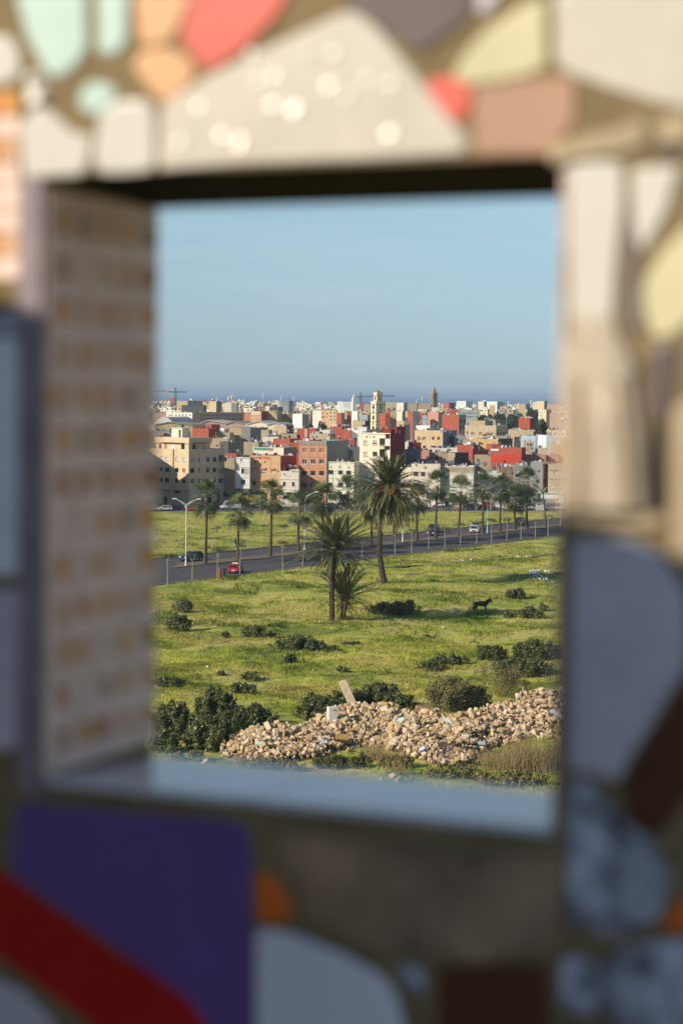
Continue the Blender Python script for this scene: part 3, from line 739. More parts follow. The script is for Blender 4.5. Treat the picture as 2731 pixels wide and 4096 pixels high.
def bush(px, py, wpx, hpx, label, m=None, ls=.16, dens=1.0, stems=9, cat='bush', depth=.8, name='bush', group=None):
	"""ragged scrub: many separate leafy shoots of different height fanning out of the ground"""
	g = gp(px, py); s = F / g.y; w = wpx / s / 2 * 1.08; h = hpx / s * .98
	w, h = max(w, .2), max(h, .25)
	y0 = g.y + w * depth * .5
	root = empty(name, (g.x, y0, hz(g.x, y0)), 0, label, cat, group)
	rg = np.random.default_rng(int(px * 7 + py))
	nsh = int(np.clip(w * (1 + w * depth) * 7 * dens, 7, 90)); out = []; b = MB()
	for k in range(nsh):
		a = rg.uniform(0, 2 * PI); r = rg.random() ** .6; bx, by = w * r * math.cos(a) * .85, max(w * depth, .3) * r * math.sin(a) * .85
		env = (1 - .45 * r * r) * rg.uniform(.6, 1.05); hh = h * env
		lx, ly = bx * .18 + rg.normal(0, .12) * h, rg.normal(0, .1) * h
		rr = min(.22 + .26 * h, .75) * rg.uniform(.7, 1.3); nl = int(np.clip(95 * dens * rr * (hh + .3) / (ls / .16) ** 2 * 1.25, 14, 300))
		t = rg.random(nl) ** .55; p = np.stack([bx + lx * t, by + ly * t, .04 + hh * t], -1)
		off = rg.normal(0, 1, (nl, 3)); off /= np.linalg.norm(off, axis=1)[:, None]; p = p + off * (rr * (1.05 - .55 * t) * rg.uniform(.3, 1, nl))[:, None] * np.array([1, 1, .6]); p[:, 2] = np.maximum(p[:, 2], .02)
		nr = off + rg.normal(0, .6, (nl, 3)); nr[:, 2] += .4; nr /= np.linalg.norm(nr, axis=1)[:, None]
		tt = np.cross(nr, rg.normal(0, 1, (nl, 3))); tt /= np.linalg.norm(tt, axis=1)[:, None]; bb = np.cross(nr, tt); sz = ls * .8 * rg.uniform(.5, 1.4, (nl, 1))
		out.append(np.stack([p - tt * sz, p + bb * sz * .45 - tt * sz * .1, p + tt * sz, p - bb * sz * .45 - tt * sz * .1], 1))
		if k < stems: b.tube([(bx * .4, by * .4, -.1), (bx + lx * .5, by + ly * .5, hh * .55), (bx + lx, by + ly, hh * 1.06)], [.028, .018, .007], 4)
	if not b.v: b.tube([(0, 0, -.1), (0, 0, h * .6)], .02, 4)
	Pq = np.concatenate(out); mi = (rg.random(len(Pq)) < .36).astype(int)
	link('foliage', tri_mesh('foliage', Pq, [m or LEAF_D, LEAF_M if (m or LEAF_D) is LEAF_D else DRYG], mi), root)
	b.build('stems', TWIG, root)
	return root
def P_(X, Y): return zp('p', X, Y)
def Q_(X, Y): return zp('q', X, Y)
def bushes():
	k = .1354; j = .14015
	L = [
	 (P_(265, 190), 20, 14, 'dark leafy bush, upper one at the left edge of the meadow'),
	 (P_(215, 330), 25, 19, 'dark bush with open leaves just below the upper bush at the left edge'),
	 (P_(775, 378), 24, 13, 'rounded dark bush alone in the grass left of the palms'),
	 (P_(572, 382), 10, 8, 'small dark bush left of the rounded one'),
	 (P_(900, 370), 11, 6, 'low dark bush just right of the rounded bush'),
	 (P_(1110, 475), 52, 14, 'long ragged dark bush below and left of the palm pair'),
	 (P_(1060, 575), 19, 12, 'small bush growing under the long ragged bush'),
	 (P_(1360, 470), 14, 6, 'low scrubby plant at the right end of the long ragged bush'),
	 (P_(1500, 440), 20, 6, 'thin low bush right under the palm pair'),
	 (P_(755, 698), 22, 9, 'small flat bush above the big thicket'),
	 (P_(705, 795), 26, 13, 'dense round bush nearest above the big thicket'),
	 (P_(150, 742), 40, 9, 'low dark hedge-like bush at the left edge above the thicket'),
	 (P_(540, 668), 8, 5, 'tiny bush alone in the bright grass'),
	 (P_(1450, 640), 16, 7, 'sparse bush in the grass above the leaning slab'),
	 (Q_(300, 205), 48, 14, 'wide dark bush right of the palm pair'),
	 (Q_(440, 200), 14, 15, 'upright dark plant at the right end of the wide bush'),
	 (Q_(1145, 228), 15, 7, 'low bush below and right of the horse'),
	 (Q_(1285, 228), 22, 13, 'brownish green bush right of the horse'),
	 (Q_(1378, 175), 11, 10, 'tall bush between the horse and the pillar'),
	 (Q_(590, 600), 30, 9, 'low bush in the middle of the meadow right of the slab'),
	 (Q_(720, 560), 36, 11, 'spreading dark bush in the middle right of the meadow'),
	 (Q_(1000, 530), 30, 17, 'tall clump of dark leaves at the right of the meadow'),
	 (Q_(1330, 525), 52, 20, 'broad dark thicket at the right edge of the meadow'),
	 (Q_(545, 365), 10, 4, 'small dark tuft below the horse'),
	 (Q_(1240, 640), 60, 18, 'green scrub above the right end of the rubble'),
	]
	for (p, w, h, lab) in L: bush(p[0], p[1], w, h, lab)
	# large thicket at lower left, made of separate shrubs
	for (X, Y, W, Hh, lab) in [(500, 1010, 330, 270, 'tallest rounded shrub of the dark thicket at lower left'), (180, 1130, 330, 300, 'broad shrub of the thicket against the left edge'),
							   (430, 1215, 330, 260, 'front shrub of the thicket beside the rubble'), (800, 1040, 260, 180, 'right hand shrub of the thicket, behind the rubble'),
							   (130, 1225, 220, 180, 'lowest left shrub of the thicket'), (620, 1100, 240, 200, 'middle shrub of the thicket')]:
		bush(*P_(X, Y), W * k, Hh * k, lab, ls=.2, dens=1.1, group='shrubs of the lower left thicket')
	bush(*P_(1250, 1000), 48, 28, 'dark shrub behind the white post and the rubble', ls=.2)
	bush(*P_(1450, 930), 30, 26, 'dark shrub behind the leaning slab', ls=.2)
	bush(*Q_(180, 870), 60, 26, 'dark shrub right of the leaning slab behind the rubble', ls=.19)
	bush(*Q_(330, 890), 30, 18, 'lower dark shrub behind the middle of the rubble', ls=.18)
	bush(*Q_(720, 890), 48, 34, 'feathery green shrub rising behind the rubble', LEAF_F, ls=.13, dens=1.2)
	bush(*Q_(880, 860), 30, 22, 'feathery shrub beside the twiggy one', LEAF_F, ls=.13)
	bush(*Q_(1060, 800), 55, 40, 'thin twiggy shrub standing over the right part of the rubble', LEAF_F, ls=.10, dens=.35, stems=26)
	bush(*Q_(1180, 90), 17, 12, 'big leaved plant above the long shadow right of the horse', ls=.3, dens=1.4, cat='plant')
	# green and dry growth in front of the rubble
	for (X, Y, W, Hh, m, lab, st) in [(1150, 1430, 500, 120, LEAF_M, 'green weeds below the dry grass at the right', 4), (330, 1290, 300, 90, LEAF_M, 'green weeds in front of the middle of the rubble', 4), (760, 1370, 420, 100, LEAF_M, 'pale green weeds before the front of the rubble', 5),
								  (60, 1300, 200, 120, LEAF_D, 'dark weeds in front of the rubble below the slab', 4), (900, 1080, 110, 70, LEAF_M, 'green weed growing up through the rubble', 3), (1330, 860, 120, 50, LEAF_M, 'small creeper on top of the rubble at the right', 3)]:
		bush(*Q_(X, Y), W * j, Hh * j, lab, m, ls=.12, stems=st, depth=.35, cat='weeds', name='weed_clump')
	for (X, Y, W, Hh, m, lab) in [(330, 1290, 300, 80, LEAF_M, 'green weeds at the foot of the rubble, left part'), (900, 1360, 500, 90, LEAF_M, 'long strip of weeds before the left half of the rubble'), (1350, 1350, 300, 110, LEAF_D, 'dark leafy weeds before the rubble, centre'), (1270, 1090, 60, 45, LEAF_M, 'weed growing among the left stones')]:
		bush(*P_(X, Y), W * k, Hh * k, lab, m, ls=.12, stems=3, depth=.35, cat='weeds', name='weed_clump')
	def stalks(p, wpx, hpx, n, lab):
		g = gp(*p); s = F / g.y; w = wpx / s / 2; h = hpx / s
		root = empty('dry_grass_clump', g, 0, lab, 'dry grass')
		b = MB()
		for i in range(n):
			x = random.gauss(0, .5) * w; y = random.uniform(-.5, 2.5); hh = h * random.uniform(.45, 1.05); lx = random.gauss(0, .28) * hh
			r = .014
			b.tube([(x, y, -.1), (x + lx * .4, y, hh * .6), (x + lx, y + random.gauss(0, .1), hh)], [r * 1.4, r, r * .4], 3, 0, False)
			if random.random() < .5: b.tube([(x + lx * .4, y, hh * .6), (x + lx * .4 + random.gauss(0, .2) * hh, y, hh * .9)], [r * .8, r * .4], 3, 0, False)
		b.build('stalks', DRYG, root)
	stalks(Q_(1300, 1330), 70, 36, 420, 'tall dry brown grass at the lower right')
	stalks(Q_(1050, 1310), 55, 22, 230, 'dry brown grass before the right end of the rubble')
	stalks(Q_(180, 1240), 34, 16, 170, 'dry brown grass before the middle of the rubble')
	stalks(Q_(330, 1340), 24, 14, 60, 'pale dead stems below the rubble')
bushes()
# ------------------------------------------------------------------ rubble
def rock_mesh(name, seed, m):
	r = random.Random(seed); bm = bmesh.new()
	d = [r.uniform(.35, 1), r.uniform(.35, 1), r.uniform(.3, .75)]
	pts = []
	for sx in (-1, 1):
		for sy in (-1, 1):
			for sz in (-1, 1):
				pts.append((sx * d[0] * .5 * r.uniform(.6, 1), sy * d[1] * .5 * r.uniform(.6, 1), sz * d[2] * .5 * r.uniform(.6, 1)))
	for _ in range(5):
		v = Vector((r.gauss(0, 1), r.gauss(0, 1), r.gauss(0, 1))).normalized(); pts.append((v.x * d[0] * .6, v.y * d[1] * .6, v.z * d[2] * .55))
	for p in pts: bm.verts.new(p)
	res = bmesh.ops.convex_hull(bm, input=bm.verts)
	junk = [g for g in res['geom_interior'] if isinstance(g, bmesh.types.BMVert)]
	if junk: bmesh.ops.delete(bm, geom=junk, context='VERTS')
	bmesh.ops.bevel(bm, geom=bm.edges[:], offset=.03, segments=1, affect='EDGES')
	bmesh.ops.triangulate(bm, faces=bm.faces[:])
	me = bpy.data.meshes.new(name); bm.to_mesh(me); bm.free(); me.materials.append(m); return me
def rubble():
	top = [(222, 752), (228.5, 738.5), (248, 733), (269, 731), (323, 718), (357, 710), (363.6, 709), (405.7, 712), (447.7, 718), (475.7, 714), (503.8, 701), (545.8, 691), (575, 692)]
	bot = [(222, 754), (235, 759), (276, 760.5), (310, 757), (343.6, 750.7), (377.6, 748), (412.7, 756), (433.7, 764.5), (461.7, 763.5), (489.8, 748), (531.8, 739), (575, 747)]
	def ip(L, x):
		for a, b in zip(L, L[1:]):
			if a[0] <= x <= b[0]: return a[1] + (b[1] - a[1]) * (x - a[0]) / max(b[0] - a[0], 1e-6)
		return L[-1][1]
	MAXH = 1.35
	def pos(px, f):      # f = 0 front foot of the pile, 1 its crest
		y0, y1 = ip(bot, px), ip(top, px); g0 = ground(px, y0); hh = MAXH * min(1, (y0 - y1) / 30)
		g1 = ground(px, y1, hh)
		g = g0.lerp(g1, f); h = hh * math.sin(f * PI / 2) ** .8 * (.55 + .85 * float(vnoise(np.array([g.x]), np.array([g.y]), 2.2, 55)[0]))
		return Vector((g.x, g.y, 0)), h, g0, g1
	mats = [mat('limestone_%d' % i, c, rough=.9, var=.15, scale=2.5, spec=.15, bump=.3) for i, c in enumerate([(.60, .43, .245), (.47, .34, .20), (.68, .53, .35), (.46, .30, .135), (.31, .24, .16)])]
	# core of fine debris under the stones
	b = MB(); prev = None
	nf = 10
	for i in range(101):
		px = 223 + (574 - 223) * i / 100; row = []
		for kf in range(nf + 1):
			g, h, g0, g1 = pos(px, kf / nf); row.append(Vector((g.x, g.y, h - .12 + .12 * math.sin(px * 1.3 + kf * 2.1) + hz(g.x, g.y) * (1 - kf / nf))))
		back = row[-1].copy(); back.y += 2.5; back.z = -.3; row.append(back)
		row.insert(0, Vector((row[0].x, row[0].y - .3, -.5)))
		if prev:
			for q in range(len(row) - 1): b.face([prev[q], row[q], row[q + 1], prev[q + 1]])
		prev = row
	setp(b.build('rubble_core', mat('rubble_fines', (.22, .17, .11), rough=.95, var=.5, scale=1.6, bump=.5), smooth=True), 'heap of earth and fine debris under the broken stones', 'rubble', None, 'stuff')
	rocks = [rock_mesh('stone', 100 + i, mats[[0, 1, 2, 0, 3, 2, 1, 4, 0, 2][i % 10]]) for i in range(16)]
	cand = []
	rr = random.Random(3)
	for i in range(9500):
		px = rr.uniform(223, 573); f = rr.random() ** .9
		if ip(bot, px) - ip(top, px) < rr.uniform(0, 22): continue
		g, h, g0, g1 = pos(px, f)
		g.x += rr.gauss(0, .25); g.y += rr.gauss(0, .35)
		nn = float(vnoise(np.array([g.x]), np.array([g.y]), 1.8, 66)[0])
		if nn < .30 and rr.random() < .75: continue
		s = .12 + .56 * rr.random() ** 3.8 * (.6 + .8 * nn)
		cand.append((s, g, h, px, f))
	cand.sort(key=lambda c: -c[0])
	big, small = cand[:285], cand[285:]
	for i, (s, g, h, px, f) in enumerate(big):
		o = link('rubble_stone', rocks[i % 16], None, (g.x, g.y, h + s * .18 + rr.uniform(0, .12)))
		o.rotation_euler = (rr.uniform(0, 6), rr.uniform(0, 6), rr.uniform(0, 6)); o.scale = (s * 1.25,) * 3
		part = 'left tongue' if px < 300 else 'middle' if px < 420 else 'right part' if px < 490 else 'high right end'
		row = 'at the front foot of' if f < .33 else 'halfway up' if f < .7 else 'along the crest of'
		col = ['warm tan', 'tan', 'pale cream', 'warm tan', 'ochre brown', 'pale cream', 'tan', 'greyish', 'warm tan', 'pale cream'][(i % 16) % 10]
		setp(o, f'{col} broken stone {row} the rubble heap, {part}', 'stone', 'larger broken stones of the rubble heap')
	allv = []; allm = []
	protos = []
	for me in rocks:
		co_ = np.zeros(len(me.vertices) * 3, dtype=np.float32); me.vertices.foreach_get('co', co_); co_ = co_.reshape(-1, 3)
		tr = np.array([p.vertices[:] for p in me.polygons]); protos.append(co_[tr])
	for i, (s, g, h, px, f) in enumerate(small):
		Rm = np.array(Matrix.Rotation(rr.uniform(0, 6), 3, 'X') @ Matrix.Rotation(rr.uniform(0, 6), 3, 'Z'))
		allv.append(protos[i % 16] @ Rm.T * (s * 1.2) + np.array([g.x + rr.uniform(-.2, .2), g.y, h + s * .1 + rr.uniform(0, .1)])); allm.append(np.full(len(protos[i % 16]), [0, 1, 2, 0, 3, 2, 1, 4, 0, 2][(i % 16) % 10]))
	me = tri_mesh('rubble', np.concatenate(allv), mats, np.concatenate(allm))
	setp(link('rubble', me), 'countless smaller broken tan stones filling the rubble heap', 'rubble', None, 'stuff')
	# leaning slab, white post, beam and coloured fragments
	def placed(name, px, py, hh, dims, rot, m, label, cat):
		p = ground(px, py, hh); b = MB()
		n = 4; prof = []
		hx, hy, hz_ = dims[0] / 2, dims[1] / 2, dims[2] / 2
		k = min(hx, hz_) * .35
		oct_ = [(-hx + k, -hz_), (hx - k, -hz_), (hx, -hz_ + k), (hx * .97, hz_ - k), (hx - k * 1.3, hz_ * .98), (-hx + k, hz_), (-hx * .98, hz_ - k * 1.4), (-hx, -hz_ + k)]
		b.prism(oct_, Vector((0, 0, 0)), Vector((1, 0, 0)), Vector((0, 0, 1)), Vector((0, -1, 0)), -hy, hy, 0, bev=.03)
		o = b.build(name, m, None); o.location = p; o.rotation_euler = rot
		return setp(o, label, cat)
	placed('stone_slab', 347.5, 694, 1.7, (.80, .34, 2.9), (R_(-8), R_(-24), R_(8)), mats[2], 'long flat stone slab leaning upright on top of the rubble', 'stone slab')
	placed('concrete_beam', 341.5, 712.3, 1.35, (.32, .25, 1.95), (R_(5), R_(-50), R_(10)), mat('pale_concrete', (.62, .60, .56), rough=.9, var=.15, scale=3), 'pale concrete beam lying aslant between white post and leaning slab', 'beam')
	pb = ground(331.5, 718.5, 1.55)
	root = empty('white_post', (pb.x, pb.y - .6, 1.5), R_(18), 'square white plastered post stump standing on the rubble', 'post')
	b = MB(); b.box((0, 0, .55), (.78, .62, 1.34)); b.build('post_body', mat('post_plaster', (.78, .73, .62), rough=.85, var=.12, scale=3), root)
	b = MB(); b.lathe((.12, -.317, .98), [(.0, -.05), (.07, -.05), (.07, .05), (.0, .05)], 8); b.build('bolt_hole', DARK, root)
	placed('red_earth_block', 422.5, 710, 1.5, (1.5, .9, .7), (0, R_(6), 0), mat('reddish_earth', (.42, .22, .12), rough=.95, var=.25, scale=2.5), 'lump of reddish earth on the crest of the rubble', 'earth lump')
	placed('ochre_slab', 342, 738, .9, (1.2, .5, .6), (R_(-40), R_(8), 0), mat('ochre_stone', (.36, .24, .08), rough=.9, var=.2, scale=2), 'flat ochre slab in the middle of the rubble', 'stone slab')
	placed('broken_sheet', 556, 716, 1.1, (1.5, .08, .8), (R_(-35), R_(30), R_(-10)), WHITE, 'broken white sheet on the right end of the rubble', 'sheet')
	placed('plaster_chunk', 549.5, 693, 1.7, (.35, .3, .7), (0, R_(10), 0), mat('pinkish_block', (.5, .36, .3), rough=.9, var=.2, scale=3), 'small upright block on the top right of the rubble', 'block')
	for (p, c, lab) in [(P_(835, 1212), (.35, .55, .42), 'pale green tile fragment at the front left of the rubble'), (Q_(360, 1028), (.40, .58, .50), 'pale green fragment in the middle of the rubble'), (Q_(688, 965), (.55, .60, .58), 'pale grey plank in the middle of the rubble'),
						(Q_(512, 1192), (.45, .52, .66), 'light blue fragment at the front foot of the rubble'), (Q_(935, 1160), (.40, .48, .50), 'grey blue broken sheet at the front right of the rubble'), (Q_(1150, 995), (.42, .10, .06), 'brick red fragment in the right part of the rubble'), (P_(1300, 1195), (.5, .52, .55), 'pale grey fragment left of the ochre slab')]:
		y0, y1 = ip(bot, p[0]), ip(top, p[0]); f = (y0 - p[1]) / max(1, y0 - y1); g, h, _, _ = pos(p[0], min(max(f, 0), 1))
		b = MB(); b.box((0, 0, 0), (.62, .12, .36)); o = b.build('tile_fragment', mat('frag_%.2f_%.2f' % (c[0], c[2]), c, rough=.5, var=.08, scale=3)); o.location = (g.x, g.y - .4, h + .38); o.rotation_euler = (R_(-45), R_(random.uniform(-30, 30)), R_(random.uniform(-30, 30)))
		setp(o, lab, 'fragment')
	for (p, s, lab) in [(P_(425, 1305), .75, 'small tan stone alone in the grass left of the rubble'), (P_(120, 1335), .6, 'tan stone in the grass at the lower left corner'), (Q_(228, 1390), .5, 'stone lying left in the weeds below the rubble'), (Q_(350, 1395), .85, 'larger stone lying in the weeds below the rubble'), (Q_(300, 1362), .6, 'grey stone lying in the weeds below the rubble'), (P_(555, 1250), .4, 'small stone beside the left tip of the rubble')]:
		g = gp(*p); o = link('field_stone', rocks[int(s * 20) % 16], None, (g.x, g.y, g.z + s * .15)); o.scale = (s * 1.3,) * 3; o.rotation_euler = (random.random(), random.random(), random.random() * 6); setp(o, lab, 'stone')
rubble()
# litter: pale plastic and rags strewn at the right of the meadow
def litter():
	cols = [mat('plastic_white', (.75, .75, .74), rough=.4, var=.05), mat('plastic_grey', (.38, .38, .42), rough=.5, var=.1), mat('rag_orange', (.62, .22, .08), rough=.7, var=.1), mat('rag_blue', (.25, .33, .45), rough=.6, var=.1)]
	b = MB()
	for (X0, X1, Y0, Y1, n) in [(1120, 1250, 1140, 1185, 26), (1160, 1330, 1195, 1260, 34), (1280, 1440, 1145, 1165, 18), (1370, 1400, 1268, 1285, 5), (960, 1150, 990, 1008, 12), (1280, 1420, 965, 1000, 7), (360, 620, 1030, 1045, 9), (360, 390, 1160, 1170, 2)]:
		for _ in range(n):
			p = gp(*zp('c', random.uniform(X0, X1), random.uniform(Y0, Y1)), .1); s = random.uniform(.12, .42)
			pts = [p + Vector((s * math.cos(a) * random.uniform(.5, 1), s * math.sin(a) * random.uniform(.5, 1), random.uniform(0, .25))) for a in (0, 1.3, 2.6, 3.9, 5.1)]
			c = p + Vector((0, 0, .3)); m = random.choice([0, 0, 1, 1, 3, 2]) if Y0 > 1190 else random.choice([0, 0, 1])
			for i in range(5): b.face([pts[i], pts[(i + 1) % 5], c], m)
	setp(b.build('litter', cols), 'white and grey litter strewn across the grass right of the horse', 'litter', None, 'stuff')
	for (z, X, Y, lab) in [('q', 665, 298, 'white scrap of plastic alone in the grass below the horse'), ('p', 442, 600, 'white scrap of paper alone in the bright grass at the left'), ('p', 1270, 265, 'pale blue plastic bag left of the palm pair'), ('q', 770, 1352 if False else 1352, 'pale scrap in the weeds below the rubble')][:3]:
		p = gp(*zp(z, X, Y), .05); b = MB(); q = [Vector((.2 * math.cos(a), .2 * math.sin(a), random.uniform(0, .15))) for a in (0, 1.2, 2.5, 3.7, 5)]
		for i in range(5): b.face([q[i], q[(i + 1) % 5], (0, 0, .28)])
		o = b.build('plastic_scrap', cols[0]); o.location = p; setp(o, lab, 'litter')
litter()
# ------------------------------------------------------------------ buildings
CEMENT = mat('bare_concrete', (.36, .34, .30), rough=.9, var=.2, scale=1.5)
FOOT = []        # (centre, radius) of everything placed in the town
SKYL = []        # (distance, px0, px1, top y, lowest y that must stay visible)
YAW0 = 22
SHUT = mat('roll_shutter', (.50, .42, .33), rough=.7, var=.05)
SHUTB = mat('brown_shutter', (.33, .17, .09), rough=.7, var=.1)
SHUTR = mat('red_shutter', (.26, .06, .04), rough=.6, var=.1)
FRAME_D = mat('dark_frame', (.07, .06, .055), rough=.6, var=0)
ROOFM = mat('roof_screed', (.30, .26, .22), rough=.95, var=.25, scale=.5)
CURT = mat('white_curtain', (.62, .60, .56), rough=.8, var=.1)
WINMATS = [GLASS, WHITE, SHUT, SHUTB, SHUTR, DARK, FRAME_D, CURT]
def facade(b, O, U, N, w, z0, z1, rects, dep, m):
	"""wall face from O along U with recessed rectangles (u0,u1,za,zb); N points inwards."""
	us = sorted({0, w, *[r[0] for r in rects], *[r[1] for r in rects]}); zs = sorted({z0, z1, *[r[2] for r in rects], *[r[3] for r in rects]})
	us = [u for u in us if 0 <= u <= w]; zs = [z for z in zs if z0 <= z <= z1]
	P = lambda u, z, t=0: O + U * u + Vector((0, 0, z)) + N * t
	for i in range(len(us) - 1):
		for j in range(len(zs) - 1):
			cu, cz = (us[i] + us[i + 1]) / 2, (zs[j] + zs[j + 1]) / 2
			if any(r[0] < cu < r[1] and r[2] < cz < r[3] for r in rects): continue
			b.face([P(us[i], zs[j]), P(us[i + 1], zs[j]), P(us[i + 1], zs[j + 1]), P(us[i], zs[j + 1])], m)
	for (a, c, za, zb) in rects:
		q = [(a, za), (c, za), (c, zb), (a, zb)]
		for k in range(4):
			p, r = q[k], q[(k + 1) % 4]
			b.face([P(*p), P(*r), P(*r, dep), P(*p, dep)], m)
def window(root, O, U, N, r, style, dep, sill=True, far=False):
	a, c, za, zb = r; b = MB(); V = N
	def bx(u0, u1, t0, t1, w0, w1, m): b.obox(O, U, V, u0, u1, t0, t1, w0, w1, m)
	t = dep; w = c - a; h = zb - za; e = .003
	if style in 'dwo': bx(a - e, c + e, t - .02, t + .05, za - e, zb + e, 5 if style == 'o' else 0)
	elif style == 's': bx(a - e, c + e, t - .05, t + .05, za - e, zb + e, 2)
	elif style == 'b': bx(a - e, c + e, t - .05, t + .05, za - e, zb + e, 3)
	elif style == 'r':
		bx(a - e, c + e, t - .02, t + .05, za - e, zb + e, 5)
		bx(a + .02, a + w * .36, t - .07, t - .025, za + .03, zb - .03, 4); bx(c - w * .36, c - .02, t - .07, t - .025, za + .03, zb - .03, 4)
	elif style in 'hc':
		bx(a - e, c + e, t - .02, t + .05, za - e, zb + e, 0); bx(a + .01, c - .01, t - .07, t - .025, za + h * (.45 if style == 'h' else .1), zb - .01, 2 if style == 'h' else 7)
	fm = 1 if style in 'wh' else 6
	if style in 'dwhc' and not far:
		f = .07
		bx(a + .01, a + f, t - .1, t - .072, za + .01, zb - .01, fm); bx(c - f, c - .01, t - .1, t - .072, za + .01, zb - .01, fm)
		bx(a + f, c - f, t - .1, t - .072, za + .01, za + f, fm); bx((a + c) / 2 - f / 2, (a + c) / 2 + f / 2, t - .1, t - .072, za + f, zb - .02, fm)
	if sill and not far: bx(a - .1, c + .1, -.12, -.003, za - .12, za - .02, 1 if style != 'o' else 6)
	return b.build('window', WINMATS, root)
class Bld: pass
def bld(z, XA, XB, XC, Y, D, cf, cs, label, yaw=YAW0, dep=None, wf=(), ws=(), bands=(), hut=None, par=.9, Yb=None, name='house', cat='house', group=None, z0=0.0, style_front=None, shop=None, tanks=0):
	pB = zp(z, XB, Y); pA = zp(z, XA, Y)
	B = at(pB[0], pB[1], D); top = B.z
	f = R_(yaw); U = Vector((math.cos(f), -math.sin(f), 0)); V = Vector((math.sin(f), math.cos(f), 0))
	A = on_plane(pA[0], pA[1], B, V); w = (B - A).dot(U)
	if dep is None:
		if XC is not None:
			pC = zp(z, XC, Y); C_ = on_plane(pC[0], pC[1], B, U); dep = (C_ - B).dot(V)
			if dep < 2 or dep > 45: dep = 10
		else: dep = 9
	O = B - U * w; O.z = z0
	cen = O + U * (w / 2) + V * (dep / 2)
	root = empty(name, cen, 0, label, cat, group)
	o = O - cen; hh = top - z0
	def conv(lst, P0, n, ax, org):
		out = []
		for q in lst:
			X, Yc, W, Hh, st = q
			p0 = on_plane(*zp(z, X - W / 2, Yc - Hh / 2), P0, n); p1 = on_plane(*zp(z, X + W / 2, Yc + Hh / 2), P0, n)
			a, c = sorted(((p0 - org).dot(ax), (p1 - org).dot(ax))); za, zb = sorted((p0.z - z0, p1.z - z0))
			out.append(((a, c, za, zb), st))
		return out
	rf = [r for r in conv(wf, B, V, U, O) if r[0][0] > .02 and r[0][1] < w - .02 and r[0][2] > .02 and r[0][3] < hh - .05]
	rs = [r for r in conv(ws, B, U, V, B) if r[0][0] > .02 and r[0][1] < dep - .02 and r[0][2] > .02 and r[0][3] < hh - .05]
	b = MB(); rec = .22
	facade(b, o, U, V, w, 0, hh, [r[0] for r in rf], rec, 0)
	oB = o + U * w
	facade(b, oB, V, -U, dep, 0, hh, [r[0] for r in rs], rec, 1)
	oC = oB + V * dep; oD = o + V * dep
	Z = Vector((0, 0, hh)); Zr = Vector((0, 0, hh - par)); th = .2
	b.face([oC, oD, oD + Z, oC + Z], 1); b.face([oD, o, o + Z, oD + Z], 0)
	ins = [o + U * th + V * th, oB - U * th + V * th, oC - U * th - V * th, oD + U * th - V * th]; outs = [o, oB, oC, oD]
	for k in range(4):
		n_ = (k + 1) % 4
		b.face([outs[k] + Z, outs[n_] + Z, ins[n_] + Z, ins[k] + Z], 0 if k in (0, 3) else 1)
		b.face([ins[k] + Z, ins[n_] + Z, ins[n_] + Zr, ins[k] + Zr], 1)
	b.face([p + Zr for p in ins], 2)
	b.build('wall', [wallmat(cf), wallmat(cs), ROOFM], root)
	for (r, st) in rf: window(root, o, U, V, r, st, rec, sill=True)
	for (r, st) in rs: window(root, oB, V, -U, r, st, rec, sill=False)
	if bands:
		bb = MB()
		for Yl in bands:
			zz = on_plane(*zp(z, XB, Yl), B, V).z - z0
			bb.obox(o, U, V, -.08, w + .08, -.14, -.003, zz - .12, zz + .1)
		bb.build('ledge', wallmat('cream' if cf in ('white', 'cream', 'oldw') else 'grey'), root)
	R = Bld(); R.root, R.cen, R.o, R.U, R.V, R.w, R.dep, R.top, R.z0, R.z, R.B, R.D, R.par, R.hh = root, cen, o, U, V, w, dep, top, z0, z, B, D, par, hh
	if hut:
		for (fu, fv, hw, hd, h2, c2) in hut:
			hb = MB(); u = fu * w; v = fv * dep
			hb.obox(o, U, V, u, u + hw, v, v + hd, hh - par, hh + h2)
			hb.obox(o, U, V, u - .15, u + hw + .15, v - .15, v + hd + .15, hh + h2, hh + h2 + .18)
			h_ = hb.build('stair_hut', wallmat(c2), root)
			db = MB(); db.obox(o, U, V, u + hw * .55, u + hw * .85, v - .05, v - .004, hh - par + .02, hh - par + min(2.0, (par + h2) * .8)); db.build('door', FRAME_D, h_)
	for k in range(tanks):
		tb = MB(); p = o + U * (w * random.uniform(.2, .8)) + V * (dep * random.uniform(.3, .8)) + Vector((0, 0, hh - par))
		tb.lathe(p, [(.5, .0), (.5, 1.1), (.35, 1.35), (.12, 1.45)], 12); tb.build('water_tank', mat('tank_plastic', (.16, .17, .18), rough=.5, var=.05), root)
	if z0 == 0 and w > 2.5 and D < 1200:      # odds and ends lying on the roof
		jb = MB(); jr = random.Random(int(XA * 3 + Y))
		for k in range(int(min(4 + w * .8, 16))):
			u = jr.uniform(.3, max(.4, w - .8)); v = jr.uniform(.5, max(.6, dep - .8)) * jr.random(); kind = jr.random(); bz = hh - par
			if kind < .5: jb.obox(o, U, V, u, u + jr.uniform(.3, 1.3), v + .4, v + .4 + jr.uniform(.3, .9), bz, hh + jr.uniform(-.1, .75), jr.choice([0, 1, 2, 3]))
			elif kind < .8: p = o + U * u + V * (v + .4) + Vector((0, 0, bz)); jb.tube([p, p + Vector((jr.uniform(-.1, .1), 0, par + jr.uniform(.6, 1.9)))], .035, 4, 3)
			else: p = o + U * u + V * (v + .6) + Vector((0, 0, bz)); jb.lathe(p, [(.3, 0), (.3, par + jr.uniform(.2, .7)), (.05, par + .8)], 8, jr.choice([1, 3]))
		jb.build('roof_junk', [CEMENT, FRAME_D, WHITE, METAL], root)
	FOOT.append((cen.x, cen.y, .5 * math.hypot(w, dep)))
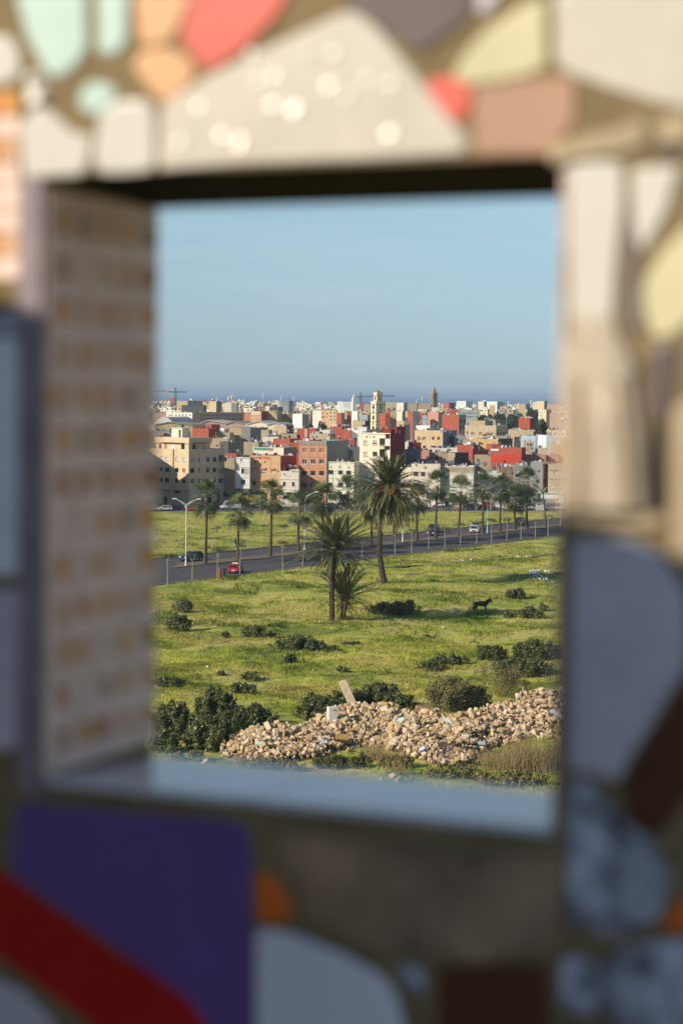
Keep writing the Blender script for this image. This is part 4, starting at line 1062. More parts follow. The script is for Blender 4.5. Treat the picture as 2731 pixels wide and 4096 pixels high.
	pxs = [project(p + cen)[0] for p in (o, oB, oC, oD)]
	yb = zp(z, XB, Yb)[1] if Yb is not None else pB[1] + 5
	SKYL.append((D - 2, min(pxs), max(pxs), pB[1], yb))
	return R
def grid(cols, rows, w, h, st):
	return [(x, y, w, h, (st if isinstance(st, str) and len(st) == 1 else random.choice(st))) for y in rows for x in cols]
def fpoint(R, X, Y, off=0.0):     # point on the front plane of a building, in its root frame
	p = on_plane(*zp(R.z, X, Y), R.B, R.V) - R.V * off; return p - R.cen
def fbox(R, name, X0, X1, Y0, Y1, t0, t1, m, parent=None, label=None):
	p0 = fpoint(R, X0, Y0); p1 = fpoint(R, X1, Y1); a, c = sorted(((p0 - R.o).dot(R.U), (p1 - R.o).dot(R.U))); za, zb = sorted((p0.z, p1.z))
	b = MB(); b.obox(R.o, R.U, R.V, a, c, -t1, -t0, za - R.o.z, zb - R.o.z)
	ob = b.build(name, m, parent or R.root)
	if label: ob['label'] = label
	return ob
def plates(R, name, shapes, m, label=None):     # flat relief ornaments: shapes = list of polygons in crop coordinates
	b = MB()
	for s in shapes:
		pts = [fpoint(R, *p, .03) for p in s]; back = [fpoint(R, *p, .003) for p in s]
		b.face(pts)
		for i in range(len(s)): b.face([back[i], back[(i + 1) % len(s)], pts[(i + 1) % len(s)], pts[i]])
	ob = b.build(name, m, R.root)
	if label: ob['label'] = label
def diamond(x, y, rx, ry): return [(x - rx, y), (x, y + ry), (x + rx, y), (x, y - ry)]
def star(x, y, r):
	k = r * .16; return [[(x - r, y), (x - k, y + k), (x - k, y - k)], [(x + r, y), (x + k, y - k), (x + k, y + k)], [(x, y - r), (x - k, y - k), (x + k, y - k)], [(x, y + r), (x + k, y + k), (x - k, y + k)]] + [diamond(x, y, k * 1.6, k * 1.6)]
ORN = mat('ornament_relief', (.20, .18, .16), rough=.8, var=.05)
def text_mesh(cu):
	t = bpy.data.objects.new('tmp', cu); me = bpy.data.meshes.new_from_object(t); me.name = 'lettering'
	o = bpy.data.objects.new('lettering', me); COL.objects.link(o); bpy.data.objects.remove(t); return o
def text(R, body, X, Y, hcrop, m, parent, th=.03, sx=1.0):
	cu = bpy.data.curves.new('lettering', 'FONT'); cu.body = body; cu.align_x = 'CENTER'; cu.align_y = 'CENTER'
	h = hcrop * ZOOM[R.z][2] / 4.0044 * R.D / F
	cu.size = h * 1.35; cu.extrude = th / 2; cu.materials.append(m)
	o = text_mesh(cu)
	p = fpoint(R, X, Y, .1); o.parent = parent
	M = Matrix((R.U, Vector((0, 0, 1)), -R.V)).transposed().to_4x4()
	o.matrix_local = Matrix.Translation(p) @ M @ Matrix.Scale(sx, 4, (1, 0, 0))
	return o
def front_row():
	# 1 corner block at the left
	R = bld('E', -140, 585, 1112, 372, 540, 'beige', 'beige', 'big beige corner apartment block at the left end of the street', yaw=36, name='apartment_block', cat='apartment block', par=.4, Yb=1200,
			wf=[(78, 505, 52, 62, 'c'), (168, 507, 46, 62, 'c'), (257, 513, 58, 60, 'c'), (400, 520, 46, 66, 'c'), (508, 527, 50, 66, 'c'),
				(80, 668, 52, 66, 's'), (165, 670, 46, 66, 'd'), (257, 677, 60, 66, 'd'), (400, 680, 48, 64, 'd'), (505, 687, 46, 66, 'b'),
				(80, 822, 52, 66, 's'), (165, 828, 50, 66, 'd'), (252, 832, 66, 72, 'd'), (398, 842, 50, 68, 'd'), (502, 848, 50, 66, 'd'),
				(225, 1140, 50, 130, 'o'), (290, 1145, 95, 140, 'o'), (395, 1152, 92, 140, 'o'), (400, 1003, 84, 40, 'o'), (60, 1140, 120, 130, 'o'), (265, 993, 60, 34, 's')],
			ws=[(632, 530, 62, 66, 's'), (730, 527, 22, 66, 'b'), (862, 525, 50, 66, 'd'), (965, 523, 50, 66, 'd'), (1062, 500, 66, 92, 'w'),
				(632, 688, 62, 64, 'o'), (730, 685, 22, 66, 'b'), (860, 683, 48, 66, 'd'), (963, 680, 48, 66, 'd'),
				(628, 846, 58, 64, 'd'), (730, 843, 26, 66, 'd'), (855, 842, 44, 66, 'd'), (956, 838, 44, 66, 'd'), (1062, 838, 60, 60, 'd'), (1020, 1110, 36, 140, 'd'), (880, 1110, 90, 130, 'o')])
	top = fpoint(R, 585, 372).z; o, U, V = R.o, R.U, R.V
	d = R.dep
	b = MB(); up = (372 - 200) * .26786 / 4.0044 * R.D / F      # set back top storey
	b.obox(o, U, V, R.w * .28, R.w - .9, .8, d * .66, R.hh - .38, R.hh + up * .5, 0)
	b.obox(o, U, V, R.w * .28 - .3, R.w - .5, .45, d * .66 + .3, R.hh + up * .5, R.hh + up, 0)
	st = b.build('upper_storey', wallmat('beige'), R.root)
	w_ = MB()
	for (fu, ww, m) in ((.34, .9, 4), (.46, .7, 3), (.60, 1.5, 7), (.80, 1.2, 5)):
		w_.obox(o, U, V, R.w * fu, R.w * fu + ww, .74, .797, R.hh - .3, R.hh + up * .42, m)
	for fv in (.16, .26, .44):
		w_.obox(o, U, V, R.w - .897, R.w - .84, d * fv, d * fv + 1.2, R.hh - .3, R.hh + up * .42, 5 if fv < .2 else 2)
	w_.build('window', WINMATS, st)
	t = MB()     # little tiled canopies
	t.obox(o, U, V, R.w * .42, R.w * .86, .1, .447, R.hh + up * .50, R.hh + up * .56); t.obox(o, U, V, R.w - .497, R.w - .1, d * .12, d * .5, R.hh + up * .50, R.hh + up * .56)
	t.build('canopy', mat('brown_roof_tiles', (.20, .09, .06), rough=.9, var=.3, scale=3), st)
	b = MB(); b.obox(o, U, V, R.w * .52, R.w * .74, 2.4, 5.4, R.hh + up + .003, R.hh + up + 2.5); b.obox(o, U, V, R.w * .5, R.w * .76, 2.2, 5.6, R.hh + up + 2.5, R.hh + up + 2.65)
	h = b.build('stair_hut', wallmat('cream'), R.root); b = MB(); b.obox(o, U, V, R.w * .67, R.w * .71, 2.34, 2.397, R.hh + up + .05, R.hh + up + 2.1); b.build('door', FRAME_D, h)
	b = MB()     # projecting bays and recess strips
	zz1 = R.hh - .5; zz0 = fpoint(R, 585, 960).z - o.z
	b.obox(o, U, V, R.w * .80, R.w + .62, -.6, -.003, zz0, R.hh - .001); b.obox(o, U, V, R.w + .003, R.w + .6, -.002, d * .32, zz0, R.hh - .002)
	# bay carries its own windows, so keep it as slim pilasters only
	b = MB()
	fa = lambda X: (fpoint(R, X, 600) - o).dot(U)
	for X0, X1 in ((318, 352),): b.obox(o, U, V, fa(X0), fa(X1), -.4, -.003, zz0, R.hh - .01)
	b.obox(o, U, V, fa(545), R.w + .02, -.18, -.003, zz0, R.hh - .01)
	b.build('pilaster', wallmat('beige'), R.root)
	fbox(R, 'ledge', -20, 585, 955, 975, .003, .7, wallmat('beige'))
	b = MB(); sB = R.B - R.cen; sB.z = 0
	def sv(X, Yy): p = on_plane(*zp('E', X, Yy), R.B, R.U); return (p - R.B).dot(R.V), p.z
	v0, z1_ = sv(935, 1020); v1, z0_ = sv(1048, 985)
	b.obox(sB, R.V, R.U, v0, v1, .003, .16, min(z0_, z1_), max(z0_, z1_)); s_ = b.build('shop_sign', mat('sign_blue', (.03, .09, .30), rough=.4, var=.05), R.root); s_['label'] = 'blue shop sign on the shaded side of the corner block'
	cu = bpy.data.curves.new('lettering', 'FONT'); cu.body = 'PHARMACIE'; cu.align_x = 'CENTER'; cu.align_y = 'CENTER'; cu.size = .75; cu.extrude = .01; cu.materials.append(WHITE)
	lo = text_mesh(cu); lo.parent = s_
	lo.matrix_local = Matrix.Translation(sB + R.V * (v0 + v1) / 2 + R.U * .18 + Vector((0, 0, (z0_ + z1_) / 2))) @ Matrix((R.V, Vector((0, 0, 1)), R.U)).transposed().to_4x4()
	v0, z1_ = sv(1030, 712); v1, z0_ = sv(1108, 700)
	for zc in (540, 708, 860):
		zr = sv(1060, zc)[1]; b = MB(); b.obox(sB, R.V, R.U, v0, v1, .003, .9, zr - .15, zr); b.obox(sB, R.V, R.U, v0, v1, .85, .9, zr + .003, zr + .9); b.build('balcony', wallmat('grey'), R.root)
	# 2 block seen between, white house, ochre block ...
	bld('E', 1112, 1262, 1290, 508, 566, 'tan', 'tan', 'narrow bare plastered house just behind the corner block', yaw=8)
	bld('E', 1060, 1290, None, 430, 590, 'red', 'red', 'dark red house wall behind the gap between corner block and white house', yaw=8)
	R = bld('E', 1285, 1490, None, 492, 549, 'white', 'white', 'narrow white three storey house right of the corner block', yaw=4, dep=10, Yb=1150,
			wf=[(1365, 535, 34, 34, 's'), (1385, 693, 44, 76, 'd'), (1450, 695, 64, 72, 'c'), (1390, 865, 70, 78, 'w'), (1340, 1090, 80, 120, 'o'), (1440, 1090, 70, 120, 'o')], bands=(500, 633, 790, 950))
	fbox(R, 'shop_sign', 1240, 1355, 958, 985, .2, .3, mat('sign_red', (.30, .03, .03), rough=.5, var=.05), label='red shop sign under the white house')
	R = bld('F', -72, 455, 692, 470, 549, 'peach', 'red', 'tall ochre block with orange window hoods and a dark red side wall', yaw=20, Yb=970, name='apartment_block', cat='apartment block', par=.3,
			wf=[(60, 705, 52, 66, 'c'), (200, 705, 52, 60, 'h'), (338, 707, 52, 60, 's'), (62, 880, 52, 62, 'd'), (197, 884, 50, 62, 'h'), (334, 888, 50, 62, 'h'), (418, 690, 14, 18, 'o'),
				(74, 555, 16, 16, 'o'), (220, 555, 16, 16, 'o'), (60, 1070, 90, 110, 'o'), (200, 1070, 110, 110, 'o'), (350, 1075, 100, 100, 'o')])
	for (X, Yy) in ((65, 655), (200, 658), (338, 664), (65, 835), (198, 838), (334, 845)):
		fbox(R, 'window_hood', X - 36, X + 36, Yy - 16, Yy + 13, .003, .42, mat('hood_orange', (.55, .25, .15), rough=.8, var=.1))
	LRED = mat('red_lettering', (.42, .05, .035), rough=.7, var=.1)
	lb = fbox(R, 'sign_board', 0, 296, 478, 520, .003, .05, mat('sign_salmon', (.60, .34, .22), rough=.8, var=.1), label='painted name board under the roof edge')
	text(R, 'ITELDCO', 66, 498, 34, LRED, lb, sx=1.05); text(R, 'LETRALL', 222, 498, 34, LRED, lb, sx=1.1)
	R = bld('F', 455, 728, None, 697, 547, 'oldw', 'oldw', 'low weathered white house with two red shuttered windows', yaw=3, dep=9, Yb=1030, par=.5,
			wf=[(512, 735, 12, 24, 'o'), (512, 890, 40, 66, 'r'), (646, 893, 40, 64, 'r'), (540, 1070, 90, 70, 'o'), (670, 1080, 60, 60, 'o')], bands=(818, 972))
	fbox(R, 'awning', 478, 600, 1005, 1060, .003, 1.6, mat('awning_green_grey', (.30, .31, .22), rough=.9, var=.1))
	fbox(R, 'roof_slab', 612, 730, 668, 700, .003, .3, wallmat('oldw'))
	R = bld('F', 732, 1143, 1470, 247, 551, 'orange', 'grey', 'unfinished orange brick block with a grey concrete grid', yaw=20, Yb=1000, name='apartment_block', cat='apartment block', par=.4,
			wf=grid((815, 942, 1070), (388,), 68, 66, 'bhb') + grid((812, 940, 1068), (555,), 66, 70, 'w') + grid((808, 938, 1068), (728,), 70, 72, 'd') + grid((806, 935, 1062), (908,), 70, 72, 'd') + [(800, 1080, 80, 80, 'o'), (1050, 1080, 90, 80, 'o')])
	for X in (738, 872, 1008, 1135): fbox(R, 'concrete_column', X - 6, X + 6, 312, 1020, .003, .08, CEMENT)
	for Yy in (310, 484, 658, 830, 1000): fbox(R, 'concrete_beam_band', 733, 1142, Yy - 7, Yy + 7, .083, .12, CEMENT)
	fbox(R, 'parapet_band', 733, 1142, 250, 304, .003, .1, wallmat('grey'))
	R = bld('F', 1143, 1555, 1640, 562, 549, 'cream', 'cream', 'white two storey building with long window bands and star ornaments', yaw=18, Yb=990, par=.5, name='commercial_building', cat='building',
			wf=[(1208, 713, 70, 66, 'd'), (1352, 717, 66, 64, 'd'), (1474, 720, 66, 62, 'd'), (1200, 900, 58, 68, 'd'), (1352, 905, 76, 66, 'd'), (1470, 908, 80, 66, 'd'), (1220, 1075, 110, 80, 'o'), (1400, 1080, 130, 80, 'o')], bands=(806,))
	RIB = mat('ribbed_panel', (.68, .64, .56), rough=.7, var=.05)
	for (X0, X1, Y0, Y1) in ((1246, 1316, 686, 745), (1388, 1438, 690, 748), (1236, 1312, 870, 936)):
		for k in range(4): fbox(R, 'panel_rib', X0, X1, Y0 + (Y1 - Y0) * k / 4, Y0 + (Y1 - Y0) * k / 4 + 9, .003, .07, RIB)
	plates(R, 'star_ornament', star(1210, 636, 30) + star(1340, 632, 36) + star(1478, 646, 30), ORN)
	b = fbox(R, 'roof_trim', 1146, 1550, 562, 572, .003, .25, wallmat('white'))
	# upper grey part behind it
	bld('F', 1145, 1420, None, 500, 565, 'grey', 'dark', 'bare grey storey set back behind the white two storey building', yaw=10, dep=8, wf=[(1395, 540, 44, 40, 'w'), (1235, 540, 20, 20, 'o')])
	# 8 tall white building
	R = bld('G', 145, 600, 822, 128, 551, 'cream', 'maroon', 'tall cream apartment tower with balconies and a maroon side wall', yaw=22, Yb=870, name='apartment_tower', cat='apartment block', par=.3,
			wf=grid((228,), (270, 440, 605, 775), 66, 64, 's') + grid((370,), (270, 440, 605, 775), 66, 66, 'hhsd') + [(562, 172, 66, 66, 'o'), (480, 262, 82, 112, 'd'), (562, 345, 60, 50, 'o'), (480, 430, 84, 112, 'o'), (478, 600, 84, 112, 'd'), (478, 770, 84, 110, 'd'), (250, 935, 130, 80, 'o'), (430, 935, 130, 80, 'o')])
	for X0, X1 in ((193, 263), (333, 405)):
		for Y0 in (308, 478, 643):
			for k in range(4): fbox(R, 'panel_rib', X0, X1, Y0 + 28 * k, Y0 + 28 * k + 9, .003, .06, ORN if k == 0 else RIB)
	plates(R, 'diamond_ornament', [diamond(248, 186, 24, 15), diamond(302, 186, 14, 14), diamond(354, 187, 24, 15), diamond(240, 845, 20, 12), diamond(340, 848, 20, 12)], ORN)
	for Yy in (318, 490, 660, 828): fbox(R, 'balcony', 437, 522, Yy + 2, Yy + 50, .003, .9, wallmat('cream'))
	for Yy in (295, 470, 640): fbox(R, 'balcony_rail', 438, 590, Yy, Yy + 6, .85, .9, METAL)
	fbox(R, 'roof_trim', 150, 525, 128, 142, .003, .3, wallmat('white'))
	b = MB(); b.obox(R.o, R.U, R.V, .4, R.w * .75, .6, 6, R.hh + .0, R.hh + .25); b.obox(R.o, R.U, R.V, 1.4, R.w * .62, 1.6, 5, R.hh + .253, R.hh + .9); b.build('penthouse_roof', wallmat('dark'), R.root)
	b = MB(); b.obox(R.o, R.U, R.V, R.w - .9, R.w, R.dep * .45, R.dep, R.hh, R.hh + 1.7); b.obox(R.o, R.U, R.V, R.w - 2.6, R.w - .003, .5, R.dep * .3, R.hh, R.hh + .9); b.build('parapet', wallmat('maroon'), R.root)
	# between tower and the star fronted building
	bld('G', 600, 908, None, 640, 553, 'cream', 'cream', 'low cream house half hidden behind the big date palm', yaw=0, dep=8, Yb=950, wf=[(800, 905, 60, 60, 'r'), (870, 905, 60, 60, 'r')], bands=(825,))
	bld('G', 820, 1022, 1062, 372, 566, 'grey', 'grey', 'grey walled building behind the date palm top', yaw=16)
	R = bld('G', 912, 1345, None, 590, 552, 'cream', 'cream', 'cream house with a star ornament and red shuttered windows', yaw=2, dep=10, Yb=1000, par=.5,
			wf=[(988, 602, 24, 22, 'o'), (985, 740, 66, 62, 'r'), (1090, 742, 66, 62, 'r'), (1255, 746, 66, 62, 'r'), (990, 912, 66, 54, 'r'), (1085, 914, 60, 54, 'r'), (1280, 1090, 30, 80, 'o')])
	plates(R, 'star_ornament', star(1125, 645, 44), ORN)
	fbox(R, 'shop_sign', 905, 1098, 992, 1035, .1, .25, mat('sign_yellow', (.75, .50, .05), rough=.5, var=.05), label='yellow shop sign behind the palm crown')
	R = bld('H', -140, 320, 527, 574, 553, 'oldw', 'oldw', 'long weathered white building with a stained tan top floor', yaw=7, Yb=940, par=.4,
			wf=[(40, 643, 36, 26, 'd'), (192, 645, 42, 36, 'w'), (-80, 640, 30, 24, 'o'), (52, 805, 38, 68, 's'), (192, 806, 38, 68, 's'), (-70, 808, 38, 60, 's'), (70, 1040, 120, 90, 's'), (230, 1035, 110, 90, 's'), (-60, 1040, 80, 90, 's')],
			ws=[(390, 640, 14, 30, 'w'), (465, 640, 16, 24, 'w'), (345, 800, 20, 60, 'w')], bands=(668, 738, 855, 918))
	fbox(R, 'top_storey_render', -138, 318, 577, 660, .003, .05, mat('stained_tan_render', (.42, .34, .23), rough=.95, var=.2, scale=1, stain=.3), label='stained tan render of the top floor')
	for X in (52, 192, -70): fbox(R, 'window_hood', X - 32, X + 32, 765, 771, .003, .4, wallmat('brown'))
	fbox(R, 'awning', -60, 70, 955, 1000, .003, 1.8, mat('awning_ochre', (.50, .40, .22), rough=.9, var=.15, scale=4), label='striped ochre awning over the shutters')
	bld('H', 400, 708, None, 660, 566, 'oldw', 'grey', 'low white house right of the long weathered building', yaw=0, dep=9, Yb=900, wf=[(590, 640, 20, 26, 'o'), (600, 790, 50, 44, 'r')])
	bld('H', 527, 712, None, 615, 572, 'grey', 'grey', 'small grey roof storey behind the low white house', yaw=0, dep=6, wf=[(590, 640, 14, 24, 'o'), (684, 636, 14, 24, 'd')])
	bld('H', 710, 880, None, 580, 565, 'brown', 'grey', 'grey brown bare house behind the street palms', yaw=0, dep=9, Yb=830, wf=[(735, 678, 26, 30, 'd'), (848, 672, 26, 30, 'd'), (745, 795, 44, 50, 'w'), (845, 800, 34, 40, 'd')])
	bld('H', 880, 1095, None, 562, 562, 'grey', 'grey', 'grey house with balconies behind the big street tree', yaw=0, dep=9, Yb=750, wf=[(935, 640, 80, 34, 'c'), (925, 698, 70, 44, 'd')])
	bld('H', 1095, 1262, 1350, 512, 556, 'grey', 'rose', 'shaded grey corner house with a pinkish brown side', yaw=20, Yb=950, wf=[(1212, 632, 20, 20, 'o'), (1193, 780, 44, 60, 'd')], ws=[(1280, 545, 10, 24, 'o'), (1285, 780, 26, 60, 'd')])
	R = bld('H', 1355, 1700, None, 548, 552, 'sand', 'sand', 'pale sand coloured house beside the right pillar', yaw=2, dep=10, Yb=930, wf=[(1440, 658, 50, 58, 's'), (1485, 832, 50, 56, 's')], bands=(625, 750))
	b = fbox(R, 'ledge', 1260, 1350, 520, 530, .003, .2, wallmat('sand'))
	# unseen blocks behind the left reveal, added and sized to shade the corner block
	for (x0, x1, y0, y1, h_, lab) in ((-78, -53, 517, 531, 16.7, 'lower unseen sand coloured block added at the far left for shade'), (-92, -62.2, 531.2, 546, 19.6, 'taller unseen sand coloured block added behind the lower one for shade')):
		root = empty('apartment_block', ((x0 + x1) / 2, (y0 + y1) / 2, 0), 0, lab, 'apartment block'); b = MB(); b.box((0, 0, h_ / 2), (x1 - x0, y1 - y0, h_)); b.build('wall', wallmat('sand'), root)
		b = MB(); b.box((0, 0, h_ + .1), (x1 - x0 + .5, y1 - y0 + .5, .2)); b.build('roof_slab', CEMENT, root)
		for fl in range(5):
			for q in range(6): b = MB(); b.box((-(x1 - x0) / 2 + 2 + q * (x1 - x0 - 4) / 5, -(y1 - y0) / 2 - .03, 2.2 + fl * 3.1), (1.2, .1, 1.3)); b.build('window', GLASS, root)
		FOOT.append(((x0 + x1) / 2, (y0 + y1) / 2, 14))
front_row()
def second_rows():
	b_ = bld
	b_('E', -60, 330, None, 100, 610, 'grey', 'dark', 'low grey house crowded with dishes behind the corner block', yaw=18, dep=10)
	b_('E', 150, 340, None, 165, 575, 'maroon', 'red', 'dark red roof wall behind the corner block hut', yaw=8, dep=5)
	R = b_('E', 635, 876, 1010, 60, 640, 'red', 'red', 'bright red cube house behind the corner block', yaw=24, Yb=190)
	R2 = b_('E', 828, 915, 1045, 0, 652, 'red', 'red', 'upper red block rising behind the red cube house', yaw=24, Yb=50)
	b_('E', 890, 1175, None, 208, 600, 'tan', 'tan', 'bare cement block wall below the red cube house', yaw=6, dep=8, Yb=350, wf=[(1035, 236, 42, 56, 'd')])
	b_('E', 1010, 1190, None, 122, 645, 'tan', 'tan', 'low tan block house right of the red cube', yaw=6, dep=8)
	b_('A', 1012, 1108, 1182, 655, 665, 'white', 'white', 'small white roof room right of the red cube', yaw=22)
	b_('E', 1185, 1480, 1760, 50, 660, 'tan', 'grey', 'large bare tan block with a grey side right of the red cube', yaw=24, Yb=230, wf=[(1222, 182, 20, 26, 'w'), (1310, 214, 12, 14, 'o')])
	b_('F', -130, 5, None, 40, 655, 'grey', 'grey', 'grey side block beside the bare tan block', yaw=5, dep=6)
	b_('E', 1170, 1396, None, 266, 592, 'dark', 'dark', 'charcoal coloured windowless wall', yaw=-20, dep=9, Yb=440)
	b_('E', 1398, 1620, None, 262, 590, 'tan', 'tan', 'bare tan wall with reddish top right of the charcoal wall', yaw=6, dep=8, Yb=450)
	b_('F', 165, 275, None, 82, 655, 'tan', 'tan', 'tan roof room left of the dish covered roofs', yaw=10, dep=6, wf=[])
	b_('F', 358, 545, 655, 22, 700, 'tan', 'dark', 'tan block with a dark side in the second line', yaw=24, Yb=110)
	b_('F', 190, 432, None, 190, 622, 'cream', 'cream', 'long cream roof wall behind the cream house with the green tarpaulin', yaw=6, dep=8, Yb=240)
	b_('F', 240, 430, None, 160, 632, 'dark', 'dark', 'dark flat roofed shed among the dishes', yaw=6, dep=6)
	b_('F', 430, 700, None, 140, 640, 'sand', 'dark', 'sand coloured roof with sheet covers', yaw=6, dep=8)
	R = b_('F', 345, 592, 735, 216, 600, 'red', 'red', 'long sloping red wall behind the ochre block', yaw=14, dep=12, Yb=330)
	b_('F', 592, 735, None, 268, 596, 'red', 'red', 'lower red wall beside the orange brick block', yaw=2, dep=8, Yb=450)
	b_('F', 130, 345, None, 270, 606, 'grey', 'grey', 'grey roof wall hung with washing and dishes', yaw=4, dep=7)
	R = b_('F', 50, 503, 697, 345, 567, 'cream', 'grey', 'cream top storey with a green tarpaulin behind the ochre block', yaw=20, Yb=455, par=.4)
	o_ = fbox(R, 'tarpaulin', 62, 270, 343, 386, .003, .08, mat('green_tarp', (.05, .30, .22), rough=.6, var=.15, scale=3), label='green tarpaulin hung on the parapet')
	fbox(R, 'laundry', 272, 345, 350, 392, .003, .06, mat('mixed_laundry', (.35, .20, .20), rough=.8, var=.5, scale=4))
	R = b_('F', 700, 975, None, 62, 640, 'red', 'red', 'red house with two pale chimney pipes behind the brick block', yaw=8, dep=9, Yb=200)
	for X in (828, 850): fbox(R, 'pipe', X - 5, X + 5, 60, 190, .003, .25, wallmat('cream'))
	b_('F', 975, 1192, None, 82, 655, 'white', 'white', 'old white roof room behind the brick block', yaw=8, dep=8, Yb=130)
	b_('F', 893, 1195, 1275, 140, 590, 'tan', 'tan', 'tan plastered roof storey just behind the brick block', yaw=20, Yb=210)
	b_('F', 1145, 1185, None, 190, 575, 'cream', 'cream', 'small cream stair room on top of the brick block roofs', yaw=20, dep=4)
	b_('F', 1200, 1372, None, 32, 690, 'red', 'red', 'red wall in the middle distance above the brick block', yaw=6, dep=9)
	b_('F', 1365, 1500, None, 84, 622, 'red', 'red', 'tall red wall left of the white block with the dark openings', yaw=6, dep=9, Yb=320)
	b_('G', -66, 145, None, 82, 624, 'white', 'white', 'white block with dark openings left of the cream tower', yaw=6, dep=9, Yb=230, wf=[(25, 212, 30, 28, 'o'), (80, 215, 44, 28, 'o')])
	b_('F', 1300, 1560, None, 232, 605, 'red', 'red', 'red wall left of the cream tower', yaw=4, dep=9, Yb=330)
	b_('F', 1380, 1640, None, 332, 580, 'grey', 'dark', 'dark bare wall between brick block and cream tower', yaw=-16, dep=9, Yb=490)
	b_('G', 115, 245, None, 38, 618, 'white', 'white', 'white tank room just left of the cream tower top', yaw=6, dep=5)
	# behind the tower and to the right
	b_('G', 700, 805, 895, 2, 640, 'tan', 'grey', 'tan roof block with blue dishes right of the cream tower', yaw=22, Yb=45)
	R = b_('G', 855, 1062, None, 268, 598, 'maroon', 'maroon', 'maroon wall right of the cream tower', yaw=-14, dep=9, Yb=370)
	b_('G', 818, 870, None, 260, 594, 'cream', 'cream', 'cream wall strip with plants beside the maroon wall', yaw=6, dep=6)
	R = b_('G', 965, 1385, 1600, 90, 636, 'beige', 'grey', 'large beige block with two rows of windows right of the tower', yaw=22, Yb=360, name='apartment_block', cat='apartment block',
		   wf=[(1026, 203, 42, 46, 'b'), (1110, 204, 42, 46, 'b'), (1240, 205, 38, 48, 'r'), (1320, 207, 38, 48, 'r'), (1108, 335, 46, 40, 'd'), (1228, 338, 40, 40, 'd'), (1308, 340, 38, 40, 'd')])
	R = b_('G', 985, 1190, 1260, 16, 645, 'white', 'white', 'white roof room on the large beige block', yaw=22, Yb=80, wf=[(1102, 70, 20, 30, 'w')], z0=8)
	b_('G', 1040, 1180, None, 392, 575, 'pink', 'pink', 'pink plastered house corner right of the maroon wall', yaw=4, dep=8, Yb=520)
	b_('G', 1180, 1640, None, 356, 610, 'white', 'white', 'long white parapet lined with dishes below the beige block', yaw=4, dep=8, Yb=410)
	b_('G', 1085, 1560, 1640, 422, 580, 'tan', 'tan', 'stained tan roof wall with three dishes', yaw=6, dep=8, Yb=520)
	b_('G', 1025, 1410, None, 532, 563, 'pink', 'pink', 'low pink parapet storey behind the star fronted house', yaw=4, dep=7, Yb=590, wf=[(1095, 562, 44, 24, 'o'), (1245, 572, 40, 30, 'o'), (1330, 575, 30, 24, 'o')])
	b_('G', 915, 1120, None, 555, 560, 'dark', 'dark', 'dark lean-to roof behind the star fronted house', yaw=4, dep=5)
	b_('H', -30, 68, 258, 390, 572, 'tan', 'dark', 'bare block house with a big shaded side above the long weathered building', yaw=24, dep=11, Yb=560)
	b_('H', 255, 560, None, 412, 590, 'tan', 'tan', 'tan wall half in shadow behind the weathered building', yaw=4, dep=8, Yb=500)
	R = b_('D', 200, 628, 780, 560, 676, 'sand', 'sand', 'large sand coloured building with a raised centre and a row of windows', yaw=22, Yb=740, name='apartment_block', cat='apartment block', par=.4,
		   wf=[(235, 657, 22, 34, 'r'), (310, 667, 46, 40, 'b'), (417, 670, 46, 40, 'b'), (512, 672, 46, 38, 'b'), (568, 674, 36, 40, 'b')], ws=[(648, 674, 16, 48, 'd'), (686, 672, 16, 46, 'd'), (724, 670, 16, 46, 'd'), (755, 668, 14, 44, 'd')])
	b = MB(); f0 = (fpoint(R, 255, 600) - R.o).dot(R.U); f1 = (fpoint(R, 475, 600) - R.o).dot(R.U); up = (560 - 498) * .29337 / 4.0044 * R.D / F
	b.obox(R.o, R.U, R.V, f0, f1, -.02, R.dep * .7, R.hh - .3, R.hh + up); b.build('upper_storey', wallmat('sand'), R.root)
	b_('D', 480, 620, None, 500, 700, 'tan', 'grey', 'grey roof rooms with dishes behind the sand coloured building', yaw=24, dep=9)
	b_('H', 65, 212, None, 155, 640, 'grey', 'grey', 'grey framed shed with a pale edge left of the sand coloured building', yaw=4, dep=6)
	b_('H', 325, 655, 850, 200, 606, 'ochre', 'dark', 'long ochre block wall with a dark side', yaw=22, Yb=275)
	b_('H', 178, 322, None, 205, 612, 'tan', 'tan', 'tan wall left of the ochre block wall', yaw=4, dep=7, Yb=265)
	b_('H', 440, 805, None, 160, 640, 'tan', 'tan', 'tan roof parapet in front of the sand coloured building', yaw=4, dep=7)
	R = b_('H', 95, 310, 410, 278, 590, 'red', 'red', 'bright red house with a shaded side left of the laundry roofs', yaw=22, Yb=400)
	b_('H', 285, 395, None, 284, 604, 'red', 'red', 'red parapet beside the bright red house', yaw=4, dep=6)
	R = b_('H', 553, 975, 1030, 318, 575, 'red', 'red', 'large vivid red windowless house in the right half of the town', yaw=14, Yb=520, par=.3)
	wp_ = [fpoint(R, *p, .02) for p in ((556, 505), (556, 425), (640, 420), (700, 425), (715, 400), (750, 398), (790, 405), (830, 398), (900, 405), (930, 430), (972, 420), (972, 535))]
	b = MB(); b.face(wp_); b.build('fresh_paint', mat('fresh_red_paint', (.55, .055, .03), rough=.7, var=.08), R.root)['label'] = 'freshly painted brighter red lower part'
	s = fbox(R, 'name_board', 556, 664, 332, 360, .003, .2, WHITE, label='white board with a dark line of writing'); text(R, 'SALLE DE FETE', 612, 346, 14, FRAME_D, s, sx=.8)
	b_('H', 568, 760, None, 275, 592, 'red', 'red', 'red parapet rising behind the vivid red house', yaw=-8, dep=8)
	b_('H', 972, 1308, None, 412, 583, 'pink', 'pink', 'salmon pink wall right of the vivid red house', yaw=4, dep=9, Yb=510)
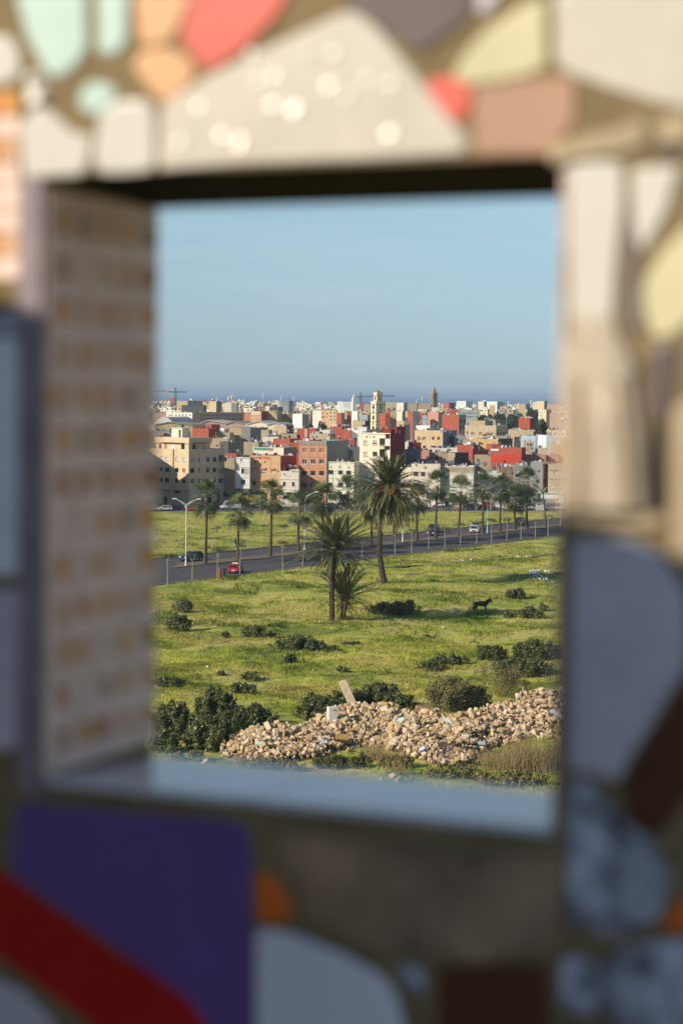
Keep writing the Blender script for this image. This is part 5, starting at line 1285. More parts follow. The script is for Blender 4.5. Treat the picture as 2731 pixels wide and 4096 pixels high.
	b_('H', 1305, 1480, None, 425, 588, 'pink', 'pink', 'lower salmon wall at the right end of the town', yaw=4, dep=9, Yb=510)
	b_('H', 1160, 1312, 1510, 162, 650, 'blue', 'blue', 'pale blue grey building with a sheet roof at the right', yaw=-18, dep=12, Yb=370)
	b_('H', 1310, 1508, None, 150, 640, 'white', 'white', 'whitish side block at the right edge of the rooftops', yaw=-10, dep=10, Yb=250)
	b_('H', 872, 1125, None, 172, 690, 'peach', 'peach', 'peach coloured low house among the right rooftops', yaw=6, dep=8)
	b_('H', 885, 1155, None, 78, 760, 'sand', 'sand', 'long sand coloured roof with a dark shed', yaw=6, dep=8)
	b_('H', 1325, 1535, None, 82, 720, 'beige', 'beige', 'beige house with two small windows at the right', yaw=4, dep=9, Yb=130, wf=[(1378, 110, 30, 26, 's'), (1438, 120, 28, 24, 'c')])
	b_('D', 795, 1010, None, 620, 740, 'sand', 'sand', 'flat sand coloured roof right of the sand coloured building', yaw=4, dep=9)
	b_('H', 1000, 1140, None, 235, 640, 'sand', 'sand', 'low sand coloured room below the dishes at the right', yaw=6, dep=6)
	b_('H', 1195, 1330, None, 325, 612, 'sand', 'sand', 'sand coloured parapet with roof junk at the right', yaw=6, dep=6)
	b_('H', 1370, 1560, None, 262, 620, 'sand', 'sand', 'rough sand coloured roof room beside the pillar', yaw=6, dep=6, Yb=330)
second_rows()
def middle():
	b_ = bld
	b_('A', 245, 632, 1402, 418, 1080, 'white', 'rose', 'long white housing block with a shaded pinkish side', yaw=27, dep=62, Yb=540, name='apartment_block', cat='apartment block', wf=grid((290, 326, 390, 438, 490, 540, 600), (458,), 18, 24, 'd') + grid((386, 540, 600), (515,), 20, 22, 'd') + [(655, 460, 14, 22, 'd')],
	   ws=grid(tuple(range(760, 1380, 40)), (462, 512), 16, 26, 'd'))
	b_('A', 40, 245, None, 425, 1100, 'rose', 'rose', 'brownish wing left of the long white housing block', yaw=4, dep=12)
	b_('A', 1405, 1500, None, 425, 1040, 'orange', 'orange', 'low orange building right of the long housing block', yaw=4, dep=12)
	R = b_('B', 8, 168, 190, 398, 1000, 'peach', 'maroon', 'orange apartment block with three cream stripes', yaw=22, Yb=550, name='apartment_block', cat='apartment block', wf=grid((45, 92, 132), (465, 520), 16, 14, 'd'))
	for X in (45, 92, 132): fbox(R, 'stripe', X - 11, X + 11, 402, 455, .003, .06, wallmat('cream'))
	b_('B', 190, 402, 486, 392, 1005, 'tan', 'tan', 'tall bare tan block in the middle distance', yaw=22, Yb=570, wf=[(388, 412, 22, 18, 'o'), (388, 462, 22, 18, 'b'), (258, 466, 10, 10, 'w'), (258, 520, 10, 10, 'w'), (200, 466, 8, 10, 'w')])
	b_('B', 486, 640, None, 440, 1010, 'brown', 'brown', 'dark brown low block between tan and white blocks', yaw=4, dep=10)
	b_('B', 636, 780, 880, 442, 960, 'white', 'grey', 'brilliant white block with a dark side, middle distance', yaw=24, Yb=570)
	b_('B', 932, 1062, None, 388, 985, 'white', 'white', 'tallest brilliant white block in the middle distance', yaw=3, dep=10, Yb=590)
	b_('B', 1062, 1170, None, 382, 980, 'peach', 'peach', 'beige block with red framed windows beside the tall white block', yaw=3, dep=10, Yb=570, wf=[(1085, 430, 20, 20, 'b'), (1105, 486, 22, 24, 'r'), (1078, 486, 14, 24, 'r'), (1150, 434, 12, 22, 'd'), (1150, 486, 12, 22, 'd')])
	b_('B', 1172, 1292, None, 388, 975, 'yellow', 'yellow', 'yellow block with two columns of square windows', yaw=3, dep=10, Yb=590, wf=grid((1204, 1262), (422, 474, 526), 18, 18, 'd'))
	b_('B', 1292, 1366, 1412, 422, 970, 'red', 'tan', 'red block with tan side right of the yellow block', yaw=22, Yb=570)
	b_('B', 1410, 1450, None, 390, 990, 'sand', 'sand', 'thin sand coloured block beside the peeling red one', yaw=3, dep=9, Yb=560)
	b_('B', 1450, 1518, None, 400, 975, 'red', 'red', 'peeling red wall in the middle distance', yaw=3, dep=9, Yb=560)
	b_('C', 22, 110, 135, 402, 960, 'white', 'white', 'white block left of the pale minaret', yaw=20, Yb=540)
	b_('C', 140, 262, 300, 452, 930, 'blue', 'tan', 'pale blue grey block with small windows left of the minaret', yaw=20, Yb=545, wf=[(180, 518, 18, 16, 'd'), (228, 520, 18, 16, 'd')])
	b_('C', 35, 222, 290, 540, 820, 'tan', 'dark', 'low tan block in front of the minaret', yaw=20, Yb=600)
	b_('C', 526, 600, None, 432, 990, 'red', 'red', 'red block immediately right of the minaret', yaw=-18, dep=9, Yb=540)
	b_('C', 600, 694, None, 408, 1000, 'sand', 'sand', 'sand coloured block right of the minaret', yaw=3, dep=9, Yb=540, wf=[(658, 486, 18, 20, 'b')])
	b_('C', 696, 778, 826, 400, 985, 'cream', 'tan', 'bright cream block with a windowed side', yaw=22, Yb=540, ws=[(788, 476, 10, 14, 'd'), (812, 476, 10, 14, 'd')])
	b_('C', 826, 856, None, 400, 1010, 'yellow', 'yellow', 'narrow cream block left of the red and grey block', yaw=3, dep=9, Yb=510)
	b_('C', 856, 936, 1045, 402, 960, 'red', 'blue', 'red fronted block with a grey blue side', yaw=30, Yb=560, ws=[(952, 470, 10, 16, 'd'), (1006, 472, 10, 16, 'd'), (952, 530, 10, 16, 'd'), (1006, 530, 10, 16, 'd')])
	b_('C', 1075, 1152, None, 462, 950, 'blue', 'blue', 'small blue grey block with two windows', yaw=3, dep=9, Yb=570, wf=[(1095, 522, 14, 16, 'd'), (1132, 522, 14, 16, 'd')])
	b_('C', 1160, 1320, 1410, 410, 960, 'pink', 'tan', 'wide salmon block with a tan windowed side', yaw=22, Yb=580, ws=grid((1336, 1378), (474, 526), 12, 16, 'd'))
	b_('C', 805, 898, None, 548, 800, 'tan', 'grey', 'dark tan house below the red and grey block', yaw=-18, dep=9, Yb=680)
	R = b_('D', -110, 122, 217, 412, 760, 'red', 'grey', 'tall red block with a grey windowed side', yaw=24, Yb=630, name='apartment_block', cat='apartment block', ws=[(134, 500, 20, 46, 'd'), (180, 500, 44, 46, 'd'), (134, 585, 20, 46, 'd'), (176, 588, 40, 46, 'd')])
	b_('C', 1450, 1620, None, 372, 790, 'red', 'red', 'upper part of the tall red block', yaw=4, dep=9, Yb=420)
	b_('D', 120, 374, None, 352, 880, 'blue', 'blue', 'long pale blue apartment block with many windows', yaw=3, dep=14, Yb=500, name='apartment_block', cat='apartment block', wf=grid((142, 180, 198, 236, 262, 284, 310, 358), (392, 440), 12, 22, 'd'))
	b_('D', 935, 1088, 1160, 458, 860, 'red', 'maroon', 'red block with a grey central stripe among the trees', yaw=20, Yb=565)
	R = b_('D', 1014, 1092, None, 440, 872, 'cream', 'cream', 'cream roof room above the red block among the trees', yaw=10, dep=6)
	b_('D', 1205, 1312, 1380, 338, 1300, 'cream', 'tan', 'cream apartment house with small windows above the trees', yaw=22, Yb=460, wf=[(1220, 384, 10, 10, 'd'), (1248, 384, 10, 10, 'd'), (1235, 424, 18, 10, 'd'), (1295, 348, 12, 8, 'd')])
	b_('D', 1375, 1510, None, 392, 1200, 'rose', 'rose', 'pinkish unfinished block at the right behind the trees', yaw=3, dep=12, Yb=480)
	b_('D', 1022, 1145, 1200, 340, 1500, 'sand', 'grey', 'sand coloured house row above the trees', yaw=20, Yb=400)
	# far ones standing up against the sea
	b_('A', 390, 562, 790, 244, 1900, 'tan', 'grey', 'long tan block with a grey end far off near the crane', yaw=24, Yb=300, dep=30)
	b_('A', 470, 800, None, 312, 1600, 'dark', 'dark', 'dark unfinished hall in the far left of the town', yaw=3, dep=20, Yb=365)
	b_('A', 880, 990, 1070, 250, 1700, 'yellow', 'brown', 'pale yellow building with a brown side near the sea', yaw=24, Yb=330, wf=grid((905, 945), (268, 300), 8, 8, 'd'))
	b_('A', 1100, 1215, None, 276, 1650, 'cream', 'cream', 'pale stepped house near the sea left', yaw=3, dep=12)
	b_('A', 1220, 1300, None, 280, 1640, 'grey', 'grey', 'grey house with paired windows near the sea', yaw=3, dep=12, wf=grid((1242, 1276), (298, 330), 10, 10, 'd'))
	b_('A', 295, 372, None, 192, 2600, 'red', 'red', 'small red house on the far skyline beside the crane', yaw=3, dep=12)
	b_('B', 442, 578, 668, 242, 1900, 'grey', 'grey', 'grey multi storey building with roof masts against the sea', yaw=24, Yb=310, wf=grid((465, 512, 550), (258, 290), 18, 10, 'o'), ws=grid((600, 630, 655), (262, 292), 10, 10, 'o'))
	b_('B', 1380, 1568, None, 262, 1900, 'white', 'white', 'white far building with two rows of dark windows by the slim white tower', yaw=3, dep=14, Yb=345, wf=grid((1386, 1412, 1445, 1480, 1518, 1545), (291, 325), 14, 14, 'd'))
	b_('B', 1300, 1380, None, 252, 1920, 'white', 'tan', 'white stair tower left of the far white building', yaw=3, dep=10, Yb=340)
	b_('C', 530, 680, None, 262, 2300, 'sand', 'sand', 'sand coloured far house right of the minaret', yaw=3, dep=16)
	b_('C', 690, 800, None, 272, 2100, 'cream', 'grey', 'cream far house in a group right of the minaret', yaw=20, dep=12, Yb=330)
	b_('C', 140, 205, None, 272, 2000, 'red', 'red', 'small red far house left of the minaret', yaw=3, dep=12)
	b_('C', 205, 310, None, 295, 1850, 'tan', 'tan', 'tan far wall left of the minaret', yaw=3, dep=12)
	b_('C', 865, 1000, None, 282, 2000, 'tan', 'tan', 'tan far house with roof mast', yaw=3, dep=12)
	b_('C', 1000, 1210, None, 282, 2200, 'rose', 'rose', 'long low hall left of the brown minaret', yaw=3, dep=30, Yb=330)
	b_('C', 1396, 1480, 1568, 272, 2100, 'red', 'maroon', 'dark red far block right of the brown minaret', yaw=24, Yb=330)
	b_('D', 88, 215, 290, 226, 2500, 'white', 'blue', 'long white far apartment row right of the brown minaret', yaw=22, Yb=295, dep=26, wf=grid((105, 125, 145, 165, 185), (245, 270), 6, 8, 'd'))
	b_('D', 382, 460, 500, 232, 2400, 'cream', 'grey', 'cream far apartment tower before the sea', yaw=22, Yb=290)
	b_('D', 480, 640, 730, 232, 2500, 'white', 'blue', 'white far apartment block with many windows before the sea', yaw=22, Yb=290, dep=24, wf=grid((510, 530, 552, 574, 596, 618), (245, 265), 6, 7, 'd'))
	b_('D', 448, 486, None, 212, 2450, 'white', 'white', 'stair tower of the far white apartments', yaw=3, dep=8)
	b_('D', 935, 1030, 1085, 262, 1900, 'tan', 'grey', 'unfinished tan far block right of the trees', yaw=20, Yb=315)
	b_('D', 1142, 1182, None, 238, 2000, 'white', 'white', 'narrow white far block beside the yellow one', yaw=3, dep=12, Yb=300)
	b_('D', 1180, 1282, 1325, 226, 1950, 'yellow', 'grey', 'pale yellow far block standing highest at the right', yaw=20, Yb=330)
	b_('D', 1330, 1480, None, 268, 1800, 'rose', 'rose', 'pinkish far block at the right edge', yaw=3, dep=12)
	b_('D', 540, 615, None, 282, 1750, 'peach', 'peach', 'small peach coloured far house above the trees', yaw=3, dep=12)
	b_('C', 1215, 1320, None, 342, 1500, 'white', 'white', 'white low house below the brown minaret', yaw=3, dep=10)
middle()
# ------------------------------------------------------------------ minarets, cranes, masts, warehouses
def minaret():
	z = 'C'; B = at(*zp(z, 390, 252), 1100); D = 1100
	f = R_(30); U = Vector((math.cos(f), -math.sin(f), 0)); V = Vector((math.sin(f), math.cos(f), 0))
	A = on_plane(*zp(z, 310, 252), B, V); C_ = on_plane(*zp(z, 525, 252), B, U); w = (B - A).dot(U); d = (C_ - B).dot(V)
	w = d = (w + d) / 2 if abs(w - d) < 3 else w; d = (C_ - B).dot(V)
	O = B - U * w; O.z = 0; cen = O + U * w / 2 + V * d / 2
	root = empty('minaret', cen, 0, 'tall pale yellow minaret with a small red dome', 'minaret'); o = O - cen; hh = B.z
	m = mat('minaret_yellow', (.82, .70, .47), rough=.85, var=.05, scale=.5); m2 = mat('minaret_joint', (.12, .09, .07), rough=.9, var=0)
	zf = lambda Y: at(*zp(z, 390, Y), D).z
	def ring(b, w0, w1, d0, d1, z0, z1): b.obox(o, U, V, w0, w1, d0, d1, z0, z1)
	b = MB(); ring(b, 0, w, 0, d, 0, hh); b.build('shaft', m, root)
	tw = (485 - 408) / (525 - 390); k0 = w * .22; k1 = w * .84; e0 = d * .16; e1 = d * .78
	z2 = zf(120)
	b = MB(); ring(b, k0, k1, e0, e1, hh, z2); b.build('upper_tower', m, root)
	b = MB()
	for Y in (297, 424, 553): b.obox(o, U, V, -.06, w + .06, -.06, d + .06, zf(Y) - .14, zf(Y) + .14)
	b.obox(o, U, V, k0 - .06, k1 + .06, e0 - .06, e1 + .06, zf(165) - .1, zf(165) + .1)
	for Y in (340, 385, 465, 510, 600, 640):
		b.obox(o, U, V, -.03, w + .03, -.03, d + .03, zf(Y) - .04, zf(Y) + .04)
	b.build('string_course', m2, root)
	b = MB(); b.obox(o, U, V, -.3, w + .3, -.3, d + .3, hh - .25, hh + .2); b.obox(o, U, V, k0 - .2, k1 + .2, e0 - .2, e1 + .2, z2 - .15, z2 + .25); b.build('cornice', m, root)
	def arch(face, c, zc, ww, h2):
		b = MB(); n = 8; pts = [(c - ww / 2, zc - h2 / 2), (c + ww / 2, zc - h2 / 2)] + [(c + ww / 2 * math.cos(a), zc + h2 / 2 - ww / 2 + ww / 2 * math.sin(a)) for a in [PI * i / n for i in range(n + 1)]]
		if face == 's': b.prism(pts, o + U * w, V, Vector((0, 0, 1)), U, .003, .05)
		elif face == 'u': b.prism(pts, o + U * k1, V, Vector((0, 0, 1)), U, .003, .05)
		elif face == 'v': b.prism(pts, o + V * e0, U, Vector((0, 0, 1)), -V, .003, .05)
		else: b.prism(pts, o, U, Vector((0, 0, 1)), -V, .003, .05)
		b.build('arched_window', DARK, root)
	for Y, two in ((336, 1), (414, 0), (495, 1), (575, 0), (650, 1)):
		for c in ((.41, .58) if two else (.5,)):
			arch('s', d * c, zf(Y), .78, 2.4); arch('f', w * c, zf(Y), .6, 2.2)
	arch('u', (e0 + e1) / 2, zf(204), .9, 2.6); arch('v', (k0 + k1) / 2, zf(204), .7, 2.2)
	c = o + U * (k0 + k1) / 2 + V * (e0 + e1) / 2; r = (k1 - k0) * .50
	b = MB(); b.lathe(c + Vector((0, 0, z2 + .25)), [(r, 0)] + [(r * math.cos(a), r * .95 * math.sin(a)) for a in [i * PI / 16 for i in range(1, 9)]], 20); b.build('dome', mat('dome_red', (.42, .07, .045), rough=.6, var=.08), root, smooth=True)
	b = MB(); b.tube([c + Vector((0, 0, z2 + r)), c + Vector((0, 0, z2 + r + 3.6))], [.14, .05], 5)
	for q in (1.2, 1.9, 2.5): b.lathe(c + Vector((0, 0, z2 + r + q)), [(.05, -.25), (.3 - q * .06, 0), (.05, .25)], 8)
	b.build('finial', METAL, root)
	FOOT.append((cen.x, cen.y, 6)); SKYL.append((D - 2, *sorted((zp(z, 310, 0)[0], zp(z, 525, 0)[0])), zp(z, 0, 120)[1], zp(z, 0, 640)[1]))
	# brown minaret nearer the sea
	D = 2200; B = at(*zp(z, 1240, 126), D); f = R_(40); U = Vector((math.cos(f), -math.sin(f), 0)); V = Vector((math.sin(f), math.cos(f), 0))
	A = on_plane(*zp(z, 1200, 126), B, V); C_ = on_plane(*zp(z, 1306, 126), B, U); w = (B - A).dot(U); d = (C_ - B).dot(V)
	O = B - U * w; O.z = 0; cen = O + U * w / 2 + V * d / 2; root = empty('minaret', cen, 0, 'brown square stone minaret with a lantern, far off by the sea', 'minaret'); o = O - cen; hh = B.z
	m = mat('minaret_brown', (.36, .28, .17), rough=.9, var=.12, scale=.4); m3 = mat('minaret_panel', (.22, .17, .11), rough=.9, var=.2, scale=1)
	b = MB(); b.obox(o, U, V, 0, w, 0, d, 0, hh); b.obox(o, U, V, -.25, w + .25, -.25, d + .25, hh - .6, hh + .5); b.build('shaft', m, root)
	zl = at(*zp(z, 1255, 62), D).z
	b = MB(); b.obox(o, U, V, w * .3, w * .72, d * .3, d * .72, hh + .5, zl); c = o + U * w * .51 + V * d * .51
	b.lathe(c + Vector((0, 0, zl)), [(w * .2, 0), (w * .16, .8), (w * .06, 1.5), (.1, 1.8)], 10); b.tube([c + Vector((0, 0, zl + 1)), c + Vector((0, 0, zl + 5))], [.2, .1], 4); b.build('lantern', m, root)
	b = MB()
	for z0, z1 in ((.40, .60), (.68, .96)):
		b.obox(o, U, V, w * .2, w * .8, -.12, -.01, hh * z0, hh * z1); b.obox(o, U, V, w + .01, w + .12, d * .2, d * .8, hh * z0, hh * z1)
	b.build('carved_panel', m3, root)
	FOOT.append((cen.x, cen.y, 8)); SKYL.append((D - 2, zp(z, 1200, 0)[0], zp(z, 1306, 0)[0], zp(z, 0, 60)[1], zp(z, 0, 335)[1]))
	# slim white minaret on the white far building
	D = 1890; p = at(*zp(z, 55, 205), D); root = empty('minaret', (p.x, p.y, 0), R_(25), 'slim white minaret rising from a white far building', 'minaret'); s = D / F * .26786 / 4.0044
	b = MB(); b.box((0, 0, p.z / 2), (50 * s, 50 * s, p.z)); b.build('shaft', wallmat('white'), root)
	zt = at(*zp(z, 55, 165), D).z; b = MB(); b.box((0, 0, (p.z + zt) / 2), (24 * s, 24 * s, zt - p.z)); b.lathe((0, 0, zt), [(10 * s, 0), (7 * s, 1), (.1, 2)], 8); b.build('lantern', wallmat('white'), root)
minaret()
def lattice(b, p, q, w, n, r):
	p, q = Vector(p), Vector(q); t = (q - p).normalized(); a = Vector((0, 0, 1)) if abs(t.z) < .9 else Vector((0, 1, 0))
	u = t.cross(a).normalized(); v = t.cross(u); cs = [(u * sx + v * sy) * w / 2 for sx, sy in ((-1, -1), (1, -1), (1, 1), (-1, 1))]
	for c in cs: b.tube([p + c, q + c], r, 4)
	for i in range(n):
		a0 = p.lerp(q, i / n); a1 = p.lerp(q, (i + 1) / n)
		for k in range(4): b.tube([a0 + cs[k], a1 + cs[(k + 1) % 4]], r * .7, 3)
def crane(name, zc, xm, yt, yb_, xa, xb, yj, D, m, label, ya=None):
	p = at(*zp(zc, xm, yt), D); j0 = at(*zp(zc, xa, yj), D); j1 = at(*zp(zc, xb, ya or yj), D)
	root = empty(name, (p.x, p.y, 0), 0, label, 'crane'); o = Vector((p.x, p.y, 0)); k = D / 1800
	b = MB(); lattice(b, (0, 0, 0), (0, 0, j0.z), 1.7 * k, 22, .22 * k); lattice(b, (0, 0, j0.z), (0, 0, p.z), 1.1 * k, 4, .22 * k); b.build('mast', m, root)
	b = MB(); lattice(b, j0 - o, j1 - o, 1.1 * k, 22, .16 * k); b.build('jib', m, root)
	b = MB(); e = (j1 - o) if abs(j1.x - p.x) < abs(j0.x - p.x) else (j0 - o); b.box(e + Vector((0, 0, -.6 * k)), (4 * k, 1.6 * k, 2.0 * k)); b.build('counterweight', CEMENT, root)
	b = MB(); b.tube([(0, 0, p.z), e], .07 * k, 3); b.tube([(0, 0, p.z), ((j0 - o) if e == (j1 - o) else (j1 - o)) * .6 + Vector((0, 0, j0.z * .4))], .07 * k, 3); b.build('stay_cable', METAL, root)
crane('tower_crane', 'A', 380, 45, 0, 262, 548, 107, 1800, mat('crane_green', (.06, .22, .14), rough=.6, var=.05), 'green tower crane at the left above the skyline', ya=112)
crane('tower_crane', 'C', 157, 128, 0, 50, 662, 182, 2300, mat('crane_grey', (.10, .10, .11), rough=.6, var=.05), 'dark grey tower crane left of the pale minaret', ya=170)
crane('tower_crane', 'A', -150, 60, 0, -200, 250, 96, 2600, mat('crane_grey2', (.2, .2, .2), rough=.6, var=.05), 'faint far crane jib at the left edge of the sky', ya=100)
def mast(zc, x, y0, D, w, label, head=True):
	p = at(*zp(zc, x, y0), D); root = empty('antenna_mast', (p.x, p.y, 0), 0, label, 'antenna mast'); k = D / F
	b = MB(); b.tube([(0, 0, 0), (0, 0, p.z)], [.5 * w * k, .3 * w * k], 6); b.build('pole', METAL, root)
	if head:
		b = MB()
		for a in (0, 2.1, 4.2): b.box((1.0 * k * w * math.cos(a), 1.0 * k * w * math.sin(a), p.z - 2.2 * k), (.8 * k * w, .8 * k * w, 4 * k))
		b.build('antenna_panel', WHITE, root)
for a in [('B', 197, 135, 1500, .9, 'tall antenna mast with a thick head left of the grey multi storey building'), ('B', 462, 172, 1890, .8, 'left roof mast of the grey multi storey building'), ('B', 655, 180, 1890, .9, 'right roof mast of the grey multi storey building'),
		  ('A', 1000, 190, 1900, .8, 'short antenna mast above the pale yellow building'), ('A', 1180, 172, 1990, 1.5, 'left of two stubby masts on the left skyline'), ('A', 1225, 160, 1980, 1.2, 'right of two stubby masts on the left skyline'),
		  ('C', 1078, 172, 2300, .8, 'dark antenna mast left of the brown minaret'), ('C', 995, 218, 2200, .7, 'white antenna mast on the far houses right of the pale minaret'), ('D', 798, 225, 1600, .8, 'white antenna mast above the trees'), ('D', 1102, 212, 1960, .9, 'mast beside the pale yellow far block'),
		  ('A', 332, 78, 2700, .7, 'thin pale mast beside the green crane'), ('D', 765, 395, 1000, .5, 'thin pole among the dark trees')]: mast(*a)
def warehouses():
	W = mat('white_sheet_roof', (.50, .48, .44), rough=.6, var=.08, scale=.3); Rr = wallmat('rose'); G = mat('grey_sheet_roof', (.30, .27, .22), rough=.8, var=.15, scale=.3)
	def arched(zc, x0, x1, y0, D, ln, label, m):
		a = at(*zp(zc, x0, y0), D); c = at(*zp(zc, x1, y0), D); w = c.x - a.x; cen = Vector(((a.x + c.x) / 2, D, 0)); root = empty('warehouse', cen, R_(-20), label, 'warehouse'); n = 14; eave = a.z * .62; b = MB()
		pts = [(-w / 2 + w * i / n, eave + (a.z - eave) * math.sin(PI * i / n)) for i in range(n + 1)]
		for i in range(n): b.face([(pts[i][0], 0, pts[i][1]), (pts[i + 1][0], 0, pts[i + 1][1]), (pts[i + 1][0], ln, pts[i + 1][1]), (pts[i][0], ln, pts[i][1])])
		b.build('roof', m, root, smooth=True); b = MB(); b.face([(p[0], .05, p[1]) for p in pts][::-1] + [(-w / 2, .05, 0), (w / 2, .05, 0)]); b.box((-w / 2 + .1, ln / 2, eave / 2), (.2, ln, eave)); b.box((w / 2 - .1, ln / 2, eave / 2), (.2, ln, eave)); b.build('wall', W, root)
		FOOT.append((cen.x, cen.y + ln / 2, w * .5)); SKYL.append((D - 3, zp(zc, x0, 0)[0], zp(zc, x1, 0)[0], zp(zc, 0, y0)[1], zp(zc, 0, y0 + 70)[1]))
	arched('A', -60, 470, 478, 960, 26, 'white arched warehouse roof at the left below the housing block', W)
	def gable(zc, x0, xm, x1, yr, ye, D, ln, label, mr, mw):
		a = at(*zp(zc, x0, ye), D); c = at(*zp(zc, x1, ye), D); r = at(*zp(zc, xm, yr), D); root = empty('warehouse', (r.x, D, 0), 0, label, 'warehouse'); o = Vector((r.x, D, 0))
		A, C_, Rg = a - o, c - o, r - o; A.y = C_.y = Rg.y = 0; Y = Vector((ln * .35, ln, 0)); b = MB()
		for p, q in ((A, Rg), (Rg, C_)): b.face([p + Vector((0, -.5, .15)), q + Vector((0, -.5, .15)), q + Y + Vector((0, 0, .15)), p + Y + Vector((0, 0, .15))]); b.face([p + Vector((0, -.5, -.25)), q + Vector((0, -.5, -.25)), q + Vector((0, -.5, .15)), p + Vector((0, -.5, .15))])
		b.build('roof', mr, root); b = MB(); A0, C0 = A.copy(), C_.copy(); A0.z = C0.z = 0; b.face([A0, C0, C_, Rg, A]); b.face([C0, C0 + Y, C_ + Y, C_]); b.face([A0, A, A + Y, A0 + Y]); b.build('wall', mw, root)
		FOOT.append((r.x, D + ln / 2, (c.x - a.x) * .45)); SKYL.append((D - 3, zp(zc, x0, 0)[0], zp(zc, x1, 0)[0], zp(zc, 0, yr)[1], zp(zc, 0, ye + 20)[1]))
	gable('A', 735, 870, 1200, 532, 580, 900, 16, 'reddish warehouse with a pale ridge behind the red cube house', W, Rr)
	gable('A', 1110, 1245, 1450, 550, 590, 890, 16, 'second reddish warehouse right of the first one', G, Rr)
	gable('A', 1430, 1620, 1780, 545, 590, 880, 16, 'pale gabled warehouse below the orange striped block', W, wallmat('cream'))
	gable('A', 60, 280, 640, 560, 600, 880, 16, 'grey warehouse roof below the arched white one', G, wallmat('tan'))
	gable('B', 240, 360, 470, 568, 600, 870, 14, 'small pale warehouse below the bare tan block', W, wallmat('cream'))
warehouses()
# ------------------------------------------------------------------ trees of the town
LEAF_E = mat('eucalyptus_leaf', (.050, .070, .035), rough=.7, var=.3, scale=.3, transl=.2)
LEAF_FI = mat('ficus_leaf', (.045, .085, .022), rough=.5, var=.3, scale=.6, transl=.2)
LEAF_FB = mat('ficus_leaf_bright', (.085, .15, .025), rough=.5, var=.25, scale=.6, transl=.25)
BARK = mat('tree_bark', (.16, .12, .085), rough=.95, var=.3, scale=2)
def tree(name, pos, hgt_, cw, ch, label, leafm, cat='tree', ls=.3, n=700, group=None, trunk_r=.15, boxy=False, seed=0, limbs=5):
	rg = np.random.default_rng(seed + 100)
	root = empty(name, pos, 0, label, cat, group); b = MB()
	b.tube([(0, 0, -.2), (0.03, 0, (hgt_ - ch) * .6), (0, .03, hgt_ - ch * .55)], [trunk_r * 1.3, trunk_r, trunk_r * .6], 7)
	rnd = random.Random(seed)
	for k in range(limbs):
		a = 2 * PI * k / limbs + rnd.random(); b.tube([(0, 0, hgt_ - ch * 1.0), (cw * .25 * math.cos(a), cw * .25 * math.sin(a), hgt_ - ch * .6), (cw * .38 * math.cos(a), cw * .38 * math.sin(a), hgt_ - ch * .3)], [trunk_r * .6, trunk_r * .4, .03], 5)
	b.build('trunk', BARK, root)
	if boxy:
		p = rg.uniform(-1, 1, (n, 3)); ax = rg.integers(0, 3, n); sg = rg.choice([-1, 1], n); p[np.arange(n), ax] = sg * rg.uniform(.85, 1.05, n)
		nr = np.zeros((n, 3)); nr[np.arange(n), ax] = sg; nr += rg.normal(0, .5, (n, 3)); nr /= np.linalg.norm(nr, axis=1)[:, None]
		t = np.cross(nr, rg.normal(0, 1, (n, 3))); t /= np.linalg.norm(t, axis=1)[:, None]; bb = np.cross(nr, t); s = ls * rg.uniform(.6, 1.3, (n, 1))
		# round the corners a little
		L = np.linalg.norm(p[:, :2], axis=1)[:, None]; p[:, :2] *= np.minimum(1, 1.18 / np.maximum(L, 1e-3))
		p = p * np.array([cw / 2, cw / 2, ch / 2]) + np.array([0, 0, hgt_ - ch / 2])
		Pq = np.stack([p - t * s, p + bb * s * .5, p + t * s, p - bb * s * .5], 1)
	else:
		Pq = leaf_cloud(n, 0, 0, hgt_ - ch / 2, cw / 2, cw / 2, ch / 2, ls, .5, 9, rg)
	link('crown', tri_mesh('crown', Pq, leafm), root)
	return root
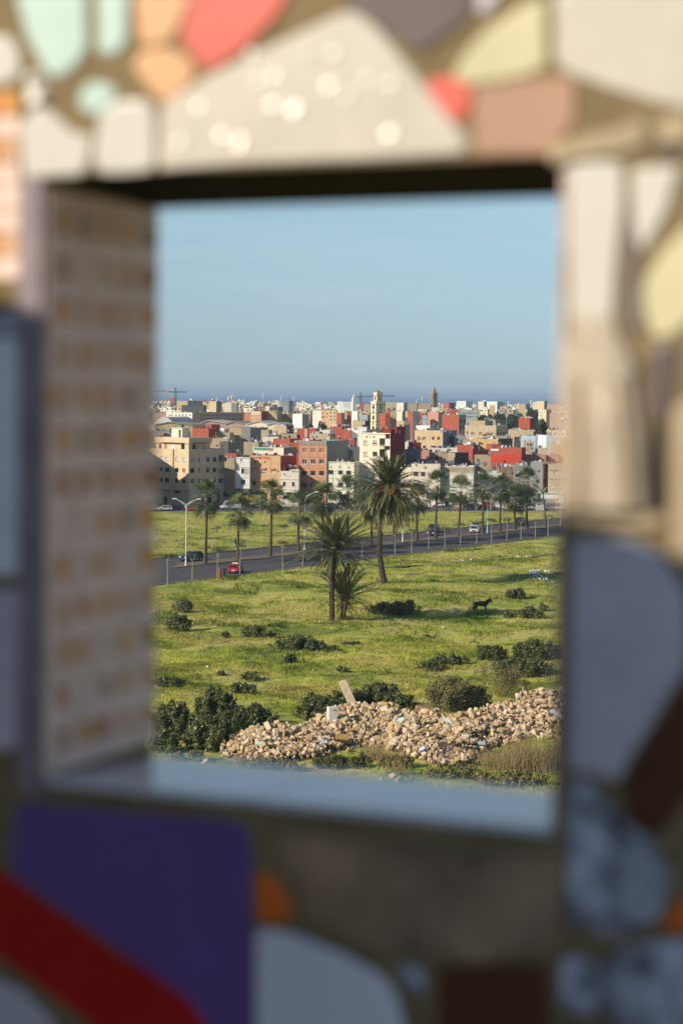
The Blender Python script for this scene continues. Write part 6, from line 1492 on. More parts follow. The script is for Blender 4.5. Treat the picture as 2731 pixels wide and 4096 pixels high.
def town_trees():
	i = 0
	for (zc, x, yt, w, D, lab) in [('D', 400, 372, 90, 1120, 'leftmost dark eucalyptus beside the pale blue block'), ('D', 470, 350, 110, 1150, 'big eucalyptus next to the leftmost one'), ('D', 560, 352, 120, 1120, 'rounded eucalyptus in the left group of dark trees'),
								   ('D', 645, 378, 90, 1140, 'lower eucalyptus at the gap of the dark trees'), ('D', 720, 372, 110, 1120, 'eucalyptus left of the tallest pair'), ('D', 795, 356, 110, 1130, 'tall broad eucalyptus in the middle of the dark trees'),
								   ('D', 890, 345, 100, 1100, 'tallest slender eucalyptus of the dark trees'), ('D', 905, 400, 110, 1060, 'dark eucalyptus just below the tallest one'), ('D', 975, 385, 90, 1120, 'eucalyptus right of the tallest one'), ('D', 1060, 402, 90, 1100, 'low eucalyptus above the red block roof room'),
								   ('D', 1185, 436, 110, 960, 'dark tree immediately right of the red block'), ('D', 1255, 440, 90, 900, 'dense dark tree below the cream apartment house'), ('D', 1320, 480, 100, 880, 'lower dark tree right of the red block'), ('D', 1405, 478, 80, 900, 'tree beside the right pillar edge'), ('D', 440, 420, 110, 1040, 'front eucalyptus in the left group'), ('D', 600, 420, 120, 1040, 'front eucalyptus below the rounded one'), ('D', 780, 430, 120, 1040, 'front eucalyptus in the middle of the dark trees'),
								   ('D', 1120, 300, 90, 1500, 'dark tree on the far skyline left of the yellow far block'), ('A', 350, 598, 90, 830, 'left small tree among the warehouses'), ('A', 480, 588, 130, 830, 'broad tree among the warehouses'), ('A', 570, 612, 70, 820, 'olive green tree left of the red cube'), ('A', 1180, 585, 110, 820, 'tree between the reddish warehouses'),
								   ('B', 1085, 525, 90, 880, 'green tree in front of the beige and yellow blocks'), ('B', 905, 560, 90, 840, 'low dark tree before the brilliant white block'), ('H', 1060, 80, 70, 700, 'left of two trees on the right rooftops'), ('H', 1150, 80, 70, 700, 'right of two trees on the right rooftops'), ('H', 1285, 78, 80, 720, 'dark tree behind the beige house at the right')]:
		p = at(*zp(zc, x, yt), D); s = D / F * ZOOM[zc][2] / 4.0044; h = max(p.z, 5); i += 1; w *= 1.9 if D > 850 else 1.3
		ch = min(h * .8, 14)
		tree('tree', (p.x, p.y, 0), h, w * s, ch, lab, LEAF_E, ls=.7 * D / 1000, n=1100, group='dark trees among the roofs', trunk_r=.35, seed=i)
		FOOT.append((p.x, p.y, 2.5)); pw = w * ZOOM[zc][2] / 4.0044 / 2; px, py = zp(zc, x, yt); SKYL.append((D - 4, px - pw, px + pw, py, py + 10))
	# clipped ficus along the back street
	for (zc, x, yt, w, hh, kind, D, lab) in [('F', -320, 1010, 150, 70, 'd', 535, 'dark clipped street tree beside the round teal sign'), ('F', -190, 1000, 70, 60, 'd', 535, 'small clipped street tree right of the teal sign'), ('E', 1420, 975, 170, 80, 'd', 537, 'dark clipped street tree under the white house'),
										  ('F', 150, 1000, 110, 60, 'd', 536, 'dark clipped street tree above the yellow truck'), ('F', 400, 985, 170, 75, 'd', 536, 'dark clipped street tree right of the yellow truck'), ('F', 648, 1030, 190, 60, 'd', 536, 'wide flat clipped street tree before the weathered house'),
										  ('F', 900, 1010, 210, 80, 'b', 536, 'bright green clipped street tree behind the double lamp'), ('F', 1280, 1015, 180, 85, 'b', 536, 'bright green clipped street tree under the white two storey building'), ('G', 150, 1050, 130, 80, 'b', 536, 'round bright street tree under the cream tower'),
										  ('G', 1195, 1035, 110, 80, 'b', 537, 'round green street tree left of the ochre awning'), ('G', 1530, 1035, 100, 110, 'b', 537, 'round street tree right of the ochre awning'), ('H', 45, 975, 100, 90, 'b', 538, 'small round street tree before the white shutters'),
										  ('H', 355, 945, 170, 120, 'b', 538, 'large round clipped tree between the two tall fan palms'), ('H', 740, 955, 150, 120, 'b', 540, 'round clipped tree beside the white garden wall'), ('H', 1145, 955, 165, 85, 'b', 541, 'box shaped bright green clipped tree at the right')]:
		D0 = 541 if D < 0 else D
		p = at(*zp(zc, x, yt), D0); s = D0 / F * ZOOM[zc][2] / 4.0044; i += 1
		tree('street_tree', (p.x, p.y, .1), p.z, w * s, hh * s, lab, LEAF_FI if kind == 'd' else LEAF_FB, ls=.17, n=1000, group='clipped trees along the back street', trunk_r=.12, boxy=True, seed=i)
	p = at(*zp('H', 905, 775), 545); tree('street_tree', (p.x, p.y, .1), p.z, 10.5, 9.0, 'large loose street tree in front of the grey houses', LEAF_FI, ls=.28, n=2600, trunk_r=.3, seed=77)
	p = at(*zp('H', 1030, 870), 543); tree('street_tree', (p.x, p.y, .1), p.z, 5, 5.5, 'dark tree behind the tallest fan palm', LEAF_FI, ls=.25, n=900, trunk_r=.2, seed=78)
	# forked dead stump by the red car
	g = ground(*zp('E', 492, 1275)); root = empty('pollarded_stump', g, 0, 'pale forked tree stump standing behind the left lamp post', 'tree stump'); b = MB()
	b.tube([(0, 0, -.1), (0, 0, 1.7)], [.34, .26], 8); b.tube([(0, 0, 1.4), (-.5, 0, 2.3), (-.55, 0, 3.1)], [.22, .16, .12], 7); b.tube([(0, 0, 1.5), (.42, 0, 2.4), (.5, 0, 3.3)], [.2, .16, .1], 7); b.tube([(-.45, 0, 2.3), (-.85, 0, 2.7)], [.12, .1], 6); b.build('trunk', mat('pale_bark', (.42, .34, .22), rough=.9, var=.2, scale=3), root)
town_trees()
# ------------------------------------------------------------------ rooftops between the named houses
def fill_town():
	rnd = random.Random(42)
	f = R_(YAW0); U = Vector((math.cos(f), -math.sin(f), 0)); V = Vector((math.sin(f), math.cos(f), 0))
	cells = []
	y = 575.0
	cand = []
	for a in range(-60, 420):
		for b_ in range(0, 420):
			if a % 9 == 8: continue                      # side streets
			row = b_ % 2; v = (b_ // 2) * 30 + row * 12.0 + rnd.uniform(-.5, .5)
			u = a * 10.5 + rnd.uniform(-1.0, 1.0) - 1200
			p = U * u + V * v + Vector((0, 520, 0))
			if p.y < 578 or p.y > 3900: continue
			px = 341 + p.x / p.y * F
			if px < 120 or px > 590: continue
			if p.y > 3550 - 500 * math.sin(px * .02) and px > 150: continue
			cand.append((p.y, p.x, px))
	cand.sort()
	sk = sorted(SKYL); buf = np.full(760, 700.0)
	arr = np.array([[s[0], s[1], s[2], s[3], s[4]] for s in sk]); foot = np.array(FOOT)
	si = 0
	CW = [('cream', 20), ('white', 15), ('sand', 16), ('tan', 15), ('red', 9), ('pink', 5), ('grey', 8), ('rose', 5), ('beige', 8), ('peach', 5), ('blue', 3), ('dark', 2), ('oldw', 6), ('yellow', 3)]
	names = [c for c, w in CW for _ in range(w)]
	desc = {'cream': 'cream', 'white': 'white', 'sand': 'sand coloured', 'tan': 'bare tan', 'red': 'dark red', 'pink': 'salmon pink', 'grey': 'grey cement', 'rose': 'dusty pink', 'beige': 'beige', 'peach': 'peach', 'blue': 'pale blue grey', 'dark': 'charcoal', 'oldw': 'weathered white', 'yellow': 'pale yellow'}
	marks = [(0, 200, 'above the beige corner block'), (200, 245, 'above the white and ochre blocks'), (245, 290, 'above the orange brick block'), (290, 345, 'left of the cream tower'), (345, 372, 'behind the cream tower and minaret'), (372, 410, 'between the two minarets'), (410, 450, 'above the large beige block'), (450, 500, 'above the sand coloured building'), (500, 800, 'near the right pillar')]
	indiv = []; far = []
	for (D, x, px) in cand:
		while si < len(sk) and sk[si][0] <= D:
			s = sk[si]; a, c = int(max(0, s[1])), int(min(759, s[2]));
			if c > a: buf[a:c] = np.minimum(buf[a:c], s[3])
			si += 1
		if len(foot) and np.any((foot[:, 0] - x) ** 2 + (foot[:, 1] - D) ** 2 < (foot[:, 2] + 4.5) ** 2): continue
		w = rnd.uniform(7.5, 10.2); d = rnd.uniform(8, 11.5)
		z = rnd.choice([5.5, 7, 8.5, 8.5, 9.5, 11]) + rnd.uniform(-.6, .6)
		if D > 1000: z += rnd.choice([0, 0, 0, 2, 4])
		if D > 1800: z += rnd.choice([-1, 0, 1, 3])
		hw = w * .62 / D * F
		a, c = int(max(0, px - hw)), int(min(759, px + hw + 1))
		m = (arr[:, 0] > D) & (arr[:, 1] < c) & (arr[:, 2] > a)
		hor = 394.1 + (px - 341) * .01147
		ymin = arr[m, 4].max() if m.any() else 0
		ztop = H - (ymin - hor) / F * D if ymin else 99
		if ztop < z: z = ztop
		if z < 3.6: continue
		yt = hor + (H - z) / D * F
		vis = buf[a:c] - yt
		if vis.max() < .9: continue
		frac = (vis > .9).mean()
		if frac < .25: continue
		buf[a:c] = np.minimum(buf[a:c], yt)
		col = rnd.choice(names)
		rec = (D, x, px, w, d, z, col, frac)
		if len(indiv) < 165 and D < 1500: indiv.append(rec)
		else: far.append(rec)
	# individual houses
	used = {}
	for k, (D, x, px, w, d, z, col, fr) in enumerate(indiv):
		cen = Vector((x, D, 0)); o = -(U * w / 2 + V * d / 2)
		b = MB(); nw = rnd.choice([0, 2, 2, 3]) if w > 7 else 2; rects = []
		for fl in range(int(z // 3)):
			zc = z - 2.2 - fl * 3.0
			if zc < 1.2 or nw == 0: continue
			for q in range(nw):
				uc = w * (q + .5) / nw; rects.append((uc - .55, uc + .55, zc - .6, zc + .65))
		rects = rects[:6]
		facade(b, o, U, V, w, 0, z, rects, .2, 0); Z = Vector((0, 0, z)); Zr = Vector((0, 0, z - .8)); oB = o + U * w; oC = oB + V * d; oD = o + V * d
		cs = col if rnd.random() < .5 else rnd.choice(['grey', 'tan', 'dark', 'oldw'])
		b.face([oB, oC, oC + Z, oB + Z], 1); b.face([oC, oD, oD + Z, oC + Z], 1); b.face([oD, o, o + Z, oD + Z], 0)
		th = .2; ins = [o + U * th + V * th, oB - U * th + V * th, oC - U * th - V * th, oD + U * th - V * th]; outs = [o, oB, oC, oD]
		for q in range(4):
			n_ = (q + 1) % 4; b.face([outs[q] + Z, outs[n_] + Z, ins[n_] + Z, ins[q] + Z], 0); b.face([ins[q] + Z, ins[n_] + Z, ins[n_] + Zr, ins[q] + Zr], 1)
		b.face([p + Zr for p in ins], 2)
		feat = rnd.choice(['hut', 'hut', 'tank', 'wall', 'plain'])
		ftxt = {'hut': 'a stair hut', 'tank': 'a dark water tank', 'wall': 'a half built top wall', 'plain': 'a plain flat roof'}[feat]
		mark = [m_[2] for m_ in marks if m_[0] <= px < m_[1]][0]
		dist = 'close' if D < 680 else 'middle distance' if D < 850 else 'farther' if D < 1100 else 'distant'
		wtxt = 'windowless' if not rects else 'two window wide' if nw == 2 else 'three window wide'
		lab = f'{dist} {wtxt} {desc[col]} house, {ftxt[2:]}, {mark}'.replace('middle distance', 'midway').replace(' window wide', ' windowed')
		root = empty('house', cen, 0, lab, 'house', 'flat roofed houses filling the town'); root['_k'] = lab
		used.setdefault(lab, []).append(root)
		b.build('wall', [wallmat(col), wallmat(cs), ROOFM], root)
		if D < 1000:
			for r in rects: window(root, o, U, V, r, rnd.choice('ddobshc'), .2, sill=False, far=True)
		else:
			wb = MB()
			for r in rects: wb.obox(o, U, V, r[0], r[1], .18, .25, r[2], r[3], 5)
			if rects: wb.build('window', WINMATS, root)
		if feat == 'hut':
			hb = MB(); uu = rnd.uniform(.1, .6) * w; vv = rnd.uniform(.2, .5) * d; hb.obox(o, U, V, uu, uu + 2.8, vv, vv + 3.2, z - .8, z + rnd.uniform(1.0, 1.7)); hb.build('stair_hut', wallmat(rnd.choice([col, 'cream', 'tan', 'white'])), root)
		elif feat == 'tank':
			hb = MB(); hb.lathe(o + U * w * .5 + V * d * .5 + Vector((0, 0, z - .8)), [(.5, 0), (.5, 1.3), (.3, 1.6), (.1, 1.7)], 10); hb.build('water_tank', mat('tank_plastic', (.16, .17, .18), rough=.5, var=.05), root)
		elif feat == 'wall':
			hb = MB(); hb.obox(o, U, V, w * .3, w * .95, d * .5, d * .5 + .2, z - .8, z + .9); hb.obox(o, U, V, w * .3, w * .3 + .2, d * .5 + .21, d * .9, z - .8, z + .7); hb.build('top_wall', wallmat('tan'), root)
	for lab, roots in used.items():
		for r in roots: del r['_k']
		if len(roots) > 1:
			roots.sort(key=lambda o_: o_.location.x / o_.location.y)
			o_n = ['leftmost', 'second from left', 'third from left', 'fourth from left', 'fifth from left']
			if len(roots) <= 5:
				for i_, r in enumerate(roots): r['label'] = ('rightmost' if i_ == len(roots) - 1 else o_n[i_]) + ' ' + lab
	# the countless rest
	mats = [wallmat(c) for c in ('cream', 'white', 'sand', 'tan', 'red', 'pink', 'grey', 'rose', 'beige', 'peach', 'blue', 'dark', 'oldw', 'yellow')] + [ROOFM, DARK]
	idx = {c: i for i, c in enumerate(('cream', 'white', 'sand', 'tan', 'red', 'pink', 'grey', 'rose', 'beige', 'peach', 'blue', 'dark', 'oldw', 'yellow'))}
	b = MB()
	for (D, x, px, w, d, z, col, fr) in far:
		O = Vector((x, D, 0)) - (U * w / 2 + V * d / 2); m = idx[col]; ms = m if rnd.random() < .5 else idx[rnd.choice(['grey', 'tan', 'oldw', 'rose'])]
		Z = Vector((0, 0, z)); oB = O + U * w; oC = oB + V * d; oD = O + V * d
		b.face([O, oB, oB + Z, O + Z], m); b.face([oB, oC, oC + Z, oB + Z], ms); b.face([oD, O, O + Z, oD + Z], m); b.face([O + Z, oB + Z, oC + Z, oD + Z], 14)
		if rnd.random() < .75:
			uu = rnd.uniform(0, .6) * w; vv = rnd.uniform(0, .5) * d; b.obox(O, U, V, uu, uu + rnd.uniform(1.5, 4), vv, vv + 3, z + .002, z + rnd.uniform(.8, 2.4), rnd.choice([m, m, idx['cream'], idx['tan'], idx['white']]))
		for _ in range(rnd.choice([0, 1, 2])):
			uu = rnd.uniform(0, .85) * w; vv = rnd.uniform(0, .8) * d; b.obox(O, U, V, uu, uu + rnd.uniform(.5, 1.4), vv, vv + 1, z + .003, z + rnd.uniform(.5, 1.6), rnd.choice([15, idx['grey'], idx['white'], 15]))
		for fl in range(2):
			for q in range(rnd.choice([2, 3, 4])):
				uc = w * rnd.uniform(.08, .9); zc = z - 1.9 - fl * 3
				if zc > 1: b.obox(O, U, V, uc - .5, uc + .5, -.06, -.01, zc - .6, zc + .6, 15)
			if rnd.random() < .6:
				vc = d * rnd.uniform(.1, .9); zc = z - 1.9 - fl * 3; b.obox(oB, V, U, vc - .5, vc + .5, .01, .06, zc - .6, zc + .6, 15)
	setp(b.build('distant_houses', mats), 'dense sea of small flat roofed houses reaching to the shore', 'distant houses', None, 'stuff')
	print('FILL', len(indiv), len(far))
	return indiv
FILLED = fill_town()
# ------------------------------------------------------------------ satellite dishes and washing on the near roofs
def dish_proto(m, label):
	root = empty('satellite_dish', (0, 0, 0), 0, label, 'satellite dish', 'satellite dishes crowding the rooftops')
	b = MB(); n = 16; rings = [(0, 0), (.2, .015), (.36, .05), (.48, .09)]
	T = Matrix.Rotation(R_(-62), 3, 'X')
	base = len(b.v)
	for r, h in rings[1:]:
		for k in range(n): b.v.append(tuple(T @ Vector((r * math.cos(2 * PI * k / n), r * 1.08 * math.sin(2 * PI * k / n), -.1 + h)) ))
	c0 = len(b.v); b.v.append(tuple(T @ Vector((0, 0, -.1))))
	for k in range(n): b.f.append((c0, base + k, base + (k + 1) % n)); b.m.append(0)
	for l in range(2):
		for k in range(n): b.f.append((base + l * n + k, base + (l + 1) * n + k, base + (l + 1) * n + (k + 1) % n, base + l * n + (k + 1) % n)); b.m.append(0)
	# T turns the bowl's axis (+Z) towards -Y and up
	T2 = Matrix.Rotation(R_(0), 3, 'X')
	b.build('reflector', m, root, smooth=True)
	b = MB(); b.tube([(0, .12, 0), (0, .16, -.3), (0, .16, -1.1)], [.035, .035, .035], 6); b.build('mast', METAL, root)
	b = MB(); b.tube([T @ Vector((0, -.46, -.02)), T @ Vector((0, -.12, .5))], .018, 4); b.box(T @ Vector((0, -.1, .52)), (.09, .12, .1)); b.build('feed_arm', METAL, root)
	return root
def dishes():
	rnd = random.Random(9)
	cols = {'g': ('grey', (.34, .34, .35)), 'w': ('white', (.66, .65, .62)), 'b': ('blue', (.05, .09, .26)), 'r': ('rusty', (.12, .06, .05)), 'd': ('dark grey', (.14, .14, .15))}
	# crop, x, y of the dish centre, diameter in crop pixels, colour, distance, what it stands by
	L = [('E', 728, 192, 40, 'g', 625, 'left of the pair at the foot of the red cube house'), ('E', 768, 194, 36, 'g', 625, 'right of the pair at the foot of the red cube house'), ('E', 1003, 317, 34, 'b', 596, 'on the bare cement wall'), ('E', 1085, 312, 38, 'd', 596, 'right of the blue one on the bare cement wall'),
		 ('E', 1312, 392, 48, 'g', 588, 'before the charcoal wall'), ('E', 1530, 222, 46, 'g', 630, 'right of the bare tan block'), ('E', 110, 70, 56, 'd', 604, 'first big one on the low roofs at the left'), ('E', 165, 72, 46, 'g', 604, 'second big one on the low roofs at the left'), ('E', 245, 78, 40, 'g', 604, 'third on the low roofs at the left'),
		 ('E', 448, 92, 52, 'b', 604, 'behind the corner block hut'), ('E', 495, 92, 46, 'g', 604, 'right of the blue one behind the corner block'), ('E', 527, 70, 34, 'g', 608, 'small one behind the corner block'), ('E', 1168, 500, 34, 'r', 570, 'on the narrow tan house'), ('E', 1000, 195, 36, 'g', 605, 'at the right foot of the red cube house'),
		 ('F', 468, 314, 44, 'g', 594, 'left of the trio on the sloping red wall'), ('F', 530, 305, 42, 'g', 594, 'middle of the trio on the sloping red wall'), ('F', 583, 318, 44, 'g', 594, 'right of the trio on the sloping red wall'), ('F', 243, 438, 34, 'r', 560, 'on the ochre block parapet'), ('F', 388, 438, 42, 'd', 560, 'grey one at the right of the ochre block parapet'), ('F', 85, 445, 38, 'd', 560, 'at the left of the ochre block parapet'),
		 ('F', 592, 620, 62, 'w', 551, 'large one on the weathered white house'), ('F', 640, 626, 36, 'g', 551, 'middle one on the weathered white house'), ('F', 678, 622, 44, 'g', 551, 'right one on the weathered white house'), ('F', 585, 178, 52, 'g', 625, 'large one above the sloping red wall'), ('F', 355, 108, 36, 'g', 645, 'left of a pair on the tan roof room'), ('F', 398, 108, 36, 'g', 645, 'right of a pair on the tan roof room'),
		 ('F', 570, 90, 40, 'g', 690, 'on the block with the dark side'), ('F', 937, 184, 30, 'g', 584, 'left on the storey behind the brick block'), ('F', 998, 184, 34, 'd', 584, 'middle on the storey behind the brick block'), ('F', 1180, 150, 34, 'r', 586, 'rusty one above the brick block'), ('F', 1330, 182, 46, 'g', 612, 'by the two thin chimneys'), ('F', 1410, 285, 56, 'b', 576, 'on the dark wall beside the brick block'), ('F', 1460, 298, 32, 'g', 576, 'right of the blue one on the dark wall'), ('F', 1497, 302, 28, 'd', 576, 'smallest on the dark wall'),
		 ('F', 140, 285, 34, 'g', 600, 'left among the washing'), ('F', 185, 280, 42, 'g', 600, 'right among the washing'), ('F', 40, 225, 46, 'g', 640, 'beside the grey side block'),
		 ('G', 620, 20, 30, 'd', 634, 'left on the tan roof block behind the tower'), ('G', 675, 16, 34, 'b', 634, 'blue one on the tan roof block behind the tower'), ('G', 755, 22, 40, 'd', 634, 'right on the tan roof block behind the tower'), ('G', 385, 64, 26, 'b', 606, 'blue one on the roofs left of the tower parapet'), ('G', 410, 66, 30, 'd', 606, 'dark one on the roofs behind the tower'), ('G', 460, 56, 30, 'g', 606, 'grey one on the roofs behind the tower'), ('G', 500, 52, 36, 'r', 606, 'brownish one on the roofs behind the tower'), ('G', 545, 50, 40, 'g', 606, 'larger one on the roofs behind the tower'),
		 ('G', 1140, 372, 40, 'd', 604, 'first from the left on the long white parapet'), ('G', 1160, 388, 36, 'd', 602, 'second from the left on the long white parapet'), ('G', 1207, 392, 42, 'd', 603, 'third from the left on the long white parapet'), ('G', 1277, 406, 34, 'd', 603, 'fourth from the left on the long white parapet'), ('G', 1328, 386, 30, 'b', 603, 'blue one on the long white parapet'), ('G', 1350, 340, 50, 'g', 614, 'tall one right above the long white parapet'), ('G', 1418, 336, 56, 'g', 614, 'largest above the long white parapet'), ('G', 1465, 370, 46, 'g', 610, 'right one on the long white parapet'),
		 ('G', 1157, 490, 46, 'd', 574, 'left on the stained tan roof wall'), ('G', 1353, 494, 40, 'd', 574, 'middle on the stained tan roof wall'), ('G', 1410, 520, 36, 'b', 572, 'blue one on the stained tan roof wall'), ('G', 1508, 563, 74, 'w', 556, 'very large white one on the dark roof'), ('H', 20, 514, 50, 'w', 557, 'pale one by the bare block house'),
		 ('H', 474, 550, 48, 'w', 560, 'single white one on the weathered building roof'), ('H', 403, 252, 40, 'g', 600, 'left of a pair before the ochre wall'), ('H', 434, 262, 36, 'g', 600, 'right of a pair before the ochre wall'), ('H', 517, 272, 26, 'b', 600, 'blue one before the ochre wall'), ('H', 308, 310, 34, 'g', 586, 'on the bright red house'), ('H', 124, 238, 44, 'g', 608, 'left pair member by the tan wall'), ('H', 158, 216, 38, 'g', 608, 'right pair member by the tan wall'), ('H', 62, 304, 28, 'd', 604, 'small one left of the bright red house'), ('H', 395, 325, 40, 'd', 588, 'in the shade right of the bright red house'),
		 ('H', 743, 506, 40, 'r', 570, 'rusty one at the foot of the vivid red wall'), ('H', 950, 512, 40, 'r', 570, 'rusty one at the right foot of the vivid red wall'), ('H', 995, 514, 48, 'g', 569, 'grey one right of the vivid red wall'), ('H', 1032, 526, 40, 'g', 569, 'second grey one right of the vivid red wall'), ('H', 1140, 464, 32, 'd', 580, 'on the salmon wall'), ('H', 300, 505, 44, 'g', 572, 'first over the shaded roof terrace'), ('H', 382, 488, 40, 'g', 574, 'second over the shaded roof terrace'), ('H', 508, 520, 40, 'g', 572, 'third over the shaded roof terrace'),
		 ('H', 1062, 270, 36, 'd', 634, 'dark one among the roofs of the right side'), ('H', 1104, 276, 46, 'd', 634, 'large dark one among the roofs of the right side'), ('H', 1095, 320, 36, 'g', 615, 'left of a lower pair at the right'), ('H', 1122, 320, 36, 'g', 615, 'right of a lower pair at the right'), ('H', 1056, 344, 30, 'g', 612, 'small one on the sand parapet at the right'), ('H', 965, 212, 50, 'g', 660, 'upper large one at the right'), ('H', 468, 140, 30, 'd', 664, 'dark one before the sand coloured building'), ('H', 492, 136, 30, 'g', 664, 'first grey one before the sand coloured building'), ('H', 520, 132, 34, 'g', 664, 'second grey one before the sand coloured building'), ('H', 553, 134, 32, 'g', 664, 'third grey one before the sand coloured building'), ('H', 556, 180, 30, 'g', 636, 'one on the tan parapet'), ('H', 782, 184, 26, 'g', 636, 'right one on the tan parapet'),
		 ('D', 478, 468, 36, 'g', 694, 'left on the roof rooms behind the sand coloured building'), ('D', 522, 466, 44, 'g', 694, 'biggest on the roof rooms behind the sand coloured building'), ('D', 572, 478, 34, 'g', 694, 'third on the roof rooms behind the sand coloured building'), ('D', 600, 478, 30, 'g', 694, 'fourth on the roof rooms behind the sand coloured building'),
		 ('A', 714, 584, 34, 'g', 650, 'on top of the red cube house'), ('C', 1050, 578, 46, 'g', 650, 'left on the white roof room'), ('C', 1250, 598, 44, 'g', 650, 'first on the large beige block'), ('C', 1312, 632, 44, 'g', 640, 'second on the large beige block'), ('C', 1220, 620, 40, 'd', 642, 'dark one on the large beige block')]
	protos = {}
	for (zc, x, y, dm, ck, D, where) in L:
		p = at(*zp(zc, x, y), D); s = dm * ZOOM[zc][2] / 4.0044 / F * D / .96
		cn, cc = cols[ck]
		if ck not in protos: protos[ck] = dish_proto(mat('dish_' + cn.replace(' ', '_'), cc, rough=.5, var=.08, scale=3), '')
		pr = protos[ck]
		az = R_(rnd.uniform(-40, 10)) if rnd.random() < .8 else R_(rnd.uniform(10, 50))
		lab = f'{cn} satellite dish, {where}'
		if pr.get('used'): o = copy_tree(pr, p, az, s, lab)
		else:
			o = pr; o['used'] = 1; o.location = p; o.rotation_euler = (0, 0, az); o.scale = (s, s, s); o['label'] = lab
	for pr in protos.values(): del pr['used']
	del_ = [o for o in bpy.data.objects if o.get('used')]
	for o in del_: del o['used']
dishes()
def washing():
	rnd = random.Random(4); ms = [mat('cloth_%d' % i, c, rough=.9, var=.15, scale=4) for i, c in enumerate([(.7, .7, .7), (.06, .06, .09), (.35, .05, .06), (.10, .16, .35), (.55, .50, .55), (.04, .20, .16)])]
	for (zc, x0, x1, y, D, n, lab) in [('H', 600, 780, 540, 571, 15, 'dark and white washing on a line before the vivid red wall'), ('G', 845, 980, 250, 600, 12, 'washing on the roof above the maroon wall'), ('G', 1350, 1500, 86, 632, 12, 'red and dark washing on the large beige block'), ('F', 80, 300, 275, 601, 11, 'washing on the grey roof wall left of the red wall'), ('E', 300, 410, 96, 605, 8, 'pale purple washing behind the corner block hut'), ('B', 1330, 1480, 598, 700, 12, 'pale washing on the line above the red wall'), ('F', 620, 700, 60, 660, 7, 'dark red washing left of the red house with pipes'), ('H', 330, 500, 520, 573, 10, 'dark washing over the shaded roof terrace')]:
		a = at(*zp(zc, x0, y), D); c = at(*zp(zc, x1, y), D); root = empty('washing_line', a, 0, lab, 'washing line', 'washing lines on the roofs'); v = c - a
		b = MB(); b.tube([(0, 0, .25), v * .5 + Vector((0, 0, .15)), v + Vector((0, 0, .25))], .02, 3); b.tube([(0, 0, -1.2), (0, 0, .4)], .04, 4); b.tube([v + Vector((0, 0, -1.2)), v + Vector((0, 0, .4))], .04, 4); b.build('line', METAL, root)
		for i in range(n):
			p = v * ((i + .5) / n); w = v.length / n * rnd.uniform(.6, .95); hh = rnd.uniform(.5, 1.1); b = MB(); b.box(p + Vector((0, rnd.uniform(-.1, .1), .2 - hh / 2)), (w, .03, hh)); b.build('garment', rnd.choice(ms), root)
washing()
# ------------------------------------------------------------------ palms
DATE_G = mat('date_palm_leaflet', (.13, .14, .045), rough=.42, var=.35, scale=.6, spec=.5, transl=.12, hue=.02)
DATE_B = mat('old_palm_leaflet', (.12, .10, .045), rough=.6, var=.35, scale=.6, transl=.2)
DATE_R = mat('palm_rachis', (.34, .28, .11), rough=.6, var=.15, scale=1)
DEADF = mat('dead_frond', (.26, .18, .11), rough=.9, var=.2, scale=1)
PALMBARK = mat('palm_bark', (.075, .056, .04), rough=.95, var=.4, scale=5, bump=.6)
FAN_G = mat('fan_palm_leaf', (.085, .12, .04), rough=.4, var=.3, scale=.8, spec=.5, transl=.2)
FAN_Y = mat('fan_palm_leaf_pale', (.30, .32, .12), rough=.4, var=.25, scale=.8, spec=.5, transl=.25)
FBARK = mat('fan_palm_bark', (.095, .07, .048), rough=.95, var=.3, scale=3, streak=.4)
def frond(rg, az, el0, L, droop, width=.5, nl=42, twist=0.0, bend=0.0, curve=1.9):
	s = np.linspace(0, 1, nl + 1); el = el0 - droop * s ** curve; a = az + bend * s
	d = np.stack([np.cos(el) * np.cos(a), np.cos(el) * np.sin(a), np.sin(el)], -1)
	p = np.vstack([[0, 0, 0], np.cumsum((d[:-1] + d[1:]) / 2 * L / nl, axis=0)])
	side = np.stack([-np.sin(a), np.cos(a), np.zeros_like(a)], -1)
	up = np.cross(side, d) * -1; up = np.where(up[:, 2:3] < 0, -up, up)
	i = np.arange(2, nl + 1); u = s[i]
	ll = width * np.clip(np.sin(np.pi * (u * .86 + .10)) ** .6, .12, 1) * rg.uniform(.85, 1.1, len(i))
	out = []
	for sg in (-1, 1):
		t = rg.normal(0, .12, len(i))[:, None]
		ldir = d[i] * (.95 + t) + side[i] * sg * .62 + up[i] * (.22 + rg.normal(0, .12, len(i))[:, None]); ldir[:, 2] -= .10
		ldir /= np.linalg.norm(ldir, axis=1)[:, None]
		q = p[i] + ldir * ll[:, None]; q[:, 2] -= ll * .12
		w = d[i] * (L / nl * 1.05)
		m_ = (p[i] + q) / 2
		out.append(np.stack([p[i] - w * .5, m_ - w * .7, q, m_ + w * .7], 1))
	# rachis strip
	w = side * .022 * (1.3 - s[:, None]) ; r1 = np.stack([p[:-1] - w[:-1], p[1:] - w[1:], p[1:] + w[1:], p[:-1] + w[:-1]], 1)
	return np.concatenate(out), r1, p
def palm_trunk(pts, r0, r1, name='trunk', parent=None, rings=40, flare=1.35, m=None, rough_=.06):
	b = MB(); P = [Vector(p) for p in pts]; out = []; rad = []
	tot = len(P) - 1
	for i in range(rings + 1):
		t = i / rings * tot; k = min(int(t), tot - 1); f_ = t - k
		a, c = P[k], P[k + 1]; p = a.lerp(c, f_); u = i / rings
		r = r0 + (r1 - r0) * u; r *= (1 + (flare - 1) * math.exp(-u * 14)); r *= 1 + (rough_ if i % 2 else -rough_)
		out.append(p); rad.append(r)
	b.tube(out, rad, 12, 0); return b.build(name, m or PALMBARK, parent)
